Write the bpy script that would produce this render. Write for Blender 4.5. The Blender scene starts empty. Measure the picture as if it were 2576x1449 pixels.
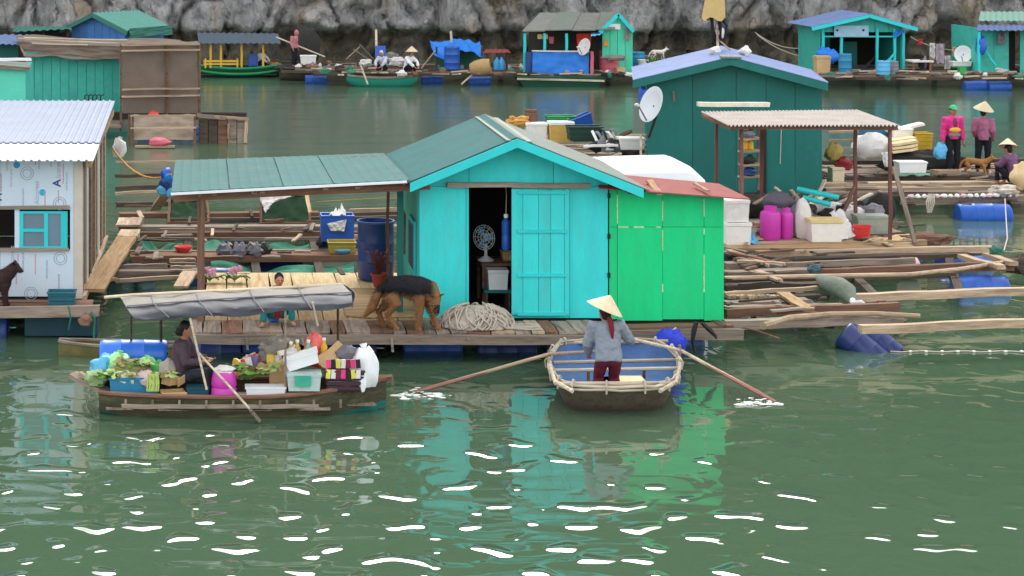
import bpy, bmesh, math, random
from mathutils import Vector, Matrix, Quaternion, noise
R = math.radians
random.seed(7)
scene = bpy.context.scene

# ------------------------------------------------------------------ camera
# level camera on the deck of a tour boat, lens shifted down to the water
F, U0, V0, H = 5100.0, 560.0, -180.0, 6.2       # focal length / principal point on a 2576 x 1449 frame
cam_d = bpy.data.cameras.new('camera')
cam = bpy.data.objects.new('camera', cam_d)
scene.collection.objects.link(cam)
cam.location = (0, 0, H)
cam.rotation_euler = (R(90), 0, 0)
cam_d.sensor_width = 36
cam_d.lens = F / 2576 * 36
cam_d.shift_x = (1288 - U0) / 2576
cam_d.shift_y = -(724.5 - V0) / 2576
cam_d.clip_end = 2000
scene.camera = cam

# ------------------------------------------------------------------ sky, sun, exposure
SUN_FROM = Vector((math.sin(R(7)) * math.cos(R(37)), math.cos(R(7)) * math.cos(R(37)), math.sin(R(37))))   # hazy sun over the cliff
elev = math.asin(SUN_FROM.z)
world = bpy.data.worlds.new('World')
scene.world = world
world.use_nodes = True
wn = world.node_tree
wn.nodes.clear()
sky = wn.nodes.new('ShaderNodeTexSky')
sky.sky_type = 'NISHITA'
sky.sun_disc = False
sky.sun_elevation = elev
sky.sun_rotation = math.atan2(SUN_FROM.x, SUN_FROM.y)
sky.air_density = 1.6
sky.dust_density = 4.0
hs = wn.nodes.new('ShaderNodeHueSaturation')
hs.inputs['Saturation'].default_value = 0.32      # thin even overcast
bg = wn.nodes.new('ShaderNodeBackground')
bg.inputs['Strength'].default_value = 0.15
wo = wn.nodes.new('ShaderNodeOutputWorld')
wn.links.new(sky.outputs[0], hs.inputs['Color'])
ov = wn.nodes.new('ShaderNodeMix'); ov.data_type = 'RGBA'       # even cloud veil over the whole dome
ov.inputs[0].default_value = 0.55
ov.inputs[7].default_value = (5.2, 5.4, 5.7, 1)
wn.links.new(hs.outputs[0], ov.inputs[6])
wn.links.new(ov.outputs[2], bg.inputs[0])
wn.links.new(bg.outputs[0], wo.inputs[0])
sd = bpy.data.lights.new('sun', 'SUN')
sd.energy = 0.7
sd.angle = R(20)
sd.color = (1.0, 0.95, 0.88)
sun = bpy.data.objects.new('sun', sd)
scene.collection.objects.link(sun)
sun.location = (10, 60, 60)
sun.rotation_euler = (-SUN_FROM).to_track_quat('-Z', 'Y').to_euler()
scene.view_settings.view_transform = 'Standard'
scene.view_settings.look = 'None'
scene.view_settings.gamma = 1
scene.view_settings.exposure = 1.35
scene.view_settings.use_curve_mapping = False
scene.cycles.max_bounces = 6
scene.cycles.use_denoising = True

# ------------------------------------------------------------------ places
def X(u, Y): return (u - U0) * Y / F
def Z(v, Y): return H - (v - V0) * Y / F
def DEP(v, z): return F * (H - z) / (v - V0)
def P(u, v, Y): return Vector((X(u, Y), Y, Z(v, Y)))
def G(u, v, z):
    Y = DEP(v, z)
    return Vector((X(u, Y), Y, z))
V = Vector

# ------------------------------------------------------------------ materials
def lin(c):
    c /= 255.0
    return c / 12.92 if c <= 0.04045 else ((c + 0.055) / 1.055) ** 2.4
def C(r, g, b): return (lin(r), lin(g), lin(b), 1)
MATS = {}
def nd(nt, t, **k):
    n = nt.nodes.new(t)
    for a, b in k.items():
        if a in n.inputs: n.inputs[a].default_value = b
        else: setattr(n, a, b)
    return n
def mat(name, col, rough=0.6, var=0.18, scale=6.0, stretch=(1, 1, 1), rnd=0.12, metal=0.0, bump=0.0, dirt=None, dirt_amt=0.5, spec=0.3, fine=30.0, scuff=None):
    if name in MATS: return MATS[name]
    m = bpy.data.materials.new(name); m.use_nodes = True
    nt = m.node_tree; L = nt.links
    b = nt.nodes['Principled BSDF']
    b.inputs['Roughness'].default_value = rough
    b.inputs['Metallic'].default_value = metal
    b.inputs['Specular IOR Level'].default_value = spec
    c = C(*col)
    tc = nd(nt, 'ShaderNodeTexCoord'); mp = nd(nt, 'ShaderNodeMapping', Scale=stretch)
    L.new(tc.outputs['Object'], mp.inputs[0])
    oi = nd(nt, 'ShaderNodeObjectInfo')
    ad = nd(nt, 'ShaderNodeVectorMath', operation='ADD')
    sc = nd(nt, 'ShaderNodeVectorMath', operation='SCALE', Scale=37.0)
    L.new(oi.outputs['Random'], sc.inputs[0]); L.new(mp.outputs[0], ad.inputs[0]); L.new(sc.outputs[0], ad.inputs[1])
    n1 = nd(nt, 'ShaderNodeTexNoise', Scale=scale, Detail=6.0, Roughness=0.65)
    n2 = nd(nt, 'ShaderNodeTexNoise', Scale=fine, Detail=3.0)
    L.new(ad.outputs[0], n1.inputs['Vector']); L.new(ad.outputs[0], n2.inputs['Vector'])
    mx = nd(nt, 'ShaderNodeMath', operation='MULTIPLY_ADD'); mx.inputs[1].default_value = 0.35
    L.new(n2.outputs['Fac'], mx.inputs[0]); L.new(n1.outputs['Fac'], mx.inputs[2])
    mr = nd(nt, 'ShaderNodeMapRange'); mr.inputs[1].default_value = 0.38; mr.inputs[2].default_value = 0.98
    mr.inputs[3].default_value = 1 - var; mr.inputs[4].default_value = 1 + var
    L.new(mx.outputs[0], mr.inputs[0])
    ov = nd(nt, 'ShaderNodeMapRange'); ov.inputs[3].default_value = 1 - rnd; ov.inputs[4].default_value = 1 + rnd
    L.new(oi.outputs['Random'], ov.inputs[0])
    mu = nd(nt, 'ShaderNodeMath', operation='MULTIPLY'); L.new(mr.outputs[0], mu.inputs[0]); L.new(ov.outputs[0], mu.inputs[1])
    vm = nd(nt, 'ShaderNodeVectorMath', operation='SCALE'); vm.inputs[0].default_value = c[:3]
    L.new(mu.outputs[0], vm.inputs['Scale'])
    out = vm.outputs[0]
    if dirt:
        n3 = nd(nt, 'ShaderNodeTexNoise', Scale=scale * 0.6, Detail=8.0, Roughness=0.7)
        L.new(ad.outputs[0], n3.inputs['Vector'])
        dr = nd(nt, 'ShaderNodeMapRange'); dr.inputs[1].default_value = 0.5; dr.inputs[2].default_value = 0.72; dr.inputs[4].default_value = dirt_amt
        L.new(n3.outputs['Fac'], dr.inputs[0])
        mi = nd(nt, 'ShaderNodeMix', data_type='RGBA'); mi.inputs[7].default_value = C(*dirt)
        L.new(dr.outputs[0], mi.inputs[0]); L.new(out, mi.inputs[6]); out = mi.outputs[2]
    if scuff:
        n4 = nd(nt, 'ShaderNodeTexNoise', Scale=scale * 2.6, Detail=9.0, Roughness=0.75, Distortion=0.6); L.new(ad.outputs[0], n4.inputs['Vector'])
        sr = nd(nt, 'ShaderNodeMapRange'); sr.inputs[1].default_value = 0.60; sr.inputs[2].default_value = 0.68; sr.inputs[4].default_value = 0.6; L.new(n4.outputs['Fac'], sr.inputs[0])
        m4 = nd(nt, 'ShaderNodeMix', data_type='RGBA'); m4.inputs[7].default_value = C(*scuff); L.new(sr.outputs[0], m4.inputs[0]); L.new(out, m4.inputs[6]); out = m4.outputs[2]
    L.new(out, b.inputs['Base Color'])
    if bump:
        bp = nd(nt, 'ShaderNodeBump', Strength=1.0, Distance=bump)
        L.new(mx.outputs[0], bp.inputs['Height']); L.new(bp.outputs[0], b.inputs['Normal'])
    MATS[name] = m
    return m
def wood(name, col, dark, rnd=0.22):
    return mat(name, col, 0.85, 0.4, 3.4, (0.4, 5, 5), rnd, dirt=dark, dirt_amt=0.9, bump=0.01, spec=0.15, fine=14.0, scuff=tuple(int(c * 0.55) for c in dark))
W_GREY = wood('weathered grey wood', (146, 130, 116), (78, 68, 60))
W_PALE = wood('pale dry wood', (178, 154, 128), (112, 92, 76))
W_TAN = wood('fresh tan plank', (170, 140, 104), (122, 98, 74), 0.1)
W_CREAM = wood('cream plywood board', (206, 180, 138), (176, 142, 102), 0.06)
W_BROWN = wood('brown timber', (126, 94, 76), (76, 56, 46))
W_DARK = wood('dark wet timber', (82, 72, 62), (42, 40, 36))
W_RED = wood('reddish painted wood', (116, 82, 76), (84, 62, 56))
BAMBOO = wood('bleached bamboo', (206, 190, 164), (128, 108, 90), 0.15)
TURQ = mat('turquoise paint', (58, 212, 208), 0.6, 0.12, 2.2, (2.2, 2.2, 0.5), rnd=0.05, dirt=(92, 178, 172), dirt_amt=0.6, bump=0.005, scuff=(116, 190, 184))
TURQ2 = mat('turquoise trim paint', (52, 204, 204), 0.5, 0.10, 4.0, rnd=0.06)
TEAL = mat('dark teal paint', (34, 110, 102), 0.6, 0.14, 1.4, (1.6, 1.6, 0.5), rnd=0.05, dirt=(46, 92, 90), dirt_amt=0.6, scuff=(70, 126, 118))
GREEN = mat('bright green paint', (22, 210, 130), 0.6, 0.12, 1.8, (2.2, 2.2, 0.5), rnd=0.06, dirt=(48, 186, 120), dirt_amt=0.5, bump=0.005, scuff=(80, 188, 136))
FTEAL = mat('faded teal paint', (72, 186, 168), 0.6, 0.16, 2.5, rnd=0.06, dirt=(60, 140, 130), dirt_amt=0.6, scuff=(120, 190, 176))
WHITE = mat('white plastic', (236, 236, 236), 0.5, 0.06, 4.0, rnd=0.05)
FOAM = mat('white foam', (238, 234, 226), 0.8, 0.08, 8.0, rnd=0.06, dirt=(200, 190, 170), dirt_amt=0.3)
YFOAM = mat('yellowed foam', (224, 180, 96), 0.8, 0.14, 6.0, rnd=0.1, dirt=(190, 140, 70), dirt_amt=0.4)
BLUE = mat('blue plastic', (40, 92, 180), 0.45, 0.2, 4.0, rnd=0.12, dirt=(44, 66, 112), dirt_amt=0.5, spec=0.45)
DBLUE = mat('dark blue plastic', (36, 66, 128), 0.4, 0.16, 3.0, rnd=0.08, dirt=(50, 60, 90), dirt_amt=0.5, spec=0.45)
TARPB = mat('blue tarpaulin', (46, 124, 214), 0.5, 0.16, 5.0, rnd=0.06)
CRATEB = mat('teal blue crate plastic', (52, 132, 168), 0.45, 0.12, 5.0, rnd=0.1)
MAGENTA = mat('magenta plastic', (204, 62, 172), 0.4, 0.10, 4.0, rnd=0.04, spec=0.45)
RED = mat('red plastic', (222, 66, 62), 0.45, 0.10, 5.0, rnd=0.06)
REDROOF = mat('faded red sheet', (146, 70, 66), 0.6, 0.16, 3.0, rnd=0.04, dirt=(120, 62, 56), dirt_amt=0.5)
PINK = mat('faded pink plastic', (206, 104, 116), 0.5, 0.12, 4.0, rnd=0.08)
BROWNTARP = mat('brown shade net', (122, 106, 94), 0.9, 0.14, 2.0, rnd=0.05, dirt=(104, 90, 80), dirt_amt=0.5)
BEIGETARP = mat('wet beige sheet', (156, 138, 120), 0.8, 0.16, 2.0, rnd=0.08, dirt=(110, 94, 80), dirt_amt=0.6)
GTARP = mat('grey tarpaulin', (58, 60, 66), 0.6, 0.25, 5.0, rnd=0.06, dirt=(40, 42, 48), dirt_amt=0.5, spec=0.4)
CREAMTARP = mat('cream tarpaulin', (136, 130, 120), 0.7, 0.22, 5.0, dirt=(92, 88, 84), dirt_amt=0.5)  # paler cream cloth, used for the canopy top and some bundles
BLACK = mat('black plastic', (34, 34, 36), 0.5, 0.2, 6.0)
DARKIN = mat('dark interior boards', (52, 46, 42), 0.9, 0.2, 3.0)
NETG = mat('green fish net', (58, 122, 98), 0.9, 0.2, 14.0, rnd=0.15, dirt=(52, 84, 70), dirt_amt=0.6)
NETD = mat('dark fish net', (54, 52, 48), 0.95, 0.3, 18.0, rnd=0.2)
ROPE = mat('pale rope', (190, 178, 162), 0.9, 0.25, 20.0, rnd=0.1)
ROPEO = mat('orange rope', (214, 160, 84), 0.9, 0.2, 20.0)
SKIN = mat('tanned skin', (176, 122, 96), 0.6, 0.08, 10.0, rnd=0.06)
HAIR = mat('black hair', (34, 27, 26), 0.5, 0.25, 20.0)
HATM = mat('palm leaf hat', (208, 190, 156), 0.7, 0.14, 9.0, rnd=0.04)
CARD = mat('cardboard', (202, 168, 122), 0.85, 0.1, 5.0, rnd=0.1)
CLOTHW = mat('off white cloth', (218, 212, 206), 0.9, 0.14, 5.0, rnd=0.08, dirt=(180, 170, 164), dirt_amt=0.4)
CLOTHG = mat('grey cloth', (128, 124, 130), 0.9, 0.2, 6.0, rnd=0.1)
LEAF = mat('leafy green', (96, 138, 52), 0.6, 0.25, 14.0, rnd=0.2)
GLASS = mat('dusty window glass', (98, 122, 138), 0.12, 0.08, 3.0, spec=0.6)
SILVER = mat('galvanised sheet', (124, 134, 156), 0.45, 0.12, 2.0, metal=0.2, rnd=0.03, dirt=(112, 124, 142), dirt_amt=0.5, scuff=(150, 150, 150))
ROOFG = mat('grey green roof sheet', (64, 106, 104), 0.75, 0.12, 2.5, rnd=0.06, dirt=(88, 110, 106), dirt_amt=0.7, spec=0.15, scuff=(112, 128, 122))
ROOFP = mat('pale worn roof sheet', (124, 130, 120), 0.6, 0.14, 3.0, rnd=0.06, dirt=(104, 112, 104), dirt_amt=0.5)
ROOFB = mat('blue grey roof sheet', (110, 128, 168), 0.6, 0.12, 3.0, rnd=0.05, dirt=(96, 104, 140), dirt_amt=0.6, scuff=(140, 140, 150))
ASBEST = mat('pale fibre cement sheet', (182, 172, 164), 0.85, 0.16, 3.0, rnd=0.04, dirt=(146, 132, 124), dirt_amt=0.5)
OLDROOF = mat('old grey roofing', (128, 128, 118), 0.9, 0.2, 3.0, rnd=0.1, dirt=(96, 98, 90), dirt_amt=0.6)
WRAP = mat('protective film white sheet', (208, 222, 232), 0.35, 0.06, 1.5, rnd=0.02, dirt=(190, 206, 222), dirt_amt=0.5)
LIME = mat('pale green plastic bag', (156, 222, 150), 0.5, 0.15, 8.0, rnd=0.1)
SKYB = mat('light blue plastic bag', (96, 176, 216), 0.5, 0.15, 8.0, rnd=0.08)
YELLOW = mat('yellow paint', (226, 176, 60), 0.6, 0.14, 5.0, rnd=0.08)
BOATG = mat('green boat paint', (36, 140, 84), 0.55, 0.15, 4.0, rnd=0.05, dirt=(30, 96, 66), dirt_amt=0.5)

# ------------------------------------------------------------------ mesh builder
COL = scene.collection
WM = {}
def orth(d):
    d = d.normalized()
    a = V((0, 0, 1)) if abs(d.z) < 0.9 else V((1, 0, 0))
    x = a.cross(d).normalized()
    return x, d.cross(x).normalized(), d
class MB:
    def __init__(s): s.v = []; s.f = []
    def add(s, vs, fs):
        o = len(s.v); s.v += [V(p) for p in vs]; s.f += [tuple(i + o for i in f) for f in fs]; return s
    def hexa(s, p): return s.add(p, [(0, 3, 2, 1), (4, 5, 6, 7), (0, 1, 5, 4), (1, 2, 6, 5), (2, 3, 7, 6), (3, 0, 4, 7)])
    def boxw(s, x0, x1, y0, y1, z0, z1):
        return s.hexa([(x0, y0, z0), (x1, y0, z0), (x1, y1, z0), (x0, y1, z0), (x0, y0, z1), (x1, y0, z1), (x1, y1, z1), (x0, y1, z1)])
    def box(s, c, size, rz=0, rx=0, ry=0, taper=1.0):
        m = Matrix.Rotation(rz, 3, 'Z') @ Matrix.Rotation(ry, 3, 'Y') @ Matrix.Rotation(rx, 3, 'X')
        hx, hy, hz = size[0] / 2, size[1] / 2, size[2] / 2
        ps = []
        for z, t in ((-hz, taper), (hz, 1.0)):
            for x, y in ((-hx, -hy), (hx, -hy), (hx, hy), (-hx, hy)): ps.append(V(c) + m @ V((x * t, y * t, z)))
        return s.hexa(ps)
    def beam(s, p, q, w, h, up=(0, 0, 1)):
        p, q = V(p), V(q); d = (q - p).normalized(); y = V(up).cross(d).normalized(); z = d.cross(y)
        y *= w / 2; z *= h / 2
        return s.hexa([p - y - z, q - y - z, q + y - z, p + y - z, p - y + z, q - y + z, q + y + z, p + y + z])
    def tube(s, pts, rad, n=7, cap=True, flat=1.0):
        pts = [V(p) for p in pts]
        if not hasattr(rad, '__len__'): rad = [rad] * len(pts)
        k = len(pts); rings = []; xa = None
        for i, p in enumerate(pts):
            d = (pts[min(i + 1, k - 1)] - pts[max(i - 1, 0)])
            if d.length < 1e-9: d = V((0, 0, 1))
            d.normalize()
            if xa is None: xa = orth(d)[0]
            xa = xa - d * xa.dot(d)
            if xa.length < 1e-6: xa = orth(d)[0]
            xa.normalize(); ya = d.cross(xa)
            rings += [p + (xa * math.cos(6.28319 * j / n) + ya * flat * math.sin(6.28319 * j / n)) * rad[i] for j in range(n)]
        fs = [(i * n + j, i * n + (j + 1) % n, (i + 1) * n + (j + 1) % n, (i + 1) * n + j) for i in range(k - 1) for j in range(n)]
        if cap: fs += [tuple(range(n - 1, -1, -1)), tuple((k - 1) * n + j for j in range(n))]
        return s.add(rings, fs)
    def lathe(s, prof, base, n=16, axis=(0, 0, 1), sx=1.0, sy=1.0, cap=True):
        x, y, d = orth(V(axis)); base = V(base); vs = []; k = len(prof)
        for r, z in prof:
            vs += [base + d * z + x * (r * sx * math.cos(6.28319 * j / n)) + y * (r * sy * math.sin(6.28319 * j / n)) for j in range(n)]
        fs = [(i * n + j, i * n + (j + 1) % n, (i + 1) * n + (j + 1) % n, (i + 1) * n + j) for i in range(k - 1) for j in range(n)]
        if cap: fs += [tuple(range(n - 1, -1, -1)), tuple((k - 1) * n + j for j in range(n))]
        return s.add(vs, fs)
    def grid(s, fn, nu, nv, thick=None):
        vs = [V(fn(i / nu, j / nv)) for j in range(nv + 1) for i in range(nu + 1)]
        w = nu + 1
        fs = [(j * w + i, j * w + i + 1, (j + 1) * w + i + 1, (j + 1) * w + i) for j in range(nv) for i in range(nu)]
        if thick is None: return s.add(vs, fs)
        t = V(thick); n = len(vs)
        vs2 = vs + [p + t for p in vs]
        fs2 = fs + [tuple(n + i for i in reversed(f)) for f in fs]
        edge = [i for i in range(w)] + [j * w + nu for j in range(1, nv + 1)] + [nv * w + i for i in range(nu - 1, -1, -1)] + [j * w for j in range(nv - 1, 0, -1)]
        for a, b in zip(edge, edge[1:] + edge[:1]): fs2.append((b, a, a + n, b + n))
        return s.add(vs2, fs2)
    def blob(s, c, r, seed=0, amp=0.25, freq=1.6, nu=14, nv=9, flatb=None, rz=0):
        c = V(c); r = V(r) if hasattr(r, '__len__') else V((r, r, r)); vs = []; off = V((seed * 7.3, seed * 3.1, seed * 1.7))
        ca, sa = math.cos(rz), math.sin(rz)
        for j in range(nv + 1):
            t = math.pi * j / nv
            for i in range(nu):
                a = 6.28319 * i / nu
                d = V((math.sin(t) * math.cos(a), math.sin(t) * math.sin(a), -math.cos(t)))
                k = 1 + amp * noise.noise(d * freq + off) + amp * 0.5 * noise.noise(d * freq * 2.7 + off)
                p = V((d.x * r.x * k, d.y * r.y * k, d.z * r.z * k))
                p = V((p.x * ca - p.y * sa, p.x * sa + p.y * ca, p.z))
                if flatb is not None: p.z = max(p.z, flatb)
                vs.append(c + p)
        fs = [(j * nu + i, j * nu + (i + 1) % nu, (j + 1) * nu + (i + 1) % nu, (j + 1) * nu + i) for j in range(nv) for i in range(nu)]
        return s.add(vs, fs)
    def prism(s, poly, off):
        n = len(poly); o = V(off); vs = [V(p) for p in poly] + [V(p) + o for p in poly]
        return s.add(vs, [tuple(range(n - 1, -1, -1)), tuple(range(n, 2 * n))] + [(i, (i + 1) % n, n + (i + 1) % n, n + i) for i in range(n)])
    def build(s, name, m, parent=None, label=None, cat=None, group=None, kind=None, sharp=38, origin=None, remesh=None):
        if origin is None:
            lo = V((min(p.x for p in s.v), min(p.y for p in s.v), min(p.z for p in s.v))); hi = V((max(p.x for p in s.v), max(p.y for p in s.v), max(p.z for p in s.v)))
            origin = V(((lo.x + hi.x) / 2, (lo.y + hi.y) / 2, lo.z))
        me = bpy.data.meshes.new(name)
        me.from_pydata([tuple(p - V(origin)) for p in s.v], [], s.f)
        me.validate(); me.update()
        me.polygons.foreach_set('use_smooth', [True] * len(me.polygons))
        if not remesh: me.set_sharp_from_angle(angle=R(sharp))
        if isinstance(m, (list, tuple)):
            for k in m: me.materials.append(k)
        else: me.materials.append(m)
        o = link(name, me, Matrix.Translation(V(origin)), parent)
        if remesh:
            md = o.modifiers.new('remesh', 'REMESH'); md.mode = 'VOXEL'; md.voxel_size = remesh; md.use_smooth_shade = True
            sm = o.modifiers.new('smooth', 'SMOOTH'); sm.iterations = 3; sm.factor = 0.5
        tag(o, label, cat, group, kind)
        return o
def link(name, data, world, parent=None):
    o = bpy.data.objects.new(name, data); COL.objects.link(o); WM[o.name] = world.copy()
    if parent is not None:
        o.parent = parent; o.matrix_local = WM[parent.name].inverted() @ world
    else: o.matrix_local = world
    return o
def tag(o, label=None, cat=None, group=None, kind=None):
    if label: o['label'] = label
    if cat: o['category'] = cat
    if group: o['group'] = group
    if kind: o['kind'] = kind
    return o
def thing(name, label, cat, loc, rz=0, group=None):
    o = link(name, None, Matrix.Translation(V(loc)) @ Matrix.Rotation(rz, 4, 'Z'))
    o.empty_display_size = 0.2
    return tag(o, label, cat, group)
PLANKS = {}
def plank(parent, name, p, q, w, h, m, up=(0, 0, 1), seg=4, jit=0.012, label=None, cat=None, group=None, rnd=True):
    """a board of its own with x along its length"""
    p, q = V(p), V(q); d = q - p; ln = d.length; d.normalize()
    y = V(up).cross(d)
    if y.length < 1e-4: y = V((0, 1, 0)).cross(d)
    y.normalize(); z = d.cross(y)
    k = random.randint(0, 3)
    key = (round(ln, 2), round(w, 3), round(h, 3), seg, round(jit, 3), k)
    if key in PLANKS: me = PLANKS[key].copy(); me.materials.clear()
    else:
        vs = []; b = 0
        for i in range(seg + 1):
            t = (i / seg - 0.5) * ln
            jy, jz = random.uniform(-jit, jit), random.uniform(-jit, jit) * 0.7
            sw = 1 + random.uniform(-0.07, 0.07)
            for a, c in ((-1, -1), (1, -1), (1, 1), (-1, 1)):
                e = random.uniform(-jit, jit) * 1.5 if i in (0, seg) else 0
                vs.append((t + e, a * w / 2 * sw + jy, c * h / 2 + jz))
        fs = [(i * 4 + j, i * 4 + (j + 1) % 4, i * 4 + 4 + (j + 1) % 4, i * 4 + 4 + j) for i in range(seg) for j in range(4)]
        fs = [tuple(reversed(f)) for f in fs] + [(0, 1, 2, 3), tuple(seg * 4 + j for j in (3, 2, 1, 0))]
        fs = [tuple(reversed(f)) for f in fs]
        me = bpy.data.meshes.new(name); me.from_pydata(vs, [], fs); me.update()
        PLANKS[key] = me
    me.name = name
    me.materials.append(m)
    M = Matrix(((d.x, y.x, z.x, (p.x + q.x) / 2), (d.y, y.y, z.y, (p.y + q.y) / 2), (d.z, y.z, z.z, (p.z + q.z) / 2), (0, 0, 0, 1)))
    o = link(name, me, M, parent)
    tag(o, label, cat, group)
    return o
def pole(parent, name, pts, r, m, n=7, wob=0.0, **k):
    pts = [V(p) for p in pts]
    if len(pts) == 2:
        a, b = pts; pts = [a.lerp(b, t / 5) + V((random.uniform(-wob, wob), random.uniform(-wob, wob), random.uniform(-wob, wob))) for t in range(6)]
    if not hasattr(r, '__len__'): r = [r * (1 + random.uniform(-0.1, 0.1)) for _ in pts]
    return MB().tube(pts, r, n).build(name, m, parent, **k)
def sag(a, b, drop, n=10):
    a, b = V(a), V(b)
    return [a.lerp(b, i / n) - V((0, 0, drop * 4 * (i / n) * (1 - i / n))) for i in range(n + 1)]
# ================================================================== water
WA, WB, WH = 0.016, 0.0010, 0.027
def make_water():
    m = bpy.data.materials.new('green bay water'); m.use_nodes = True
    nt = m.node_tree; L = nt.links; b = nt.nodes['Principled BSDF']
    b.inputs['Base Color'].default_value = (0.064, 0.112, 0.064, 1)
    b.inputs['Roughness'].default_value = 0.04
    b.inputs['IOR'].default_value = 1.9
    tc = nd(nt, 'ShaderNodeTexCoord')
    def nz(sx, sy, det, w, rough=0.5):
        mp = nd(nt, 'ShaderNodeMapping', Scale=(sx, sy, 1)); mp.inputs['Location'].default_value = (w, w * 1.7, 0)
        L.new(tc.outputs['Object'], mp.inputs[0])
        n = nd(nt, 'ShaderNodeTexNoise', Scale=1.0, Detail=det, Roughness=rough); L.new(mp.outputs[0], n.inputs['Vector'])
        return n.outputs['Fac']
    def mul(a, k):
        q = nd(nt, 'ShaderNodeMath', operation='MULTIPLY'); L.new(a, q.inputs[0])
        if isinstance(k, float): q.inputs[1].default_value = k
        else: L.new(k, q.inputs[1])
        return q.outputs[0]
    def add(a, c):
        q = nd(nt, 'ShaderNodeMath', operation='ADD'); L.new(a, q.inputs[0]); L.new(c, q.inputs[1]); return q.outputs[0]
    # calmer patches and livelier ones
    pt = nd(nt, 'ShaderNodeMapRange'); pt.inputs[1].default_value = 0.36; pt.inputs[2].default_value = 0.62; pt.inputs[3].default_value = 0.35; pt.inputs[4].default_value = 1.0
    L.new(nz(0.16, 0.10, 1.0, 3.3), pt.inputs[0])
    hm = nd(nt, 'ShaderNodeMapRange', interpolation_type='SMOOTHERSTEP'); hm.inputs[1].default_value = 0.51; hm.inputs[2].default_value = 0.86
    L.new(nz(2.7, 2.7, 0.0, 11.0), hm.inputs[0])                      # isolated little humps of swell
    h = add(add(mul(hm.outputs[0], WH), mul(nz(1.4, 2.6, 0.0, 31.0), WA)), mul(nz(2.4, 5.0, 1.0, 5.0), WB))
    sx_ = nd(nt, 'ShaderNodeSeparateXYZ'); L.new(tc.outputs['Object'], sx_.inputs[0])
    lee = nd(nt, 'ShaderNodeMapRange', interpolation_type='SMOOTHSTEP'); lee.inputs[1].default_value = 4.5; lee.inputs[2].default_value = 9.0; lee.inputs[3].default_value = 1.0; lee.inputs[4].default_value = 0.45
    L.new(sx_.outputs['X'], lee.inputs[0])                              # calmer in the lee of the right hand rafts
    chn = nd(nt, 'ShaderNodeMapRange', interpolation_type='SMOOTHSTEP'); chn.inputs[1].default_value = 29.0; chn.inputs[2].default_value = 46.0; chn.inputs[3].default_value = 1.0; chn.inputs[4].default_value = 0.12
    L.new(sx_.outputs['Y'], chn.inputs[0])                              # sheltered channel between the rafts and the cliff
    rg = nd(nt, 'ShaderNodeMapRange', interpolation_type='SMOOTHSTEP'); rg.inputs[1].default_value = 30.0; rg.inputs[2].default_value = 55.0; rg.inputs[3].default_value = 0.04; rg.inputs[4].default_value = 0.17
    L.new(sx_.outputs['Y'], rg.inputs[0]); L.new(rg.outputs[0], b.inputs['Roughness'])   # cat's-paw ripples in the channel, too fine to model
    h = mul(mul(mul(h, pt.outputs[0]), lee.outputs[0]), chn.outputs[0])
    h = add(add(h, mul(nz(0.2, 0.5, 1.0, 21.0), 0.04)), mul(nz(3.0, 9.0, 1.0, 2.0), 0.0005))
    bp = nd(nt, 'ShaderNodeBump', Strength=1.0, Distance=1.0)
    L.new(h, bp.inputs['Height']); L.new(bp.outputs[0], b.inputs['Normal'])
    return m
WATER = make_water()
wmb = MB()
def wfn(a, b): return (-220 + 440 * a, -60 + 190 * b, 0)
wmb.grid(wfn, 8, 8)
wmb.build('water', WATER, kind='structure', label='calm green bay water with ripples and bright sky glints', origin=(0, 0, 0))

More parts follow.
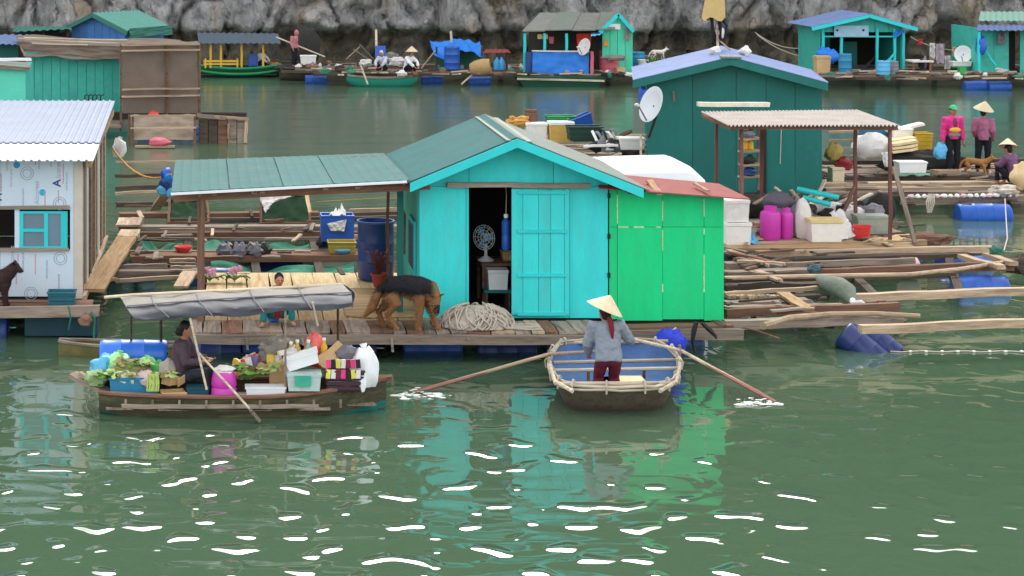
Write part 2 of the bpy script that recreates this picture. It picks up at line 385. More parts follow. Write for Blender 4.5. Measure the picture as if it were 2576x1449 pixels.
# ================================================================== limestone cliff
def cliff_material():
    m = bpy.data.materials.new('grey limestone'); m.use_nodes = True
    nt = m.node_tree; L = nt.links; b = nt.nodes['Principled BSDF']
    b.inputs['Roughness'].default_value = 0.95; b.inputs['Specular IOR Level'].default_value = 0.1
    tc = nd(nt, 'ShaderNodeTexCoord')
    def nz(sc, det=6.0, st=(1, 1, 1), rough=0.6):
        mp = nd(nt, 'ShaderNodeMapping', Scale=st); L.new(tc.outputs['Object'], mp.inputs[0])
        n = nd(nt, 'ShaderNodeTexNoise', Scale=sc, Detail=det, Roughness=rough); L.new(mp.outputs[0], n.inputs['Vector']); return n.outputs['Fac']
    def ramp(x, stops):
        r = nd(nt, 'ShaderNodeValToRGB'); L.new(x, r.inputs[0]); e = r.color_ramp.elements
        while len(e) < len(stops): e.new(0.5)
        for k, (p, c) in zip(e, stops): k.position = p; k.color = c
        return r.outputs[0]
    def mix(f, a, c):
        x = nd(nt, 'ShaderNodeMix', data_type='RGBA'); L.new(f, x.inputs[0]); L.new(a, x.inputs[6])
        if isinstance(c, tuple): x.inputs[7].default_value = c
        else: L.new(c, x.inputs[7])
        return x.outputs[2]
    base = ramp(nz(1.6, 10, (1, 1, .7), .72), [(0.34, C(150, 148, 150)), (0.45, C(198, 194, 193)), (0.54, C(216, 211, 208)), (0.64, C(236, 229, 222))])
    tan = ramp(nz(0.35, 4), [(0.52, (0, 0, 0, 1)), (0.66, (0.75, 0.75, 0.75, 1))])
    base = mix(tan, base, C(206, 182, 150))
    streak = ramp(nz(1.4, 5, (1.0, 1.0, 0.16)), [(0.56, (0, 0, 0, 1)), (0.70, (0.8, 0.8, 0.8, 1))])
    base = mix(streak, base, C(206, 200, 192))
    dk = ramp(nz(1.1, 6, (1.5, 1.5, 0.18), 0.75), [(0.53, (0, 0, 0, 1)), (0.68, (0.5, 0.5, 0.5, 1))])
    base = mix(dk, base, C(92, 90, 90))
    vo = nd(nt, 'ShaderNodeTexVoronoi', feature='DISTANCE_TO_EDGE', Scale=0.9); vmp = nd(nt, 'ShaderNodeMapping', Scale=(0.8, 0.8, 0.3)); wn_ = nd(nt, 'ShaderNodeTexNoise', Scale=1.5, Detail=4.0)
    L.new(tc.outputs['Object'], wn_.inputs['Vector']); va = nd(nt, 'ShaderNodeVectorMath', operation='ADD'); L.new(tc.outputs['Object'], va.inputs[0]); L.new(wn_.outputs['Color'], va.inputs[1]); L.new(va.outputs[0], vmp.inputs[0]); L.new(vmp.outputs[0], vo.inputs['Vector'])
    ck = ramp(vo.outputs['Distance'], [(0.0, (0.7, 0.7, 0.7, 1)), (0.06, (0, 0, 0, 1))])
    cm_ = nd(nt, 'ShaderNodeMapRange'); cm_.inputs[1].default_value = 0.42; cm_.inputs[2].default_value = 0.6; L.new(nz(1.3, 3), cm_.inputs[0])
    ck2 = nd(nt, 'ShaderNodeVectorMath', operation='SCALE'); L.new(ck, ck2.inputs[0]); L.new(cm_.outputs[0], ck2.inputs['Scale'])
    base = mix(ck2.outputs[0], base, C(52, 50, 52))
    # tide stained band of oysters and algae near the water, greenery high up
    sp = nd(nt, 'ShaderNodeSeparateXYZ'); L.new(tc.outputs['Object'], sp.inputs[0])
    zz = nd(nt, 'ShaderNodeMath', operation='MULTIPLY_ADD'); zz.inputs[1].default_value = 1.3
    L.new(nz(0.8, 5), zz.inputs[0]); L.new(sp.outputs['Z'], zz.inputs[2])
    tide = nd(nt, 'ShaderNodeMapRange'); tide.inputs[1].default_value = 2.15; tide.inputs[2].default_value = 1.9; tide.inputs[3].default_value = 0; tide.inputs[4].default_value = 0.9
    L.new(zz.outputs[0], tide.inputs[0])
    tcol = ramp(nz(1.7, 6), [(0.35, C(72, 68, 58)), (0.55, C(124, 114, 92)), (0.7, C(132, 132, 92))])
    base = mix(tide.outputs[0], base, tcol)
    vg = nd(nt, 'ShaderNodeMath', operation='MULTIPLY_ADD'); vg.inputs[1].default_value = 9.0
    L.new(nz(0.25, 6), vg.inputs[0]); L.new(sp.outputs['Z'], vg.inputs[2])
    veg = nd(nt, 'ShaderNodeMapRange'); veg.inputs[1].default_value = 10.5; veg.inputs[2].default_value = 11.5
    L.new(vg.outputs[0], veg.inputs[0])
    vcol = ramp(nz(1.5, 6), [(0.35, C(34, 48, 26)), (0.6, C(72, 94, 50))])
    base = mix(veg.outputs[0], base, vcol)
    L.new(base, b.inputs['Base Color'])
    bp = nd(nt, 'ShaderNodeBump', Strength=1.0, Distance=0.9); L.new(nz(2.2, 8, (1, 1, 0.6), 0.7), bp.inputs['Height']); L.new(bp.outputs[0], b.inputs['Normal'])
    return m
def cliff_point(x, z):
    n = noise.noise
    y = 93.5 + 2.2 * n(V((x * 0.09, 0, z * 0.03))) + 1.1 * n(V((x * 0.33, 3, z * 0.10))) + 0.7 * abs(n(V((x * 0.8, 9, z * 0.25)))) + 0.22 * n(V((x * 1.9, 5, z * 0.5))) + 0.16 * n(V((x * 3.7, 2, z * 1.6))) + 0.75 * (round(3.5 * n(V((x * 0.75, 12, z * 0.22)))) / 3.5)
    lip = 1.45 + 0.5 * n(V((x * 0.4, 20, 0))) + 0.25 * n(V((x * 1.3, 25, 0)))
    t = max(0.0, min(1.0, (lip - z) / 0.35 + 0.5))
    dv = noise.voronoi(V((x * 0.55 + 0.5 * n(V((x * 0.9, 70, z * 0.5))), 0, z * 0.22 + 0.4 * n(V((x * 0.6, 71, z * 0.7))))))[0]
    y += 0.75 * max(0.0, 1 - (dv[1] - dv[0]) / 0.13) + 0.3 * dv[0]
    y += 1.25 * t * t * (3 - 2 * t) * (0.75 + 0.45 * n(V((x * 0.5, 31, 0))))
    cr = n(V((x * 0.55, 40, z * 0.05)))
    y += 1.6 * max(0, cr - 0.38) * 4
    if z < 0.8: y -= (0.8 - z) * 0.8 * (0.5 + n(V((x * 0.7, 51, z))))
    y += max(0, z - 6) * 0.35 + 1.2 * n(V((x * 0.2, 60, z * 0.2))) * min(1, max(0, z - 4) / 6)
    return y
CLIFF_TOP = 46.0
zs = [-1.0 + 0.17 * i for i in range(30)] + [4.2 + 0.9 * i for i in range(26)]
xs = []
x = -70.0
while x < 110:
    xs.append(x); x += 0.16 if -13 < x < 40 else 0.9
cm = MB()
k = len(xs)
for z in zs:
    for x in xs:
        top = CLIFF_TOP + 3.5 * noise.noise(V((x * 0.12, 77, 0))) + 1.5 * noise.noise(V((x * 0.5, 78, 0)))
        zz = z if z < 4 else 4 + (z - 4) * (top - 4) / (zs[-1] - 4)
        cm.v.append(V((x, cliff_point(x, zz), zz)))
cm.f = [(j * k + i, j * k + i + 1, (j + 1) * k + i + 1, (j + 1) * k + i) for j in range(len(zs) - 1) for i in range(k - 1)]
o = len(cm.v)
for i, x in enumerate(xs): cm.v.append(cm.v[(len(zs) - 1) * k + i] + V((0, 30, 3)))
cm.f += [((len(zs) - 1) * k + i, (len(zs) - 1) * k + i + 1, o + i + 1, o + i) for i in range(k - 1)]
cm.build('cliff', cliff_material(), kind='structure', label='grey limestone cliff with an undercut dark tide line', origin=(0, 0, 0), sharp=180)
# ================================================================== generic goods
def barrel(name, label, base, axis=(0, 0, 1), r=0.28, h=0.88, m=None, cat='barrel', parent=None, group=None):
    m = m or BLUE
    prof = [(r * 0.9, 0), (r * 0.97, 0.02 * h), (r, 0.06 * h), (r * 0.97, 0.09 * h), (r, 0.3 * h), (r * 1.035, 0.32 * h), (r, 0.345 * h), (r, 0.64 * h), (r * 1.035, 0.66 * h), (r, 0.685 * h), (r * 0.97, 0.91 * h), (r, 0.94 * h), (r * 0.97, 0.98 * h), (r * 0.92, h), (r * 0.86, h), (r * 0.84, h * 0.975), (0.01, h * 0.975)]
    if parent is not None: return MB().lathe(prof, base, 18, axis).build(name, m, parent)
    t = thing(name, label, cat, base, group=group)
    MB().lathe(prof, base, 20, axis).build('body', m, t)
    a = V(axis).normalized(); x, y, d = orth(a)
    MB().lathe([(0.035, 0), (0.035, 0.03), (0.005, 0.03)], V(base) + d * h * 0.972 + x * r * 0.5, 8, axis).build('bung', BLACK, t)
    return t
def foam_box(name, label, c, size, m=None, lidm=None, rz=0, cat='foam box', group=None, ry=0):
    """c = centre of the bottom"""
    m = m or FOAM; t = thing(name, label, cat, c, rz, group)
    w, d, h = size; c = V(c)
    rot = Matrix.Rotation(rz, 3, 'Z') @ Matrix.Rotation(ry, 3, 'Y')
    lift = V((0, 0, abs(math.sin(ry)) * w / 2))
    MB().box(c + lift + rot @ V((0, 0, h * 0.42)), (w, d, h * 0.84), rz, 0, ry, 0.92).build('body', m, t)
    MB().box(c + lift + rot @ V((0, 0, h * 0.925)), (w * 1.05, d * 1.05, h * 0.14), rz, 0, ry).build('lid', lidm or m, t)
    return t
def open_box(name, label, c, size, m, rz=0, cat='crate', taper=0.9, group=None, parent=None, slots=0, ry=0):
    c = V(c); w, d, h = size; th = 0.02
    t = thing(name, label, cat, c, rz, group)
    rot = Matrix.Rotation(rz, 3, 'Z') @ Matrix.Rotation(ry, 3, 'Y')
    def pt(x, y, z):
        k = taper + (1 - taper) * z / h
        return c + rot @ V((x * k, y * k, z))
    b = MB().hexa([pt(-w / 2, -d / 2, 0), pt(w / 2, -d / 2, 0), pt(w / 2, d / 2, 0), pt(-w / 2, d / 2, 0), pt(-w / 2, -d / 2, th), pt(w / 2, -d / 2, th), pt(w / 2, d / 2, th), pt(-w / 2, d / 2, th)])
    b.build('bottom', m, t)
    for sx, sy in ((0, -1), (1, 0), (0, 1), (-1, 0)):
        q = MB()
        rows = slots or 1
        for k in range(rows):
            z0 = h * k / rows + (0.0 if k == 0 else 0.004) + (0.012 if slots and k else 0); z1 = h * (k + 1) / rows
            if sy: a, bb = (-w / 2, sy * d / 2), (w / 2, sy * d / 2); i = (0, -sy * th)
            else: a, bb = (sx * w / 2, -d / 2 + th), (sx * w / 2, d / 2 - th); i = (-sx * th, 0)
            q.hexa([pt(a[0], a[1], z0), pt(bb[0], bb[1], z0), pt(bb[0] + i[0], bb[1] + i[1], z0), pt(a[0] + i[0], a[1] + i[1], z0),
                    pt(a[0], a[1], z1), pt(bb[0], bb[1], z1), pt(bb[0] + i[0], bb[1] + i[1], z1), pt(a[0] + i[0], a[1] + i[1], z1)])
        q.build('side', m, t)
    rim = [pt(-w / 2, -d / 2, h), pt(w / 2, -d / 2, h), pt(w / 2, d / 2, h), pt(-w / 2, d / 2, h), pt(-w / 2, -d / 2, h)]
    MB().tube(rim, 0.017, 5).build('rim', m, t)
    return t
def bag(name, label, c, r, m, seed=0, amp=0.35, cat='bag', group=None, tie=True, tiem=None):
    """soft sack standing at c (bottom centre)"""
    c = V(c); r = V(r) if hasattr(r, '__len__') else V((r, r, r))
    if not tie: return MB().blob(c + V((0, 0, r.z * 0.8)), r, seed, amp, 1.7, 18, 12, -r.z * 0.8).build(name, m, None, label, cat, group)
    t = thing(name, label, cat, c, 0, group)
    MB().blob(c + V((0, 0, r.z * 0.8)), r, seed, amp, 1.7, 18, 12, -r.z * 0.8).build('sack', m, t)
    top = c + V((0, 0, r.z * 1.55)); q = MB()
    q.lathe([(0.012 + r.x * 0.16, -0.06), (0.012, 0.0), (r.x * 0.3, r.z * 0.4)], top, 8, (random.uniform(-.4, .4), random.uniform(-.4, .4), 1), cap=False)
    q.build('tied_neck', tiem or m, t)
    return t
def bucket(name, label, c, r, h, m, cat='bucket', inner=None):
    t = thing(name, label, cat, c)
    MB().lathe([(r * 0.78, 0), (r, h), (r * 1.06, h), (r * 1.06, h + 0.02), (r * 0.95, h + 0.01), (r * 0.74, 0.03), (0.01, 0.03)], c, 18).build('body', m, t)
    x = V(c); MB().tube([x + V((r * math.cos(a), -r * 0.25 * math.sin(a), h - 0.02 - 0.09 * math.sin(a))) for a in [i * math.pi / 8 for i in range(9)]], 0.008, 5).build('handle', inner or WHITE, t)
    return t
def cloth(name, label, a, b, c_, d, m, fold=0.05, nf=7, seed=0, cat='cloth', group=None, parent=None, drop=0.0, nu=28, nv=14):
    """draped sheet between four corners (a-b front, d-c back)"""
    a, b, c_, d = V(a), V(b), V(c_), V(d); nrm = (b - a).cross(d - a)
    nrm.normalize()
    def fn(u, v):
        p = a.lerp(b, u).lerp(d.lerp(c_, u), v)
        w = math.sin(u * nf * 3.1 + 2 * noise.noise(V((u * 3, v * 2, seed)))) * (0.4 + 0.6 * v) + noise.noise(V((u * 5, v * 5, seed + 3))) * 1.4
        return p + nrm * fold * w - V((0, 0, drop * 4 * u * (1 - u)))
    q = MB().grid(fn, nu, nv, nrm * 0.008)
    return q.build(name, m, parent, label, cat if parent is None else None, group, sharp=80)
def rope(name, label, pts, r, m, cat='rope', parent=None):
    return MB().tube(pts, r, 6).build(name, m, parent, label, cat)
def corrugated(parent, name, a, b, c_, d, pitch, amp, m, th=0.012, nv=1, trap=False, along=True):
    """sheet a-b (front) d-c (back); ribs run from front to back"""
    a, b, c_, d = V(a), V(b), V(c_), V(d); n = (b - a).cross(d - a).normalized()
    if n.z < 0: n = -n
    ln = (b - a).length; nw = max(2, int(ln / pitch)); k = 6
    def fn(u, v):
        ph = (u * nw) % 1.0
        if trap: w = 1.0 if ph < 0.18 else (0.0 if 0.3 < ph < 0.88 else (1 - (ph - 0.18) / 0.12 if ph < 0.5 else (ph - 0.88) / 0.12))
        else: w = math.sin(ph * 6.28319)
        return a.lerp(b, u).lerp(d.lerp(c_, u), v) + n * amp * w
    return MB().grid(fn, nw * (8 if trap else k), nv, n * -th).build(name, m, parent, sharp=50)
def wall_quad(parent, name, p0, p1, p2, p3, th, m):
    """slab from four corners, th pushes it backwards"""
    n = V(th); return MB().hexa([p0, p1, p1 + n, p0 + n, p3, p2, p2 + n, p3 + n]).build(name, m, parent)

# ================================================================== turquoise house
FL = 0.435
YW = 30.0
hx0, hx1 = X(1055, YW), X(1530, YW)
dx0, dx1 = X(1173, YW), X(1287, YW)
ez = 2.44
YB = 33.0
house = thing('floating_house', 'turquoise wooden house with sliding plank door and grey green roof', 'house', (4.3, YW, FL))
door_top = Z(470, YW)
apx, apz = X(1300, 29.6), 3.10
def gable_z(x, l=X(1033, 29.6), r=X(1612, 29.6), zl=2.50, zr=2.42):
    return zl + (apz - zl) * (x - l) / (apx - l) if x < apx else zr + (apz - zr) * (r - x) / (r - apx)
# front boards: wide panels with recessed joints
def front_board(x0, x1, z0, z1=None):
    g = 0.004; zt0 = (gable_z(x0) - 0.05) if z1 is None else z1; zt1 = (gable_z(x1) - 0.05) if z1 is None else z1
    pts = [(x0 + g, YW, z0), (x1 - g, YW, z0), (x1 - g, YW, zt1), (x0 + g, YW, zt0)]
    if z1 is None and x0 < apx < x1: pts = pts[:3] + [(apx, YW, apz - 0.05)] + pts[3:]
    MB().prism([V(p) for p in pts], (0, 0.04, 0)).build('wall_board', TURQ, house)
front_board(hx0, dx0, FL, ez - 0.06); front_board(dx1, X(1432, YW), FL, ez - 0.06); front_board(X(1432, YW), hx1, FL, ez - 0.06)
gl = [hx0, X(1180, YW), X(1392, YW), hx1]
MB().boxw(hx0 + .02, hx1 - .02, YW + 0.045, YW + 0.07, door_top, ez + 0.02).build('head_beam', TURQ2, house)
for a, b in zip(gl, gl[1:]): front_board(a, b, ez - 0.055)
# sides, back, floor
for nm, xx in (('side_wall', hx0), ('side_wall', hx1 - 0.04)):
    nb = 9
    for i in range(nb):
        y0 = YW + 0.05 + (YB - YW - 0.05) * i / nb; y1 = YW + 0.05 + (YB - YW - 0.05) * (i + 1) / nb - 0.006
        MB().boxw(xx + .003 * (i % 2), xx + 0.03 + .003 * (i % 2), y0, y1, FL, ez).build('wall_board', TURQ if i < 2 else FTEAL, house)
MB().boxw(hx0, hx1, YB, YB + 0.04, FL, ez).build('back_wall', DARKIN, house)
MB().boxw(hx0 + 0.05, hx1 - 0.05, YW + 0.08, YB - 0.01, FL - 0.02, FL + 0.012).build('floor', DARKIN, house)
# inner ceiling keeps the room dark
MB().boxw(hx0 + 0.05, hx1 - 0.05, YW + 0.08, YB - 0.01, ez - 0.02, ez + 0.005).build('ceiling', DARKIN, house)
# door frame, rail and sliding door
MB().boxw(dx0, dx0 + 0.035, YW - 0.012, YW + 0.06, FL, door_top).build('door_jamb', TURQ2, house)
plank(house, 'door_rail', P(1124, 464, YW - 0.07), P(1487, 467, YW - 0.07), 0.06, 0.07, W_GREY, seg=7, jit=0.008)
door = thing('door', None, None, (0, 0, 0)); door.parent = house; door.matrix_local = WM[house.name].inverted() @ Matrix.Identity(4)
db = [1287, 1312, 1351, 1381, 1411, 1430]
db = [1285.5, 1314, 1353, 1384, 1418, 1431]
for a, b in zip(db, db[1:]):
    MB().boxw(X(a, YW) + 0.003, X(b, YW) - 0.003, YW - 0.055, YW - 0.025, FL + 0.05 + random.uniform(0, .015), Z(474, YW) - random.uniform(0, .01)).build('door_board', TURQ, door)
for vv in (483, 580, 690, 788):
    MB().boxw(X(1300, YW), X(1423, YW), YW - 0.078, YW - 0.056, Z(vv + 4, YW), Z(vv - 4, YW)).build('door_batten', TURQ2, door)
# roof
ry0, ry1 = 29.55, 33.25
Lx, Rx = X(1030, 29.6), X(1616, 29.6)
Lz, Rz = 2.50, 2.415
def rp(x, y, dz=0):
    z = Lz + (apz + 0.05 - Lz) * (x - Lx) / (apx - Lx) if x < apx else Rz + (apz + 0.05 - Rz) * (Rx - x) / (Rx - apx)
    return V((x, y, z + dz))
corrugated(house, 'roof', rp(Lx - 0.05, ry1), rp(Lx - 0.05, ry0), rp(apx, ry0), rp(apx, ry1), 0.115, 0.012, ROOFG, trap=True)
corrugated(house, 'roof', rp(Rx + 0.1, ry0), rp(Rx + 0.1, ry1), rp(apx, ry1), rp(apx, ry0), 0.115, 0.010, ROOFP, trap=True)
MB().hexa([rp(apx - 0.16, ry0 - .02, 0.02), rp(apx + 0.22, ry0 - .02, 0.02), rp(apx + 0.22, ry1, 0.02), rp(apx - 0.16, ry1, 0.02),
           rp(apx - 0.16, ry0 - .02, 0.035), rp(apx + 0.22, ry0 - .02, 0.035), rp(apx + 0.22, ry1, 0.035), rp(apx - 0.16, ry1, 0.035)]).build('ridge_cap', ROOFP, house)
for xa, xb in ((Lx, apx), (apx, Rx)):
    p, q = rp(xa, ry0 - 0.03, -0.075), rp(xb, ry0 - 0.03, -0.075)
    MB().hexa([p + V((0, -.015, -.065)), q + V((0, -.015, -.065)), q + V((0, .015, -.065)), p + V((0, .015, -.065)), p + V((0, -.015, .065)), q + V((0, -.015, .065)), q + V((0, .015, .065)), p + V((0, .015, .065))]).build('barge_board', TURQ2, house)
for xx in (Lx + 0.1, Rx - 0.15):
    plank(house, 'eave_beam', rp(xx, ry0 + .03, -0.12), rp(xx, ry1 - .1, -0.12), 0.05, 0.08, W_BROWN)
# hinges on the right corner
for vv in (492, 594, 692):
    MB().boxw(hx1 - 0.012, hx1 + 0.03, YW - 0.022, YW - 0.003, Z(vv + 6, YW), Z(vv - 6, YW)).build('hinge', BLACK, house)
# things inside the room
tb = thing('table', 'low brown table standing inside the dark doorway', 'table', (X(1250, 31.2), 31.2, FL + .012))
x0, x1 = X(1205, 31.2), X(1310, 31.2)
MB().boxw(x0, x1, 30.9, 31.6, FL + 0.62, FL + 0.66).build('table_top', W_BROWN, tb)
for xx in (x0 + .04, x1 - .04):
    for yy in (30.94, 31.56): MB().boxw(xx - .025, xx + .025, yy - .025, yy + .025, FL + .012, FL + 0.62).build('leg', W_BROWN, tb)
def fan(c):
    t = thing('fan', 'pale desk fan on the table inside the doorway', 'fan', c); c = V(c)
    MB().lathe([(0.12, 0), (0.13, 0.02), (0.05, 0.06), (0.025, 0.08), (0.022, 0.26)], c, 14).build('stand', WHITE, t)
    h = c + V((0, 0, 0.36)); ax = V((-0.6, -0.75, 0.05)).normalized(); x, y, d = orth(ax)
    MB().lathe([(0.05, -0.12), (0.06, -0.02), (0.04, 0.0)], h, 10, ax).build('motor', WHITE, t)
    q = MB()
    for rr in (0.06, 0.11, 0.16, 0.19): q.tube([h + d * 0.05 + (x * math.cos(i * .314) + y * math.sin(i * .314)) * rr for i in range(21)], 0.005, 4)
    for i in range(12):
        a = i * .5236; q.tube([h + d * 0.07 + (x * math.cos(a) + y * math.sin(a)) * .03, h + d * 0.05 + (x * math.cos(a) + y * math.sin(a)) * .19], 0.004, 4)
    q.build('guard', WHITE, t)
    for i in range(3):
        a = i * 2.094; e = x * math.cos(a) + y * math.sin(a); g = d.cross(e)
        MB().hexa([h + e * .02 - g * .02 + d * .03, h + e * .02 + g * .02 + d * .03, h + e * .15 + g * .07 + d * .045, h + e * .15 - g * .04 + d * .03,
                   h + e * .02 - g * .02 + d * .034, h + e * .02 + g * .02 + d * .034, h + e * .15 + g * .07 + d * .05, h + e * .15 - g * .04 + d * .035]).build('blade', SKYB, t)
fan((X(1222, 31.15), 31.15, FL + 0.66))
bt = thing('water_bottle', 'tall blue water bottle hanging beside the sliding door', 'bottle', (X(1273, 30.25), 30.25, Z(628, 30.25)))
b0 = V((X(1273, 30.25), 30.25, Z(628, 30.25)))
MB().lathe([(0.055, 0), (0.065, 0.02), (0.065, 0.2), (0.058, 0.22), (0.065, 0.24), (0.065, 0.42), (0.03, 0.46), (0.03, 0.5), (0.02, 0.5)], b0, 14).build('body', BLUE, bt)
MB().lathe([(0.034, 0.48), (0.034, 0.53), (0.01, 0.53)], b0, 10).build('cap', WHITE, bt)
MB().tube([b0 + V((0, 0, .53)), b0 + V((.02, .1, .8)), V((b0.x, b0.y + .1, ez - .02))], 0.006, 5).build('cord', ROPE, bt)
foam_box('battery_box', 'white box with dark marks under the table inside the doorway', (X(1250, 30.8), 30.8, FL + 0.3), (0.3, 0.3, 0.3), WHITE, cat='box')
t = thing('stool', 'low dark stool carrying the white box inside the doorway', 'stool', (X(1250, 30.8), 30.8, FL + .012))
MB().boxw(X(1250, 30.8) - .22, X(1250, 30.8) + .2, 30.6, 31.0, FL + .26, FL + .3).build('seat', TEAL, t)
for sx in (-.18, .16):
    for sy in (30.63, 30.97): MB().boxw(X(1250, 30.8) + sx - .02, X(1250, 30.8) + sx + .02, sy - .02, sy + .02, FL + .012, FL + .26).build('leg', W_DARK, t)
open_box('storage_basket', 'small cream basket on the table inside the doorway', (X(1280, 31.3), 31.25, FL + .66), (0.24, 0.3, 0.12), CARD, cat='basket')

# ================================================================== green lean-to shed
shed = thing('storage_shed', 'bright green panelled lean-to shed under a faded red roof', 'shed', (6.55, YW, FL))
sx0, sx1 = hx1 + 0.015, X(1821, YW)
cols = [sx0, X(1553, YW), X(1667, YW), X(1771, YW), sx1]
ztop = lambda x: 2.37 - 0.12 * (x - sx0) / (sx1 - sx0)
for i, (a, b) in enumerate(zip(cols, cols[1:])):
    zm = Z(571, YW)
    for z0, z1 in ((FL - 0.02 - 0.02 * (i % 2), zm), (zm, None)):
        g = 0.003
        MB().prism([V((a + g, YW - 0.004 * (i % 2), z0 + g)), V((b - g, YW - 0.004 * (i % 2), z0 + g)), V((b - g, YW - 0.004 * (i % 2), (z1 or ztop(b)) - g)), V((a + g, YW - 0.004 * (i % 2), (z1 or ztop(a)) - g))], (0, 0.03, 0)).build('panel', GREEN, shed)
# bare filler showing in the panel joints
WEAR = mat('worn filler', (190, 214, 160), 0.9, 0.3, 20.0)
for u, v0, v1 in ((1553, 490, 562), (1667, 505, 556), (1667, 578, 630), (1667, 715, 735), (1771, 500, 545), (1771, 640, 735), (1771, 575, 590)):
    MB().boxw(X(u, YW) - 0.009, X(u, YW) + 0.007, YW - 0.009, YW - 0.002, Z(v1, YW), Z(v0, YW)).build('joint_filler', WEAR, shed)
for u0_, u1_ in ((1555, 1582), (1594, 1620), (1650, 1662)):
    MB().boxw(X(u0_, YW), X(u1_, YW), YW - 0.009, YW - 0.002, Z(573, YW), Z(569.5, YW)).build('joint_filler', WEAR, shed)
MB().boxw(sx1 - 0.03, sx1, YW + 0.03, 31.1, FL, 2.24).build('side_wall', GREEN, shed)
MB().boxw(sx0, sx1, 31.1, 31.13, FL, 2.24).build('back_wall', W_BROWN, shed)
corrugated(shed, 'roof', (X(1885, 29.75), 29.72, 2.235), (X(1885, 29.75) - .12, 31.15, 2.28), (Rx - .35, 31.15, 2.45), (Rx - .62, 29.72, 2.395), 0.10, 0.012, REDROOF)
plank(shed, 'roof_batten', P(1632, 455, 30.4), P(1660, 487, 29.75), 0.10, 0.03, W_TAN)
plank(shed, 'roof_batten', P(1748, 462, 30.4), P(1783, 482, 29.75), 0.05, 0.03, W_PALE)

# ================================================================== porch roof
porch = thing('porch_roof', 'flat grey green porch roof on brown posts beside the turquoise house', 'roof', (X(505, 29.75), 29.75, FL))
a, b = P(430, 483, 29.5), P(1032, 452, 29.5)
c_, d_ = P(966, 385, 33.0), P(440, 404, 32.8)
cuts = [0, 0.245, 0.47, 0.68, 1.0]
for u0_, u1_ in zip(cuts, cuts[1:]):
    e = 0.002
    p0, p1 = a.lerp(b, u0_ + e), a.lerp(b, u1_ - e); q0, q1 = d_.lerp(c_, u0_ + e), d_.lerp(c_, u1_ - e)
    corrugated(porch, 'roof_sheet', p0, p1, q1, q0, 0.14, 0.006, ROOFG, trap=True)
MB().beam(a + V((0, -.02, -.028)), b + V((-.05, -.02, -.028)), 0.02, 0.035).build('edge_strip', WHITE, porch)
plank(porch, 'front_beam', P(436, 497, 29.75), P(1080, 466, 29.75), 0.07, 0.12, W_BROWN, seg=8)
plank(porch, 'back_beam', P(470, 418, 32.6), P(966, 400, 32.6), 0.07, 0.1, W_BROWN, seg=6)
for t_ in (0.12, 0.35, 0.58, 0.8, 0.97):
    plank(porch, 'rafter', a.lerp(b, t_) + V((0, .05, -.06)), d_.lerp(c_, t_) + V((0, -.05, -.06)), 0.05, 0.06, W_BROWN)
for u in (505,):
    plank(porch, 'post', (X(u, 29.75), 29.75, FL), (X(u, 29.75), 29.75, Z(499, 29.75)), 0.105, 0.105, W_BROWN, up=(0, 1, 0), seg=6)
for u, yy in ((512, 32.9), (975, 32.9)):
    plank(porch, 'post', (X(u, yy), yy, FL - .1), (X(u, yy), yy, Z(425, 32.6)), 0.05, 0.05, W_BROWN, up=(0, 1, 0))
plank(porch, 'post', (X(1007, 30.4), 30.4, FL), (X(1007, 30.4), 30.4, 2.38), 0.09, 0.09, TEAL, up=(0, 1, 0))
for u in (540, 640, 660, 820, 900):
    MB().box(P(u, 465 + (1032 - u) * .05, 29.70), (0.07, 0.05, 0.03), random.uniform(-.3, .3)).build('wedge', W_PALE, porch)

# ================================================================== main deck
deck = thing('floating_deck', 'plank deck in front of the turquoise house with a heavy edge beam', 'deck', (3.0, 29.0, 0))
dyf, dym, dyb = 28.97, 29.86, 33.95
x = X(478, dyf); xe = X(1560, dyf)
while x < xe:
    w = random.uniform(0.17, 0.36)
    m = random.choice([W_GREY, W_GREY, W_PALE, W_BROWN])
    plank(deck, 'plank', (x + w / 2, dyf + random.uniform(0, .03), FL - 0.02 + random.uniform(-.006, .006)), (x + w / 2, dym - random.uniform(.0, .05), FL - 0.02 + random.uniform(-.006, .006)), w - 0.014, 0.035, m, seg=2, jit=.006)
    x += w
x = X(520, dyb); xe = X(1000, dyb) + .2
while x < xe:
    w = random.uniform(0.30, 0.38)
    ym = 31.6 + random.uniform(-.03, .03)
    plank(deck, 'plank', (x + w / 2, dym + .01, FL - 0.02), (x + w / 2, ym, FL - 0.02), w - 0.012, 0.03, W_TAN, seg=2, jit=.004)
    plank(deck, 'plank', (x + w / 2, ym + .012, FL - 0.016), (x + w / 2, dyb, FL - 0.016), w - 0.010, 0.03, W_CREAM, seg=2, jit=.004)
    x += w
# ply sheet in front of the house corner
plank(deck, 'plywood_sheet', (X(860, 31.2), 31.2, FL + 0.012), (X(1090, 30.3), 31.2, FL + 0.012), 2.3, 0.016, W_TAN, seg=4, jit=.003)
plank(deck, 'edge_beam', (X(480, dyf), dyf - 0.05, FL - 0.09), (X(1490, dyf), dyf - 0.05, FL - 0.11), 0.09, 0.13, W_GREY, seg=9)
plank(deck, 'edge_beam', (X(1490, dyf) + .02, dyf + 0.2, FL - 0.10), (X(1830, dyf) + .3, dyf + 0.35, FL - 0.10), 0.1, 0.15, W_GREY, seg=6)
plank(deck, 'edge_beam', (X(1500, 29.3), 29.5, FL - 0.06), (X(1830, 29.9), 29.75, FL - 0.06), 0.28, 0.05, W_BROWN, seg=5)
plank(deck, 'edge_beam', (X(478, 29.9), 30.2, FL - 0.11), (X(1800, 29.9), 30.2, FL - 0.11), 0.1, 0.12, W_DARK, seg=5)
for i, yy in enumerate((31.5, 33.2, 33.95)):
    plank(deck, 'joist', (X(500, yy), yy, FL - 0.11), (X(1060, yy), yy, FL - 0.11), 0.09, 0.12, W_DARK, seg=5)
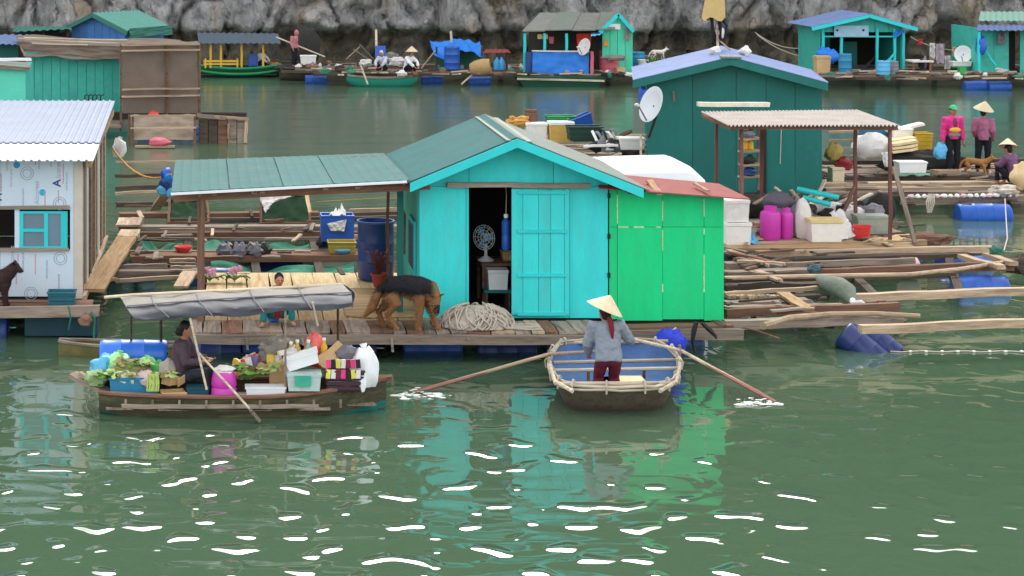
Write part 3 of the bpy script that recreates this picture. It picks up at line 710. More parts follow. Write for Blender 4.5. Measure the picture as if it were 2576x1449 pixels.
plank(deck, 'joist', (sx0 - 3, 32.8, FL - .1), (sx1, 32.8, FL - .1), 0.1, 0.12, W_DARK)
for u in (1055, 1530, 1800):
    plank(deck, 'joist', (X(u, 30), 29.6, FL - .08), (X(u, 30), 33.2, FL - .08), 0.1, 0.1, W_DARK)
for u, yy in ((530, 29.9), (680, 29.95), (870, 29.9), (1085, 30.0), (1270, 29.9), (1440, 30.0), (1690, 30.4), (600, 32.5), (800, 32.5)):
    barrel('float_barrel', None, (X(u, yy) - .42, yy, -0.02), (1, 0, 0), 0.27, 0.86, BLUE if u in (680, 1085) else DBLUE, parent=deck)
for u, v0, v1 in ((985, 850, 885), (1176, 850, 856), (760, 850, 868), (620, 850, 880)):
    MB().tube([P(u, v0, dyf - .11), P(u + 3, v1, dyf - .11)], 0.02, 6).build('mooring_peg', W_GREY, deck)

# rope heap on the deck
def rope_heap(c, rx, ry, rz):
    t = thing('rope_heap', 'large heap of pale mooring rope in front of the open doorway', 'rope', c); c = V(c); q = MB(); rd = random.Random(3)
    MB().blob(c + V((0, 0, 0.0)), (rx * .92, ry * .92, rz * .9), 5, 0.15, 1.5, 20, 10, 0.0).build('core', ROPE, t)
    for i in range(95):
        a0 = rd.uniform(0, 6.28); sp = rd.uniform(0.25, 0.9) * rd.choice((-1, 1)); h0 = rd.uniform(0.55, 1.0); pts = []
        for k in range(9):
            s = k / 8; a = a0 + sp * s; ph = (1.35 - 1.35 * s) * h0
            e = 1.0 + 0.05 * math.sin(6 * s + i)
            pts.append(c + V((rx * e * math.cos(a) * math.cos(ph), ry * e * math.sin(a) * math.cos(ph), max(0.015, rz * e * math.sin(ph)))))
        q.tube(pts, rd.uniform(0.011, 0.016), 5)
    for i in range(7):
        y = rd.uniform(-.3, .1); q.tube([c + V((rx * .8 + .12 * k, y + .05 * math.sin(k + i), 0.02)) for k in range(5)], 0.013, 5)
    q.build('rope_strands', ROPE, t, kind='stuff')
rope_heap((X(1200, 29.35), 29.38, FL), 0.53, 0.36, 0.33)
t = thing('blue_drum', 'tall dark blue drum standing at the corner of the turquoise house', 'barrel', G(945, 705, FL))
dc = G(945, 700, FL + .02); dr = 0.295
MB().lathe([(dr * .95, 0), (dr, 0.03), (dr, 0.28), (dr * 1.03, .3), (dr, .32), (dr, .58), (dr * 1.03, .6), (dr, .62), (dr, .90), (dr * 1.04, .92), (dr * 1.04, .95), (dr * .97, .95), (dr * .95, .88), (0.01, .88)], dc, 26).build('body', DBLUE, t)
MB().lathe([(dr * 1.05, .925), (dr * 1.06, .935), (dr * 1.05, .955), (dr * 1.0, .955)], dc, 26, cap=False).build('rim', BLUE, t)
pc = G(953, 722, FL + .02)
t = thing('flower_pot', 'red pot with a dry reddish plant in front of the blue drum', 'plant pot', pc)
MB().lathe([(0.08, 0), (0.12, 0.19), (0.135, 0.19), (0.135, 0.22), (0.12, 0.22), (0.11, 0.18), (0.01, 0.18)], pc, 16).build('pot', mat('red clay', (160, 70, 58), 0.8), t)
q = MB(); rd = random.Random(5)
for i in range(60):
    a = rd.uniform(0, 6.28); e = rd.uniform(0.3, 1.0); b0 = pc + V((0, 0, .2)); tip = b0 + V((math.cos(a) * .16 * e, math.sin(a) * .16 * e, rd.uniform(.1, .38)))
    q.tube([b0, b0.lerp(tip, .6) + V((0, 0, .03)), tip], [.006, .005, .003], 4); w = V((math.cos(a + 1.5), math.sin(a + 1.5), 0)) * .03; l = V((math.cos(a), math.sin(a), .6)) * .06
    q.add([tip - w * .3, tip + l * .5 - w, tip + l, tip + l * .5 + w], [(0, 1, 2, 3)])
q.build('foliage', mat('dry red leaves', (116, 66, 52), 0.8, 0.3), t)
# corner clutter beside the house wall
mp = MB().tube([P(1017, 640, 30.6), P(1018, 540, 30.6), P(1010, 520, 30.5)], 0.02, 6).build('broom_stick', W_BROWN, None, 'brown broom stick leaning by the turquoise house corner', 'stick')
bag('tan_bag', 'small tan bag on the ground beside the house corner post', G(1018, 700, FL + .02), (0.07, 0.06, 0.13), mat('ochre bag', (196, 160, 88), 0.8), 4, cat='bag')
fr = thing('side_window', 'turquoise window shutter on the narrow left wall of the house', 'shutter', (hx0 - .02, 30.9, FL + .5))
MB().boxw(hx0 - .035, hx0 - .004, 30.5, 31.3, FL + .55, FL + 1.35).build('frame', TURQ2, fr)
for k in range(3): MB().boxw(hx0 - .05, hx0 - .036, 30.58 + k * .24, 30.76 + k * .24, FL + .62, FL + 1.28).build('pane', GLASS, fr)
# ================================================================== silver roofed house on the left
lh = thing('floating_house', 'unfinished house wrapped in printed white film under a shiny silver roof', 'house', (X(60, 31.4), 31.4, 0.5))
YL = 31.4; LZ = 0.5
lx0, lx1 = X(-330, YL), X(186, YL)
def sheet(x0, x1, z0, z1): MB().boxw(x0 + .003, x1 - .003, YL, YL + 0.02, z0, z1).build('wall_sheet', WRAP, lh)
wz0, wz1 = Z(628, YL), Z(527, YL)
sheet(lx0, X(-200, YL), LZ, 2.66); sheet(X(-200, YL), X(0, YL), wz1, 2.66); sheet(X(0, YL), lx1, wz1, 2.66)
sheet(X(-200, YL), X(0, YL), LZ, wz0); sheet(X(0, YL), lx1, LZ, wz0); sheet(X(176, YL), lx1, wz0, wz1)
MB().boxw(X(37, YL), X(49, YL), YL - .01, YL + .03, wz0, wz1).build('window_post', WRAP, lh)
MB().boxw(lx1, X(208, YL), YL - 0.015, YL + 0.04, LZ - .03, 2.62).build('corner_board', mat('pale bare board', (214, 204, 190), 0.8, 0.12, 3.0), lh)
for v in (524, 629): plank(lh, 'window_trim', P(-210, v, YL - .03), P(174, v - 2, YL - .03), 0.05, 0.045, W_GREY, seg=5)
win = thing('window', None, None, (0, 0, 0)); win.parent = lh; win.matrix_local = WM[lh.name].inverted()
for x0, x1, y0, y1 in ((49, 59, 531, 626), (153, 170, 531, 626), (59, 153, 531, 537), (59, 153, 619, 626), (111, 121, 537, 619), (59, 111, 575, 583)):
    MB().boxw(X(x0, YL), X(x1, YL), YL - .02, YL + .02, Z(y1, YL), Z(y0, YL)).build('frame', TURQ2, win)
for x0, x1, y0, y1 in ((59, 111, 537, 575), (59, 111, 583, 619), (121, 153, 537, 619)):
    MB().boxw(X(x0, YL), X(x1, YL), YL + .002, YL + .008, Z(y1, YL), Z(y0, YL)).build('pane', GLASS, win)
# side wall: bare studs and boards running back
ybk = 37.6
for i in range(13):
    y0 = YL + 0.12 + i * 0.49
    if i % 2 == 0:
        MB().boxw(X(208, YL) - .03, X(208, YL), y0, y0 + 0.27, LZ, 2.56 + .02 * i).build('stud_board', (W_PALE, W_GREY, mat('pale bare board', (1, 1, 1)))[i % 3], lh)
MB().boxw(X(208, YL) - .10, X(208, YL) - .07, YL + .1, ybk, LZ, 2.58).build('inner_wall', W_DARK, lh)
MB().boxw(lx0, lx1, ybk, ybk + .03, LZ, 2.9).build('back_wall', DARKIN, lh)
MB().boxw(lx0, X(208, YL) - .12, YL + .03, ybk - .02, LZ - .05, LZ - .01).build('floor', DARKIN, lh)
MB().boxw(lx0, X(208, YL) - .12, YL + .4, ybk - .02, 2.3, 2.32).build('ceiling', DARKIN, lh)
plank(lh, 'side_sill', (X(208, YL) + .02, YL, LZ - .03), (X(208, YL) + .02, ybk, LZ - .03), 0.06, 0.08, W_PALE, seg=6)
plank(lh, 'eave_beam', (X(225, YL), YL - .1, 2.55), (X(225, YL) + .02, ybk, 2.80), 0.05, 0.1, W_TAN, seg=6)
corrugated(lh, 'roof', (lx0 - .1, 32.6, 2.755), (X(236, 30.95), 32.6, 2.755), (X(291, 38.1), 38.1, 2.96), (lx0 - .1, 38.1, 2.96), 0.118, 0.022, SILVER, trap=True)
corrugated(lh, 'roof', (lx0 - .1, 30.95, 2.655), (X(236, 30.95), 30.95, 2.655), (X(236, 30.95) - .002, 32.75, 2.74), (lx0 - .1, 32.75, 2.74), 0.118, 0.022, mat('zinc sheet with painted sky glare', (196, 198, 206), 0.4, 0.08, 2.0, metal=0.15), trap=True)  # lower sheet: sky reflection put into its paler colour
# printed film: vertical lettering, red strokes, teal spots and round stamps
NAVY = mat('navy print', (58, 70, 130), 0.6, 0.1); GREYP = mat('grey print', (160, 174, 192), 0.6, 0.1); REDP = mat('red print', (218, 150, 156), 0.6, 0.1); TEALP = mat('cyan print', (60, 168, 210), 0.6, 0.1)
def lettering(txt, u, v, size, m, rot=90, font_bold=False, y=YL - 0.004):
    cu = bpy.data.curves.new('lettering', 'FONT'); cu.body = txt; cu.size = size; cu.extrude = 0.0008; cu.offset = 0.004 if font_bold else 0
    ob = bpy.data.objects.new('lettering', cu); COL.objects.link(ob)
    bpy.context.view_layer.update()
    me = bpy.data.meshes.new_from_object(ob.evaluated_get(bpy.context.evaluated_depsgraph_get()))
    bpy.data.objects.remove(ob)
    me.materials.clear(); me.materials.append(m)
    M = Matrix.Translation(P(u, v, y)) @ Matrix.Rotation(R(90), 4, 'X') @ Matrix.Rotation(R(rot), 4, 'Z')
    return link('lettering', me, M, lh)
for u, v in ((152, 470), (36, 688), (4, 505), (98, 500), (30, 760)):
    if v < 740:
        lettering('A', u, v, 0.17, NAVY, font_bold=True) if u != 98 else None
        lettering('lcorest' if u != 98 else 'Alcorest', u, v - 22 if u != 98 else v + 14, 0.105, GREYP)
for u, v0, v1 in ((146, 478, 510), (158, 412, 462), (40, 690, 715), (112, 480, 528), (2, 440, 480), (44, 640, 672), (88, 640, 690), (88, 400, 415)):
    MB().boxw(X(u, YL), X(u, YL) + .014, YL - .004, YL - .002, Z(v1, YL), Z(v0, YL)).build('red_stroke', REDP, lh)
for u, v in ((107, 484), (42, 415), (35, 690)):
    MB().lathe([(0.05, 0), (0.052, 0.002), (0.001, 0.002)], P(u, v, YL - .001), 12, (0, -1, 0)).build('cyan_spot', TEALP, lh)
for u, v in ((68, 436), (150, 512), (78, 738), (152, 650)):
    q = MB()
    for rr in (0.10, 0.065): q.tube([P(u, v, YL - .003) + V((math.cos(i * .314) * rr, 0, math.sin(i * .314) * rr)) for i in range(21)], 0.005, 4)
    q.build('round_stamp', GREYP, lh)
for u, v in ((30, 470), (60, 520), (130, 420), (20, 430), (120, 700), (60, 680), (170, 480), (150, 735), (100, 425)):
    lettering('alcorest panel', u, v, 0.05, GREYP)
# its landing
ld = thing('floating_deck', 'brown landing in front of the film wrapped house', 'deck', (X(60, 30.6), 30.6, 0))
for i, (y0, z0, m) in enumerate(((31.2, .45, W_BROWN), (30.95, .445, W_BROWN), (30.7, .44, W_BROWN))):
    plank(ld, 'plank', (X(-300, y0), y0, z0), (X(232, y0), y0, z0), 0.23, 0.05, m, seg=7)
plank(ld, 'edge_beam', P(-300, 790, 30.3), P(250, 781, 30.3), 0.1, 0.16, W_GREY, seg=7)
plank(ld, 'joist', (X(-300, 31.6), 31.6, .36), (X(215, 31.6), 31.6, .36), 0.1, .14, W_DARK)
MB().boxw(X(62, 30.75), X(244, 30.75), 30.75, 31.4, 0.02, 0.34).build('float_tank', mat('dark teal float', (36, 72, 82), 0.6, 0.2), ld)
for u in (-40, 10): barrel('float_barrel', None, (X(u, 31) - .8, 31, 0.05), (1, 0, 0), .27, .86, DBLUE, parent=ld)
MB().tube([P(172, 770, 30.2), P(178, 800, 30.2), P(172, 830, 30.22)], .012, 5).build('mooring_rope', NETG, ld); MB().tube([P(228, 785, 30.22), P(238, 800, 30.2), P(236, 850, 30.22)], .018, 5).build('mooring_rope', NETG, ld)
bag('small_sack', 'small brown sack hanging off the landing beam corner', P(215, 820, 30.15), (.1, .08, .1), mat('brown sack', (132, 100, 84), .9), 2)
open_box('teal_crate', 'dark teal plastic crate on the landing of the film wrapped house', (X(156, 30.85), 30.85, .475), (.42, .28, .2), mat('dark teal crate', (44, 104, 118), .6), slots=3)
# gangway
gw = thing('gangway', 'long tan plank gangway running back beside the film wrapped house', 'gangway', G(230, 735, .5))
plank(gw, 'plank', G(232, 732, .5), G(318, 598, .5), 0.36, 0.05, W_TAN, seg=6)
plank(gw, 'plank', G(286, 640, .46) + V((.12, 0, 0)), G(338, 590, .46), 0.2, 0.05, W_PALE)
plank(gw, 'cross_plank', G(252, 706, .46), G(298, 702, .46), 0.12, 0.05, W_TAN)
for k, (u, v) in enumerate(((305, 556), (322, 556), (338, 556), (310, 585), (332, 585))):
    plank(gw, 'plank', G(u, v + 10, .5) + V((0, -.1, 0)), G(u + 8, v - 6, .5), 0.22, 0.04, W_PALE)
plank(None, 'ramp_board', G(390, 528, .35), P(415, 488, 41.5), 0.22, 0.04, W_PALE, label='pale board leaning up on the cage beams left of the porch', cat='board')
rope('orange_rope', 'orange rope sagging from the silver roof corner to the porch', sag(P(283, 372, 37.0), P(430, 438, 33), .25), .018, ROPEO)
q = thing('blue_bundle', 'bundle of blue plastic floats tied at the left end of the porch', 'floats', P(418, 495, 33.2))
for i, (u, v, rr) in enumerate(((420, 438, .10), (418, 462, .11), (408, 478, .09), (428, 485, .08), (424, 448, .08))):
    MB().blob(P(u, v, 33.2 - .02 * i), (rr, rr, rr * 1.05), i, .3).build('float', (BLUE, DBLUE, SKYB, SKYB, TARPB)[i], q)
bag('white_sack', 'white plastic sack hanging behind the silver roof corner', P(300, 395, 38.5), (.13, .12, .2), CLOTHW, 8)

# ================================================================== fish cage raft behind the porch
cage = thing('fish_raft', 'weathered timber fish cage raft behind the porch', 'raft', G(640, 560, .1))
def bm(u0_, v0_, u1_, v1_, w, h, m, z=.35, nm='beam', par=None, seg=6):
    return plank(par or cage, nm, G(u0_, v0_, z), G(u1_, v1_, z), w, h, m, seg=seg)
for a in ((290, 408, 505, 405, .07, .05, W_PALE), (290, 442, 420, 440, .14, .08, W_DARK), (290, 474, 420, 470, .12, .1, W_DARK), (880, 530, 1005, 527, .1, .08, W_PALE), (880, 540, 1005, 536, .1, .08, W_DARK), (290, 487, 420, 480, .06, .05, W_PALE), (292, 515, 430, 512, .2, .1, W_DARK),
          (300, 542, 800, 538, .3, .1, W_BROWN), (430, 556, 1000, 549, .12, .1, W_DARK), (300, 575, 1010, 574, .3, .12, W_GREY), (300, 590, 900, 588, .12, .1, W_BROWN), (300, 601, 900, 600, .05, .05, W_GREY),
          (330, 648, 930, 645, .42, .12, W_BROWN), (330, 633, 900, 630, .06, .05, W_PALE), (270, 688, 520, 686, .2, .1, W_GREY), (290, 706, 520, 694, .08, .06, W_PALE), (300, 672, 420, 668, .1, .08, W_GREY)):
    bm(*a)
for u in (360, 480, 640, 790, 960):
    plank(cage, 'cross_beam', (X(u, 37), 34.6, .26), (X(u, 41) - .1, 42.5, .26), .14, .1, W_DARK)
for k, (u0_, v0_, u1_, v1_) in enumerate(((350, 605, 485, 640), (510, 605, 800, 636), (530, 660, 890, 685))):
    cloth('net', None, G(u0_, v1_, .24), G(u1_, v1_, .24), G(u1_, v0_, .3), G(u0_, v0_, .3), NETG, .06, 4, k, parent=cage, drop=.12)
for u, yy in ((330, 36), (520, 35.4), (700, 36.4), (560, 39.5), (860, 39.5)):
    barrel('float_barrel', None, (X(u, yy) - .42, yy, .02), (1, 0, 0), .26, .86, DBLUE, parent=cage)
plank(None, 'stub_plank', G(455, 722, .4), G(478, 684, .4), .25, .04, W_PALE, label='short pale plank laid beside the front porch post', cat='plank')
bucket('red_basin', 'round red basin on the net left of the porch post', G(461, 632, .42), .15, .07, RED, cat='basin')
rd = random.Random(12)
for k in range(46):      # odd boards, stakes and rags lying over the cage beams
    u, v = rd.uniform(295, 880), rd.choice((516, 541, 557, 575, 590, 602, 633, 648, 688)) + rd.uniform(-3, 3); z = .42 + rd.uniform(0, .04)
    if v < 530 and u > 430: continue
    if rd.random() < .6: plank(cage, 'loose_board', G(u, v, z), G(u + rd.uniform(25, 110), v + rd.uniform(-3, 3), z), rd.uniform(.04, .12), .03, rd.choice((W_GREY, W_DARK, W_BROWN, W_GREY, W_PALE)), seg=3)
    else: plank(cage, 'loose_board', G(u, v + 4, z), G(u + rd.uniform(-12, 25), v - 12, z + .02), rd.uniform(.05, .1), .03, rd.choice((W_GREY, W_DARK, W_PALE)), seg=2)
# wooden box frame by the red basin
t = thing('plank_box', 'rough grey plank box on the raft beside the porch post', 'box', G(468, 672, .41))
for k in range(4): plank(t, 'slat', G(428, 680 - 9 * k, .42 + .03 * k), G(492, 679 - 9 * k, .42 + .03 * k), .08, .03, W_PALE if k % 2 else W_GREY)
t = thing('tangle_heap', 'dark heap of tangled net and shells on the cage raft', 'net heap', G(610, 640, .42))
for i in range(6): MB().blob(G(565 + i * 19, 632 - 3 * (i % 2), .47), (.14, .14, .13), i, .6, 3.0).build('net_clump', NETD if i % 2 else CLOTHG, t)
q = MB()
for i in range(12): q.tube([G(560 + i * 9, 628, .5) + V((0, 0, .06 * (i % 3))), G(566 + i * 9, 616, .6) + V((0, 0, .05 * (i % 2)))], .012, 5)
q.build('sticks', ROPE, t)
# net frames standing on the raft
for nm, lab, u0_, u1_, vt, vb, yy in (('net_pen', 'square green net frame on the cage raft under the porch', 424, 524, 500, 560, 40.5), ('net_pen', 'dark green net frame beside the hanging grey tarp', 655, 780, 488, 562, 40.2)):
    t = thing(nm, lab, 'net frame', (X((u0_ + u1_) / 2, yy), yy, Z(vb, yy)), group=None)
    pts = [P(u0_, vb, yy), P(u1_, vb, yy), P(u1_ - 4, vt, yy + .5), P(u0_ + 4, vt, yy + .5)]
    for a, b in zip(pts, pts[1:] + pts[:1]): plank(t, 'frame_bar', a, b, .05, .05, W_BROWN, up=(0, 1, .2))
    cloth('net', None, pts[0] + V((0, .02, 0)), pts[1] + V((0, .02, 0)), pts[2] + V((0, .02, 0)), pts[3] + V((0, .02, 0)), mat('dark green net', (46, 70, 48), .95, .3, 14), .04, 5, u0_, parent=t)
cloth('grey_tarp', 'pale grey speckled tarp hung on the net frame', P(668, 535, 40.0), P(690, 505, 40.0), P(740, 492, 40.2), P(650, 490, 40.2), CLOTHW, .05, 4, 4)
plank(None, 'leaning_board', P(780, 535, 40), P(770, 488, 40.4), .07, .03, W_CREAM, up=(0, 1, 0), label='pale board leaning upright beside the dark net frame', cat='board')
# blue and yellow crates behind the drum
by = 36.8
open_box('blue_crate', 'tall blue crate with white rags over it behind the drum', (X(848, by), by, Z(605, by)), (.6, .4, .47), BLUE, taper=.98)
cloth('white_rag', 'white rag hanging over the blue crate', P(832, 580, by - .26), P(866, 582, by - .26), P(872, 552, by - .24), P(822, 562, by - .24), CLOTHW, .03, 3, 2)
cloth('white_sheet', 'white crumpled sheet on top of the blue crate', P(826, 543, by - .2), P(872, 543, by - .2), P(862, 520, by + .15), P(840, 532, by + .15), CLOTHW, .05, 3, 7)
open_box('yellow_crate', 'muddy yellow crate in front of the blue crate', (X(860, 36.2), 36.2, .41), (.5, .35, .2), mat('muddy yellow plastic', (164, 142, 60), .6, .2), slots=3)
bag('dark_sack', 'small dark sack beside the yellow crate', G(812, 622, .41), (.12, .1, .11), BLACK, 3, tie=False)
bucket('blue_bowl', 'shallow blue bowl before the yellow crate', G(862, 636, .42), .16, .05, SKYB, cat='bowl')
# thin mooring lines over the water
for lab, a, b in (('thin yellow line stretched over the water behind the blue crate', (795, 508, 41), (1000, 496, 41)),):
    rope('mooring_line', lab, [P(*a), P(*b)], .01, mat('yellow line', (150, 140, 60), .9))

# ================================================================== plants with pink flowers
def pink_plant(label, c, s, seed):
    t = thing('flowering_plant', label, 'plant', c, group='pink flowering plants'); rd = random.Random(seed); c = V(c)
    for i in range(7):
        a = i * .9 + seed; l = s * rd.uniform(.7, 1.1); e = V((math.cos(a), math.sin(a) * .6, 0)); w = V((-e.y, e.x, 0)) * l * .28
        b0 = c + V((0, 0, .03)); q = MB()
        def fn(u, v, b0=b0, e=e, w=w, l=l): return b0 + e * l * u + w * (v * 2 - 1) * math.sin(math.pi * (.08 + .9 * u)) + V((0, 0, l * (1.0 * u - .9 * u * u + .25 * (v - .5) ** 2)))
        q.grid(fn, 6, 4, (0, 0, .006)); q.build('leaf', LEAF, t)
    for k in range(2):
        q = MB(); f = c + V((rd.uniform(-.06, .06), rd.uniform(-.05, .05), s * .75))
        q.tube([c + V((0, 0, .02)), f], .008, 5)
        for j in range(10): q.blob(f + V((rd.uniform(-.05, .05), rd.uniform(-.05, .05), rd.uniform(-.03, .05))), .035, j, .3, nu=7, nv=5)
        q.build('flower', mat('pale pink petals', (226, 160, 190), .7), t)
pink_plant('pink flowering plant on the deck right beside the porch post', G(528, 712, FL), .24, 1)
pink_plant('pink flowering plant with big round leaves away from the post', G(590, 712, FL), .27, 2)
# ================================================================== middle left: teal house under brown shade net
YM = 62.0
mh = thing('floating_house', 'long teal plank house with brown shade net roof and screen', 'house', (X(190, YM), YM, .4))
mz0 = .4
n = 11
for i in range(n):
    a, b = 64 + (305 - 64) * i / n, 64 + (305 - 64) * (i + 1) / n
    zt = lambda u: Z(128 + (u - 64) * .09, YM)
    MB().prism([V((X(a, YM) + .01, YM, mz0)), V((X(b, YM) - .01, YM, mz0)), V((X(b, YM) - .01, YM, zt(b))), V((X(a, YM) + .01, YM, zt(a)))], (0, .04, 0)).build('wall_board', FTEAL, mh)
MB().boxw(X(300, YM - .2), X(308, YM - .2), YM - .25, YM - .15, mz0 - .1, Z(128, YM)).build('corner_post', TURQ2, mh)
MB().boxw(X(64, YM), X(305, YM), YM + 4.5, YM + 4.6, mz0, 2.3).build('back_wall', FTEAL, mh)
# roof net: sagging sheet over the long side
a, b, c_, d_ = P(60, 142, YM - .5), P(312, 152, YM - .5), P(455, 102, 67.5), P(40, 92, 67.5)
cloth('roof_net', None, a, b, c_, d_, BROWNTARP, .05, 3, 1, parent=mh)
cloth('roof_fringe', None, P(62, 130, YM - .55), P(308, 152, YM - .55), P(308, 118, YM - .45), P(40, 104, YM - .45), BROWNTARP, .05, 5, 3, parent=mh)
for u0_, v0_, u1_, v1_ in ((45, 100, 300, 112), (60, 98, 320, 104), (80, 112, 220, 116)):
    MB().tube([P(u0_, v0_ - 3, YM - .6), P((u0_ + u1_) / 2, (v0_ + v1_) / 2 - 2, YM - .6), P(u1_, v1_ - 3, YM - .6)], .025, 5).build('batten', BAMBOO, mh)
# screen
cloth('net_screen', None, P(308, 285, 59.8), P(502, 285, 60.6), P(502, 112, 60.6), P(304, 112, 59.8), BROWNTARP, .035, 6, 9, parent=mh, nu=40)
cloth('net_top', None, P(304, 113, 59.75), P(503, 113, 60.55), P(498, 103, 63), P(320, 104, 63), BROWNTARP, .04, 4, 2, parent=mh)
for v in (111, 125, 222, 240):
    plank(mh, 'screen_rail', P(306, v + 3, 59.62), P(502, v, 60.4), .06, .05, W_PALE, seg=4)
for u, yy in ((304, 59.8), (420, 60.2), (502, 60.6)):
    MB().tube([(X(u, yy), yy, .2), P(u, 112, yy)], .04, 6).build('screen_post', W_BROWN, mh)
plank(mh, 'base_beam', P(64, 290, 61.5), P(620, 292, 61.5), .3, .2, W_DARK)
for u, yy in ((380, 60.8), (470, 61), (200, 62.5)): barrel('float_barrel', None, (X(u, yy) - .4, yy, 0), (1, 0, 0), .27, .86, DBLUE, parent=mh)
# lower green neighbour at the very left edge and its roof
ln = thing('floating_hut', 'pale teal hut cut by the left edge of the picture', 'hut', (X(30, 57), 57, .4))
MB().boxw(X(-120, 57), X(64, 57), 57, 57.05, .4, Z(165, 57)).build('front_wall', mat('mint paint', (96, 206, 180), .6, .1, 2), ln)
MB().boxw(X(60, 57), X(64, 57), 57.06, 59, .4, Z(168, 57)).build('side_wall', FTEAL, ln)
plank(ln, 'eave_beam', P(-100, 160, 56.9), P(74, 175, 56.9), .1, .08, W_GREY)
MB().hexa([P(-100, 158, 56.8), P(76, 172, 56.8), P(80, 160, 59.2), P(-100, 150, 59.2), P(-100, 155, 56.8), P(76, 169, 56.8), P(80, 157, 59.2), P(-100, 147, 59.2)]).build('roof', OLDROOF, ln)
plank(None, 'white_rail', P(-60, 149, 57.6), P(78, 149, 57.6), .08, .08, WHITE, label='white rail sticking out above the hut at the left edge', cat='rail')
bh = thing('floating_hut', 'hut with pale blue sheet roof behind the brown net roof at left edge', 'hut', (X(20, 67), 67, .4))
corrugated(bh, 'roof', P(-120, 106, 66), P(50, 112, 66), P(82, 88, 71), P(-120, 84, 71), .2, .02, ROOFB)
MB().boxw(X(-120, 66.5), X(45, 66.5), 66.5, 66.6, .4, Z(110, 66.5)).build('wall', TEAL, bh)
for k, (u, lab, m) in enumerate(((82, 'pink bin against the teal wall nearest the left edge', PINK), (172, 'pink bin in the middle of the teal wall', PINK), (185, 'pink bin right of another pink bin by the teal wall', PINK))):
    bucket('pink_bin', lab, (X(u, YM - .8), YM - .8, .42), .22, .45, mat('deep pink plastic', (206, 66, 130), .5), cat='bin')
t = thing('bicycle_rack', 'dark metal rack standing against the teal wall', 'rack', (X(235, YM - .7), YM - .7, .42))
for k in range(5): MB().tube([P(212 + k * 10, 258, YM - .7), P(214 + k * 10, 240, YM - .7), P(222 + k * 10, 238, YM - .7)], .02, 5).build('bar', BLACK, t)
wk = thing('walkway', 'plank walkway in front of the long teal plank house', 'walkway', (X(190, YM - 1), YM - 1, .4))
for k in range(4): plank(wk, 'plank', (X(40, 60), 59.8 + k * .5, .37), (X(310, 61), 59.8 + k * .5, .37), .45, .06, W_GREY)
# wet sheet hanging to the water + float box
t = thing('hanging_sheet', 'wet beige sheet hung from a rail down to the water', 'sheet', (X(410, 58), 58, 0))
cloth('sheet', None, P(335, 352, 58.2), P(487, 352, 58.2), P(490, 290, 58.6), P(328, 290, 58.6), BEIGETARP, .05, 5, 12, parent=t)
for v in (291, 322): plank(t, 'rail', P(328, v, 58.1), P(492, v - 1, 58.1), .06, .05, W_PALE)
for u in (325, 334, 490): MB().tube([P(u, 288, 58.15), (X(u, 58.15), 58.15, -.2)], .035, 6).build('post', W_BROWN, t)
plank(None, 'drift_plank', (X(340, 57.2), 57.2, .05), (X(440, 57.2), 57.2, .05), .25, .05, W_PALE, label='pale plank floating under the hanging beige sheet', cat='plank')
bag('pink_float', 'faded pink float bag lying on the drifting plank', (X(402, 57.2), 57.2, .07), (.28, .12, .13), PINK, 4, tie=False, cat='float')
bag('red_sack', 'small red sack on the walkway before the brown screen', (X(385, 59.2), 59.2, .45), (.2, .18, .22), RED, 5)
t = thing('float_box', 'dark weathered box float with pale rails left of the open water', 'float', (X(560, 58.5), 58.5, 0))
fx0, fx1 = X(500, 58.5), X(620, 58.5)
for k in range(5):
    a = fx0 + (fx1 - fx0) * k / 5
    MB().boxw(a + .01, a + (fx1 - fx0) / 5 - .01, 58.5, 58.56, -.1, Z(298, 58.5) - .02 * (k % 2)).build('board', (W_DARK, W_DARK, W_BROWN, W_GREY, W_GREY)[k], t)
MB().boxw(fx0, fx1, 58.57, 59.6, -.1, Z(302, 58.5)).build('core', W_DARK, t)
plank(t, 'rail', P(540, 293, 58.4), P(626, 300, 58.4), .08, .07, W_PALE); plank(t, 'rail', P(496, 290, 58.4), P(568, 297, 58.4), .08, .1, W_GREY)
plank(t, 'rail', P(620, 298, 58.42), P(617, 360, 58.42), .09, .07, W_PALE, up=(0, 1, 0)); plank(t, 'rail', P(574, 312, 58.42), P(574, 350, 58.42), .06, .05, W_PALE, up=(0, 1, 0))

# ================================================================== big dark teal house
gh = thing('floating_house', 'large dark teal boarded house with blue corrugated roof and dish', 'house', (X(1850, 45), 45, .35))
YG = 45.0
gz = .35
rfy, rby = 44.6, 48.7
gax = X(1848, rfy); gaz = Z(146, rfy)
glx, grx = X(1606, rfy), X(2084, rfy); glz, grz = Z(201, 45.4), Z(201, 45.4)
def gz_at(x): return glz + (gaz - glz) * (x - glx) / (gax - glx) if x < gax else grz + (gaz - grz) * (grx - x) / (grx - gax)
bu = [1632, 1745, 1852, 1925, 1995, 2060]
for k, (a, b) in enumerate(zip(bu, bu[1:])):
    x0, x1 = X(a, YG) + .004, X(b, YG) - .004
    y = YG + .006 * (k % 2)
    pts = [V((x0, y, gz)), V((x1, y, gz)), V((x1, y, gz_at(x1) - .12))]
    if x0 < gax < x1: pts.append(V((gax, y, gaz - .12)))
    pts.append(V((x0, y, gz_at(x0) - .12)))
    if a == 1852:   # panel behind the dark sheet drawn for the doorway
        MB().prism(pts, (0, .05, 0)).build('wall_board', TEAL, gh)
    else: MB().prism(pts, (0, .05, 0)).build('wall_board', TEAL, gh)
MB().boxw(X(1632, YG), X(1632, YG) + .05, YG + .06, 48.4, gz, glz).build('side_wall', TEAL, gh)
MB().boxw(X(2060, YG) - .05, X(2060, YG), YG + .06, 48.4, gz, grz).build('side_wall', TEAL, gh)
MB().boxw(X(1632, YG), X(2060, YG), 48.4, 48.45, gz, grz).build('back_wall', TEAL, gh)
def gr(x, y, dz=0): return V((x, y, gz_at(x) + dz + .03))
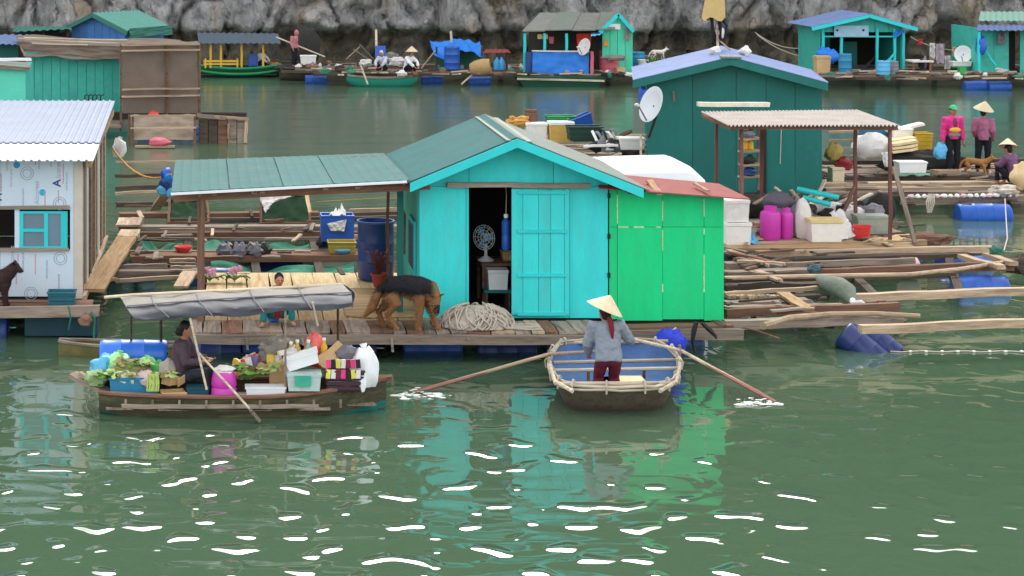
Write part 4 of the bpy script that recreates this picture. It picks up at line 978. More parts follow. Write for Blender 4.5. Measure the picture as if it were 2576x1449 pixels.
corrugated(gh, 'roof', gr(glx, rby), gr(glx, rfy), gr(gax, rfy), gr(gax, rby), .13, .015, ROOFB)
corrugated(gh, 'roof', gr(grx, rfy), gr(grx, rby), gr(gax, rby), gr(gax, rfy), .13, .015, ROOFB)
for xa, xb in ((glx, gax), (gax, grx)):
    p, q = gr(xa, rfy + .03, -.1), gr(xb, rfy + .03, -.1)
    e = V((0, .02, 0)); f = V((0, 0, .09)); MB().hexa([p - e - f, q - e - f, q + e - f, p + e - f, p - e + f, q - e + f, q + e + f, p + e + f]).build('barge_board', TEAL, gh)
MB().hexa([gr(gax - .22, rfy - .03, .02), gr(gax + .22, rfy - .03, .02), gr(gax + .22, rfy + .6, .02), gr(gax - .22, rfy + .6, .02), gr(gax - .22, rfy - .03, .06), gr(gax + .22, rfy - .03, .06), gr(gax + .22, rfy + .6, .06), gr(gax - .22, rfy + .6, .06)]).build('ridge_cap', ROOFP, gh)
plank(gh, 'base_beam', (X(1600, YG), YG - .2, .25), (X(2120, YG), YG - .2, .25), .2, .16, W_DARK)
for u in (1660, 1790, 1900, 2040): barrel('float_barrel', None, (X(u, 45.5) - .4, 45.5, 0), (1, 0, 0), .27, .86, DBLUE, parent=gh)
MB().boxw(X(1905, YG), X(1925, YG), YG - .03, YG - .01, gz, Z(318, YG)).build('dark_gap_sheet', DARKIN, gh)  # dark sheet standing in for the shade of an open gap
MB().tube([P(1963, 322, YG - .05), P(1960, 410, YG - .05)], .012, 5).build('cord', ROPE, gh)
MB().tube([P(1700, 232, YG - .1), P(1702, 258, YG - .1)], .025, 6).build('pipe_stub', W_GREY, gh)
gh.rotation_euler = (0, 0, R(-11))        # turned a little towards the right
# dish
def dish(label, c, r, aim, foot, m=WHITE, squash=1.0):
    t = thing('satellite_dish', label, 'satellite dish', foot); c = V(c); ax = V(aim).normalized()
    MB().lathe([(0.01, -.16 * r), (.35 * r, -.14 * r), (.7 * r, -.06 * r), (r, .06 * r), (r * 1.02, .075 * r), (r, .08 * r), (.7 * r, -.04 * r), (.35 * r, -.12 * r), (.01, -.14 * r)], c, 24, ax).build('reflector', m, t)
    x, y, d = orth(ax)
    low = c - y * r * .95 if y.z > 0 else c + y * r * .95
    MB().tube([low, c + d * r * .9 - V((0, 0, r * .35))], .018, 5).build('feed_arm', W_GREY, t)
    MB().lathe([(.03, 0), (.045, .05), (.03, .1)], c + d * r * .88 - V((0, 0, r * .33)), 8, ax).build('receiver', m, t)
    MB().tube([c - d * r * .15, c - d * r * .3 - V((0, 0, r * .5)), V(foot)], .03, 6).build('mast', W_DARK, t)
dish('tilted grey satellite dish at the left wall of the large teal house', P(1640, 263, 44.0), .40, (-.90, -.36, .34), P(1632, 345, 44.6), mat('dish grey', (206, 208, 212), .5, .05))
bag('blue_bundle', 'blue bundle hanging behind the large grey dish', P(1618, 256, 45.2), (.1, .1, .2), BLUE, 4)
# cloths on the big roof and the clothes pole
for k, (u, v) in enumerate(((1800, 128), (1875, 128))):
    MB().blob(P(u, v, 46.5) , (.14, .1, .1), k, .5).build('white_rag', CLOTHW, None, ('white rag knotted on the blue roof left of the ridge', 'white rag knotted on the blue roof right of the ridge')[k], 'rag')
YC = 47.2
t = thing('clothes_pole', 'yellow raincoat and dark trousers hung on a pole above the blue roof', 'clothes', P(1803, 128, YC))
MB().tube([P(1806, 132, YC + .05), P(1800, -120, YC + .05)], .03, 6).build('pole', BAMBOO, t)
MB().tube([P(1776, -60, YC), P(1826, -62, YC)], .02, 5).build('hanger', BAMBOO, t)
YEL = mat('pale yellow raincoat', (206, 176, 112), .7, .15, 5)
q = MB()
def coat(u, v):
    w = 17 + 12 * (1 - v); a = u * 6.28319
    uu = 1796 + 4 * v + w * math.cos(a) * (1 + .06 * math.sin(a * 5 + v * 3)); return P(uu, 48 + 5 * math.sin(a * 4) - (48 + 62) * v, YC + .0) + V((0, .16 * math.sin(a) * (1 - .4 * v), 0))
q.grid(coat, 28, 8); q.build('raincoat', YEL, t)
for u, v1, dx in ((1790, 100, 2), (1806, 96, 6)):
    MB().tube([P(u, 40, YC), P(u + dx, 66, YC - .02), P(u + dx, v1 + 6, YC)], [.085, .07, .055], 8, flat=.5).build('trouser_leg', mat('black cloth', (30, 30, 36), .9), t)
MB().blob(P(1815, 82, YC), (.07, .05, .13), 3, .4).build('white_cloth', CLOTHW, t)
MB().tube([P(1815, 44, YC), P(1828, 64, YC), P(1824, 100, YC)], [.09, .06, .03], 8, flat=.5).build('sleeve', mat('navy cloth', (40, 46, 62), .9), t)
MB().tube([P(1800, 75, YC), P(1806, 98, YC), P(1828, 118, YC), P(1838, 126, YC)], .02, 5).build('cord', mat('pinkish cord', (196, 160, 150), .9), t)

# ================================================================== white cover behind the red roof
t = thing('covered_tank', 'big white rounded plastic cover behind the red shed roof', 'cover', (X(1660, 34.5), 34.5, .3))
q = MB(); tx0, tx1, tz = X(1520, 34.2), X(1782, 34.2), 2.16
prof = [(tx0, .3), (tx0 + .02, 2.0), (tx0 + .12, tz - .02), (tx0 + .5, tz), (tx1 - .35, tz + .02), (tx1 - .22, tz - .02), (tx1 - .03, 1.96), (tx1, 1.88), (tx1 - .01, .3)]
q.prism([V((x, 34.2, z - .18)) for x, z in prof], (0, .001, 0)); q2 = MB()
q2.prism([V((x, 34.2, z - .2)) for x, z in prof], (0, .25, .0)); 
w2 = MB(); K = len(prof); rows = [(34.2, -.22), (34.24, -.1), (34.34, -.02), (34.6, 0), (36.0, 0), (36.3, -.06), (36.4, -.3)]
for yy, dz in rows: w2.v += [V((x, yy, z + (dz if z > 1 else 0))) for x, z in prof]
w2.f = [(r * K + i, r * K + i + 1, (r + 1) * K + i + 1, (r + 1) * K + i) for r in range(len(rows) - 1) for i in range(K - 1)] + [tuple(range(K)), tuple((len(rows) - 1) * K + i for i in reversed(range(K)))]
w2.build('cover', WHITE, t, sharp=16)
plank(t, 'skid', (tx0, 34.4, .28), (tx1, 34.4, .28), .2, .1, W_DARK); plank(t, 'skid', (tx0, 35.9, .28), (tx1, 35.9, .28), .2, .1, W_DARK)

# ================================================================== clutter raft behind the ridge
rb = thing('clutter_raft', 'timber raft piled with boxes behind the turquoise house roof', 'raft', (X(1480, 44), 44, .1))
for k, (v, w, m) in enumerate(((410, .3, W_GREY), (398, .12, W_PALE), (390, .3, W_GREY), (378, .1, W_PALE), (368, .3, W_GREY), (352, .14, W_DARK), (343, .1, W_PALE))):
    plank(rb, 'beam', G(1290, v + 2, .38), G(1645, v - 2, .38), w, .09, m)
for u in (1340, 1450, 1560, 1630): plank(rb, 'cross_beam', (X(u, 46), 44, .28), (X(u, 49), 55, .28), .15, .1, W_DARK)
for u in (1360, 1480, 1590): barrel('float_barrel', None, (X(u, 47) - .4, 47, 0), (1, 0, 0), .27, .86, DBLUE, parent=rb)
rd = random.Random(41)
for k in range(40):
    u, v = rd.uniform(1330, 1640), rd.uniform(350, 410); z = .43 + rd.uniform(0, .1)
    plank(rb, 'loose_stick', G(u, v, z), G(u + rd.uniform(-50, 60), v + rd.uniform(-9, 7), z + rd.uniform(0, .15)), rd.uniform(.03, .1), .03, rd.choice((W_GREY, W_PALE, W_DARK, BAMBOO, FOAM)), seg=2)
yy = 49.0
dk = thing('platform', 'low grey platform carrying boxes on the clutter raft', 'platform', (X(1440, yy), yy, .42))
for k in range(4): plank(dk, 'plank', (X(1290, yy), yy - .6 + k * .4, .46), (X(1570, yy), yy - .6 + k * .4, .46), .37, .06, W_GREY)
def fb(name, label, u0_, u1_, vt, vb, y_, d, m=None, lidm=None, rz=0, ry=0, **kw):
    c = P((u0_ + u1_) / 2, vb, y_); return foam_box(name, label, c, ((u1_ - u0_) * y_ / F, d, (vb - vt) * y_ / F), m, lidm, rz, ry=ry, **kw)
fb('foam_box', 'off white foam box behind the right roof slope of the turquoise house', 1322, 1373, 308, 350, 48.6, .4)
fb('foam_box', 'ochre foam box with white lid on the clutter raft', 1381, 1440, 305, 357, 48.4, .45, YFOAM, FOAM)
open_box('green_tray', 'green plastic tray on top of the ochre box', (X(1410, 48.9), 48.9, Z(304, 48.9)), (.7, .4, .12), BOATG, slots=2)
open_box('blue_tub', 'blue tub with white rim tipped on its side on the clutter raft', P(1468, 322, 48.6), (.55, .45, .3), BLUE, ry=R(-22), cat='tub', taper=.8)
vs = P(1336, 306, 48.9)
MB().lathe([(.12, 0), (.16, .06), (.15, .2), (.12, .23), (.15, .26), (.15, .29), (.10, .28), (.09, .15), (.01, .15)], vs, 16).build('clay_jar', W_BROWN, None, 'brown clay jar standing on the off white foam box', 'jar')
bag('tan_heap', 'yellowish heap of rope left of the off white foam box', P(1305, 318, 48.7), (.26, .15, .14), ROPEO, 6, .7, tie=False, cat='rope heap')
open_box('dark_crate', 'dark green crate right of the ochre box', P(1470, 352, 47.6), (.8, .5, .32), mat('dark bottle green', (40, 70, 60), .6), slots=3)
q = thing('scrap_pile', 'pile of pale scrap tubes and rags beside the dark crate', 'scrap', P(1520, 370, 47))
for i in range(7): MB().tube(sag(P(1490 + 8 * i, 330 + 4 * (i % 3), 47.2), P(1510 + 10 * i, 372, 46.8), -.12 * (i % 3)), .035, 6).build('tube', (FOAM, CLOTHG, BLACK, SKYB, FOAM, CLOTHG, FOAM)[i], q)
for i in range(5): MB().blob(P(1500 + 14 * i, 368 - 6 * (i % 2), 46.6), (.16, .14, .12), i, .6).build('rag', (BLACK, CLOTHG, CLOTHW, NETD, CLOTHG)[i], q)
fb('foam_box', 'long low white box at the right end of the clutter raft', 1556, 1617, 345, 374, 46.6, .5)
plank(None, 'white_pole', P(1470, 368, 46.2), P(1555, 366, 46.2), .06, .05, FOAM, label='white pole lying across the clutter raft below the dark crate', cat='pole')
t = thing('wire_cage', 'pale frame cage between the clutter raft and the large teal house', 'cage', P(1625, 400, 45.8))
fr_ = [P(1612, 340, 46), P(1636, 340, 46), P(1640, 398, 45.6), P(1612, 398, 45.6)]
for a, b in zip(fr_, fr_[1:] + fr_[:1]): MB().beam(a, b, .05, .05).build('bar', BAMBOO, t)
for k in range(4): MB().beam(P(1612, 352 + 12 * k, 45.9), P(1637, 352 + 12 * k, 45.9), .025, .025).build('bar', BAMBOO, t)
for k in range(5):
    plank(rb, 'loose_stick', G(1480 + 22 * k, 408 - 6 * k, .46), G(1560 + 20 * k, 398 - 5 * k, .46), .07, .04, (BAMBOO, W_PALE, W_GREY, BAMBOO, W_PALE)[k])
plank(None, 'driftwood', G(1545, 350, .5), P(1585, 330, 50), .09, .07, W_BROWN, label='brown stick poking up left of the satellite dish', cat='stick')
bag('black_sack', 'black sack with pale straps at the end of the clutter raft', G(1595, 395, .44), (.3, .2, .2), NETD, 9, .5, tie=False)

# ================================================================== awning shed
aw = thing('awning', 'open shelter with pale corrugated awning on thin brown posts', 'shelter', (X(2050, 38), 38, .4))
AZ = .42
corrugated(aw, 'roof', P(1832, 315, 37.4), P(2264, 315, 37.4), P(2160, 277, 41.2), P(1764, 281, 41.2), 0.0725, .02, ASBEST)
for a, b in ((P(1838, 322, 37.55), P(2258, 322, 37.55)), (P(1775, 286, 41.0), P(2155, 284, 41.0)), (P(1770, 290, 40.8), P(1842, 324, 37.6)), (P(2150, 288, 40.9), P(2250, 324, 37.6))):
    plank(aw, 'roof_beam', a, b, .06, .06, W_BROWN)
for u, yy in ((1867, 37.7), (2240, 37.6), (1803, 40.9), (2152, 39.2), (1916, 41.0)):
    plank(aw, 'post', (X(u, yy), yy, AZ), (X(u, yy), yy, 2.47), .058, .058, W_RED, up=(0, 1, 0))
plank(aw, 'brace', P(2105, 570, 38.6), P(2150, 470, 39.1), .06, .05, W_BROWN, up=(0, 1, 0))
plank(aw, 'brace', P(2248, 420, 37.5), P(2302, 612, 37.2), .07, .06, W_GREY, up=(0, 1, 0))
plank(None, 'white_bar', P(1756, 262, 41.3), P(1934, 263, 41.3), .12, .09, mat('cream plastic bar', (226, 220, 200), .6), label='long cream bar lying across the top of the pale awning', cat='bar')
ar = thing('shelter_raft', 'plank raft carrying the awning shelter and its goods', 'raft', (X(2080, 37.5), 37.5, .1))
for k in range(7):
    y_ = 37.05 + k * .62
    plank(ar, 'plank', (X(1825, y_) , y_, .38), (X(2300, y_) - k * .1, y_, .38), .6, .05, (W_TAN, W_PALE, W_BROWN, W_GREY, W_BROWN, W_GREY, W_DARK)[k], seg=6)
plank(ar, 'edge_beam', G(1900, 622, .36), G(2330, 612, .36), .12, .12, W_TAN, seg=6)
for u in (1880, 2000, 2120, 2230): barrel('float_barrel', None, (X(u, 38) - .4, 38, -.02), (1, 0, 0), .27, .86, DBLUE, parent=ar)
# goods under the awning
def gy(u, vb, z=.41): return G(u, vb, z)
foam_box('foam_box', 'large white foam box with yellowish lid under the awning', gy(2072, 606), (.58, .45, .42), FOAM, mat('pale yellow lid', (222, 200, 140), .7))
for k, (u, h, r) in enumerate(((1938, .60, .19), (1978, .56, .125))):
    c = gy(u, 603 - 2 * k); t = thing('gas_cylinder', ('wider magenta gas cylinder under the awning beside the green shed', 'slimmer magenta gas cylinder touching the wider one')[k], 'gas cylinder', c)
    MB().lathe([(r * .85, 0), (r * .9, .03), (r, .06), (r, h * .78), (r * .92, h * .86), (r * .6, h * .92), (.03, h * .94), (.03, h)], c, 16).build('body', MAGENTA, t)
    MB().lathe([(r * .6, h * .9), (r * .62, h * 1.04), (r * .55, h * 1.04), (r * .52, h * .92)], c, 14, cap=False).build('collar', MAGENTA, t)
bucket('red_bucket', 'square red bucket right of the big foam box', gy(2168, 600), .17, .22, RED)
foam_box('clear_box', 'murky pale green tank behind the red bucket', gy(2190, 585), (.6, .4, .34), mat('murky pale green', (168, 176, 160), .4, .2), cat='tank')
for lab, u0_, u1_, vb, rr, m, sd_ in (('grey sheet bunched behind the magenta cylinders', 1985, 2035, 596, (.26, .2, .40), CLOTHG, 2),
        ('off white sack slumped behind the big foam box', 2075, 2130, 560, (.32, .22, .22), CLOTHW, 3), ('white sack leaning on the thin rear post', 2120, 2175, 565, (.26, .2, .2), CLOTHW, 4),
        ('black net bundle at the back right of the shelter', 2190, 2240, 560, (.3, .22, .32), NETD, 5), ('grey spotted sack under the awning', 2150, 2200, 560, (.2, .18, .2), CLOTHG, 6),
        ('dark net heap under the left awning post', 1850, 1900, 545, (.4, .25, .2), NETD, 7), ('pale sheet draped beside the big foam box', 2010, 2030, 600, (.16, .14, .42), CLOTHW, 8)):
    bag('sack', lab, gy((u0_ + u1_) / 2, vb), rr, m, sd_, .18, cat='sack', tie=False)
foam_box('white_box', 'lower of two white boxes stacked against the green shed', gy(1852, 612), (.46, .4, .40), FOAM, cat='box')
foam_box('white_box', 'upper of two white boxes stacked against the green shed', gy(1850, 612) + V((0, .02, .41)), (.42, .36, .40), CLOTHW, cat='box', rz=.08)
q = bag('dark_hat', 'grey rounded cover resting on the magenta cylinders', gy(1962, 600) + V((0, .16, .56)), (.27, .2, .16), mat('slate cover', (92, 88, 98), .8), 11, .25, tie=False, cat='cover')
cloth('rag', 'pale rag hanging from the big foam box', gy(2115, 604) + V((0, -.1, .02)), gy(2150, 598) + V((0, -.1, .04)), gy(2118, 595) + V((0, .1, .5)), gy(2090, 600) + V((0, .1, .46)), CLOTHW, .06, 3, 5)
cloth('blue_rag', 'light blue net cloth in front of the white sacks', gy(1850, 615), gy(1912, 615), gy(1895, 610) + V((0, .1, .2)), gy(1866, 610) + V((0, .1, .17)), SKYB, .05, 4, 6)
for k, (u0_, v0_, u1_, v1_, lab, m) in enumerate(((2005, 475, 2110, 497, 'turquoise pipe lying on the heap under the awning', TURQ2), (2020, 497, 2090, 515, 'short turquoise pipe below the longer one', TURQ2))):
    MB().tube([P(u0_, v0_, 38.6), P(u1_, v1_, 38.4)], .05, 8).build('pipe', m, None, lab, 'pipe')
MB().tube(sag(P(1935, 485, 38.8), P(2125, 560, 38.2), .1), .03, 6).build('bent_pole', W_BROWN, None, 'long bent brown pole lying over the heap under the awning', 'pole')
for k, (u0_, v0_, u1_, v1_, lab) in enumerate(((1950, 472, 1995, 510, 'pale stick slanting down above the grey sheet'), (2050, 505, 2076, 452, 'pale stick standing up from the heap under the awning'), (1990, 478, 2010, 500, 'short pale offcut on top of the heap under the awning'))):
    plank(None, 'stick', P(u0_, v0_, 38.9), P(u1_, v1_, 39), .07, .04, BAMBOO, label=lab, cat='stick')
rd = random.Random(31)
for k in range(34):      # offcuts, stakes and cords strewn over the shelter raft
    u, v = rd.uniform(1860, 2280), rd.uniform(560, 612); z = .41 + rd.uniform(0, .03)
    plank(ar, 'offcut', G(u, v, z), G(u + rd.uniform(-40, 60), v + rd.uniform(-8, 6), z + rd.uniform(0, .08)), rd.uniform(.04, .12), .03, rd.choice((W_GREY, W_PALE, W_DARK, BAMBOO)), seg=2)
heap = thing('junk_heap', 'mixed heap of nets, boards and bags in the middle of the shelter', 'junk heap', gy(2050, 560))
for i in range(14):
    MB().blob(gy(1960 + 19 * i, 566 + 6 * math.sin(i * 2.1)) + V((0, .2, .12 + .14 * abs(math.sin(i * 1.3)))), (.2, .18, .16), i + 30, .5).build('bundle', (NETD, CLOTHG, CLOTHW, LIME, NETD, PINK, CLOTHW, NETD, CLOTHG, BLACK, CLOTHW, NETD, CLOTHG, CLOTHG)[i], heap)
for i in range(9): plank(heap, 'offcut', gy(1900 + 35 * i, 560) + V((0, .1, .35)), gy(1940 + 36 * i, 548) + V((0, 0, .48)), .08, .03, (W_GREY, BAMBOO, W_DARK)[i % 3])
plank(None, 'cream_board', gy(2240, 606) , gy(2285, 590), .3, .04, W_CREAM, label='cream board lying at the foot of the right awning post', cat='board')
plank(None, 'cream_board', gy(2172, 606), gy(2225, 598), .24, .03, W_CREAM, label='cream board lying in front of the red bucket', cat='board')
bag('reed_bundle', 'brown bundle of wet rope at the right corner of the shelter raft', gy(2330, 615, .3), (.5, .16, .12), W_BROWN, 7, .5, tie=False, cat='rope')
# yellow vases between the posts
for k, u in enumerate((1948 - 152, 1808)):
    pass
for k, (u, lab) in enumerate(((2796 * 0.6708 - 0.0, 'left of two yellow bottles seen between the awning posts'), (2815 * 0.6708, 'right of two yellow bottles seen between the awning posts'))):
    c = P(u, 376, 43.0); t = thing('yellow_bottle', lab, 'bottle', c)
    MB().lathe([(.05, 0), (.06, .02), (.06, .14), (.03, .2), (.025, .25)], c, 10).build('body', YELLOW, t); MB().lathe([(.03, .25), (.03, .29), (.005, .29)], c, 8).build('cap', WHITE, t)
sh = thing('shelf', 'pale wooden rack with odds and ends beside the awning posts', 'shelf', P(1885, 470, 43))
for v in (318, 345, 376, 410, 440): plank(sh, 'board', P(1860, v + 4, 43), P(1912, v + 3, 43), .3, .04, W_PALE)
for u in (1862, 1910): plank(sh, 'upright', P(u, 478, 43.1), P(u, 315, 43.1), .06, .05, W_GREY, up=(0, 1, 0))
for k, v in enumerate((345, 410, 440)): MB().blob(P(1884, v - 8, 42.95), (.16, .1, .09), k, .5).build('oddment', (CLOTHG, NETD, DBLUE)[k], sh)
# ================================================================== front right raft of loose beams
fr = thing('beam_raft', 'open raft of long weathered beams right of the green shed', 'raft', G(2200, 760, .1))
def fbm(pts, w, h, m, z=.40, nm='beam', r=None):
    if r: return MB().tube([G(u, v, z + .01) for u, v in pts], r, 8).build('round_pole', m, fr)
    return plank(fr, nm, G(*pts[0], z), G(*pts[1], z), w, h, m, seg=8)
fbm([(1822, 816), (2268, 803)], .16, .13, W_GREY, .36)
fbm([(2165, 829), (2700, 806)], .12, .12, W_PALE, .41)
fbm([(1920, 820), (1985, 800), (2090, 791), (2200, 789), (2315, 795)], 0, 0, W_PALE, .46, r=[.055, .05, .045, .04, .035])
fbm([(1822, 787), (2262, 771)], .12, .13, W_BROWN, .38)
fbm([(1822, 765), (2030, 757)], .24, .08, W_GREY, .36)
fbm([(1822, 740), (2058, 724)], .07, .06, W_PALE, .44)
fbm([(1822, 722), (2120, 716)], .2, .1, W_DARK, .36)
fbm([(2118, 750), (2720, 726)], .14, .12, W_PALE, .38)
fbm([(1822, 700), (2100, 694), (2290, 690), (2420, 676), (2530, 658)], 0, 0, W_PALE, .44, r=[.04, .04, .035, .035, .03])
fbm([(1822, 690), (2045, 682)], .25, .1, W_GREY, .38)
fbm([(2060, 688), (2545, 668)], .14, .15, W_BROWN, .38)
fbm([(1975, 656), (2430, 640)], .3, .1, W_DARK, .34)
fbm([(1900, 640), (2495, 626)], .12, .12, W_PALE, .42)
fbm([(1975, 668), (2300, 655)], .1, .1, W_GREY, .38)
for a, b in (((2418, 645), (2520, 672)), ((2480, 640), (2550, 664))): fbm([a, b], .16, .07, W_PALE, .45)
fbm([(1968, 736), (2035, 780)], .2, .04, W_TAN, .47)
fbm([(1905, 680), (1960, 706)], .12, .04, W_PALE, .46)
for k in range(8): fbm([(1824 + 6 * k, 622 + 7 * k), (1930 + 9 * k, 648 + 4 * ((k * 5) % 7))], .1, .05, (W_GREY, W_PALE, W_BROWN, W_DARK)[k % 4], .42 + .02 * (k % 3), 'loose_plank')
for k in range(6): fbm([(1828 + 26 * k, 747), (1848 + 26 * k, 746)], .1, .05, W_PALE, .43, 'slat')
for a in (((1822, 645), (2000, 640), .3, .1, W_DARK), ((1822, 668), (1990, 664), .25, .1, W_GREY), ((1822, 708), (2050, 704), .16, .1, W_DARK), ((1822, 752), (2080, 745), .2, .08, W_DARK), ((2060, 700), (2400, 690), .1, .08, W_DARK), ((1822, 776), (2120, 770), .14, .08, W_GREY), ((1990, 646), (2480, 634), .2, .1, W_GREY)):
    fbm([a[0], a[1]], a[2], a[3], a[4], .34)
rd = random.Random(17)
for k in range(24):
    u, v = rd.uniform(1826, 2060), rd.uniform(625, 790); z = .44 + rd.uniform(0, .05)
    plank(fr, 'loose_plank', G(u, v, z), G(min(2150, u + rd.uniform(-30, 110)), v + rd.uniform(-9, 6), z + rd.uniform(-.02, .04)), rd.uniform(.03, .11), .03, rd.choice((W_GREY, W_DARK, W_DARK, W_BROWN, W_GREY)), seg=3)
for u, y0, y1 in ((1850, 30.4, 36.5), (2000, 30.2, 36.5), (2180, 30.3, 36.4), (2470, 33, 36.2)):
    plank(fr, 'cross_beam', (X(u, 32), y0, .28), (X(u, 35) - .15, y1, .28), .14, .1, W_DARK)
for u, v, m, ax in ((2465, 735, BLUE, (1, .05, 0)), (2425, 676, BLUE, (1, .1, 0)), (1860, 765, DBLUE, (1, 0, 0)), (1960, 700, DBLUE, (1, 0, 0)), (1850, 668, DBLUE, (1, 0, 0)), (2250, 668, DBLUE, (1, 0, 0))):
    c = G(u, v, -.02); barrel('float_barrel', None, c - V((.43, 0, 0)), ax, .28, .88, m, parent=fr)
MB().lathe([(.12, 0), (.17, .05), (.17, .32), (.1, .36)], G(2275, 672, .2) - V((.1, 0, 0)), 12, (1, 0, 0)).build('pink_float', mat('pale pink float', (214, 170, 168), .6), fr)
for k, (u, lab) in enumerate(((2150, 'dark blue barrel tilted in the water under the beam end'), (2215, 'second tilted barrel half sunk right of the other'))):
    c = P(u - 30, 838, 30.0); barrel('tilted_barrel', lab, c, (.62, -.35, -.5), .22 if k == 0 else .17, .7 if k == 0 else .5, mat('navy drum', (30, 48, 104), .35, .2, 4, spec=.5))
# net bundle
t = thing('net_bundle', 'grey green net rolled over the beams with a pale end', 'net', G(2110, 745, .45))
MB().tube([G(2062, 700, .5), G(2080, 712, .55), G(2110, 722, .56), G(2132, 736, .5), G(2140, 752, .42), G(2150, 768, .36)], [.07, .13, .16, .15, .1, .05], 12).build('roll', mat('grey green net', (124, 130, 118), .95, .25, 16), t)
MB().tube([G(2142, 752, .42), G(2148, 764, .4), G(2166, 760, .42), G(2180, 768, .38)], [.06, .045, .04, .02], 8).build('loose_end', CLOTHW, t)
bag('cord_lump', 'small lump of blue green cord on the beam end near the net', G(2048, 688, .46), (.1, .08, .08), mat('blue green cord', (70, 104, 110), .9), 5, .6, tie=False, cat='cord')
bag('teal_knot', 'teal net knot on the far corner of the beam raft', G(2505, 640, .48), (.12, .08, .08), NETG, 7, .6, tie=False, cat='knot')
bag('weed_lump', 'brown clump of weed at the right edge of the beam raft', G(2600, 690, .2), (.45, .25, .2), W_DARK, 9, .6, tie=False, cat='weed')
for u, v0, v1 in ((2520, 470, 640),):
    MB().tube([P(u + 8, 500, 42.5), P(u + 14, 600, 40), P(u, 650, 38.5)], .012, 5).build('hanging_line', ROPE, None, 'pale line hanging off the far float beam to the water', 'rope')
MB().tube([P(1870, 824, 29.5), P(1905, 832, 29.3), P(1960, 852, 28.9)], .014, 5).build('sunken_stick', W_BROWN, None, 'thin brown stick dipping into the water right of the blue net bag', 'stick')
# blue net bag and black straps below the shed corner
t = thing('blue_net_bag', 'bright blue net bag hung in the water below the green shed', 'bag', P(1685, 890, 28.9))
MB().blob(P(1686, 862, 28.85), (.22, .17, .2), 4, .35, 2.2, 20, 14).build('sack', mat('ultramarine net', (44, 60, 180), .6, .35, 22), t)
MB().tube([P(1686, 838, 28.85), P(1700, 825, 29.05)], .015, 5).build('cord', ROPE, t)
for k, (pts, lab) in enumerate((([(1752, 810), (1746, 830), (1742, 860), (1748, 890)], 'black strap hanging straight down from the shed corner'), ([(1765, 812), (1785, 830), (1800, 846), (1802, 852)], 'black strap slanting right from the shed corner'))):
    MB().tube([P(u, v, 28.95) for u, v in pts], [.03, .04, .025, .012], 6).build('strap', BLACK, None, lab, 'strap')

# ================================================================== people raft, further back
pr = thing('people_raft', 'long grey timber raft where people stand on the right', 'raft', G(2300, 450, .1))
for v, w, m in ((432, .9, W_GREY), (448, .16, W_DARK), (462, .3, W_PALE), (474, .3, W_PALE), (486, .2, W_GREY), (420, .5, W_GREY), (406, .3, W_DARK)):
    plank(pr, 'beam', G(2072, v + 3, .38), G(2700, v - 3, .38), w, .1, m, seg=7)
for u in (2120, 2260, 2400, 2520): plank(pr, 'cross_beam', (X(u, 44), 43.2, .28), (X(u, 49), 51, .28), .18, .1, W_DARK)
rd = random.Random(23)
for k in range(40):
    u, v = rd.uniform(2076, 2560), rd.uniform(405, 486); z = .44 + rd.uniform(0, .05)
    plank(pr, 'loose_plank', G(u, v, z), G(u + rd.uniform(10, 90), v + rd.uniform(-5, 4), z), rd.uniform(.03, .12), .03, rd.choice((W_GREY, W_DARK, W_GREY, W_PALE)), seg=2)
fbx = plank(pr, 'float_beam', G(2270, 506, .34), G(2720, 496, .34), .2, .16, W_GREY, seg=6)
for i in range(17):
    u = 2292 + i * 16.5; MB().blob(G(u, 494 - i * .2, .46), (.075 * random.uniform(.6, 1.2), .06, .045), i, .3, nu=8, nv=6).build('white_float', FOAM if i % 4 else mat('pale pink foam', (222, 190, 190), .8), pr)
c = G(2408, 545, .05); barrel('float_barrel', None, c, (1, 0, 0), .28, 1.1, mat('deep blue drum', (32, 84, 168), .4, .2, 4), parent=pr)
MB().tube([P(2462, 520, 43.2), P(2478, 570, 43.1)], .05, 5).build('strap', TARPB, pr)
barrel('float_barrel', None, G(2120, 480, 0), (1, 0, 0), .28, .9, DBLUE, parent=pr)
cloth('green_sheet', 'faded green sheet laid along the edge of the people raft', G(2240, 442, .45), G(2340, 442, .45), G(2340, 425, .47), G(2240, 425, .47), mat('faded green sheet', (112, 150, 130), .8), .03, 4, 3)
plank(None, 'wood_block', G(2350, 435, .5), G(2405, 433, .5), .3, .12, W_PALE, label='pale wooden block between the two standing people', cat='block')
q = thing('knotted_rope', 'knot of pale rope hanging off the float beam', 'rope', G(2335, 500, .5))
for i in range(5): MB().tube([P(2338 + 3 * i, 488, 43.3), P(2330 + 5 * i, 510, 43.2), P(2334 + 2 * i, 535, 43.25)], .015, 5).build('strand', ROPE, q)
yy = 48.0
tb2 = lambda u, v: G(u, v, .44)
fb('foam_box', 'stack of cream foam boards tilted beside the yellow basket', 2243, 2300, 350, 388, 48.6, .5, YFOAM, mat('cream foam', (232, 206, 160), .8), ry=R(-8))
for k in range(3): plank(None, 'foam_slab', P(2240, 382 - 9 * k, 48.0), P(2303, 372 - 9 * k, 48.0), .35, .06, mat('cream foam', (1, 1, 1)), label=('lowest cream slab leaning on the tilted foam boards', 'middle cream slab leaning on the tilted foam boards', 'topmost cream slab leaning on the tilted foam boards')[k], cat='foam slab')
open_box('yellow_basket', 'yellow plastic basket at the right end of the goods row', P(2318, 376, 49), (.42, .4, .4), mat('mustard plastic', (190, 160, 50), .6), slots=4, cat='basket')
fb('foam_box', 'grey white foam box above the tilted boards', 2240, 2290, 322, 345, 49, .4)
plank(None, 'white_board', P(2230, 330, 49.2), P(2320, 312, 49.4), .3, .06, FOAM, label='long white board sloping over the goods row', cat='board')
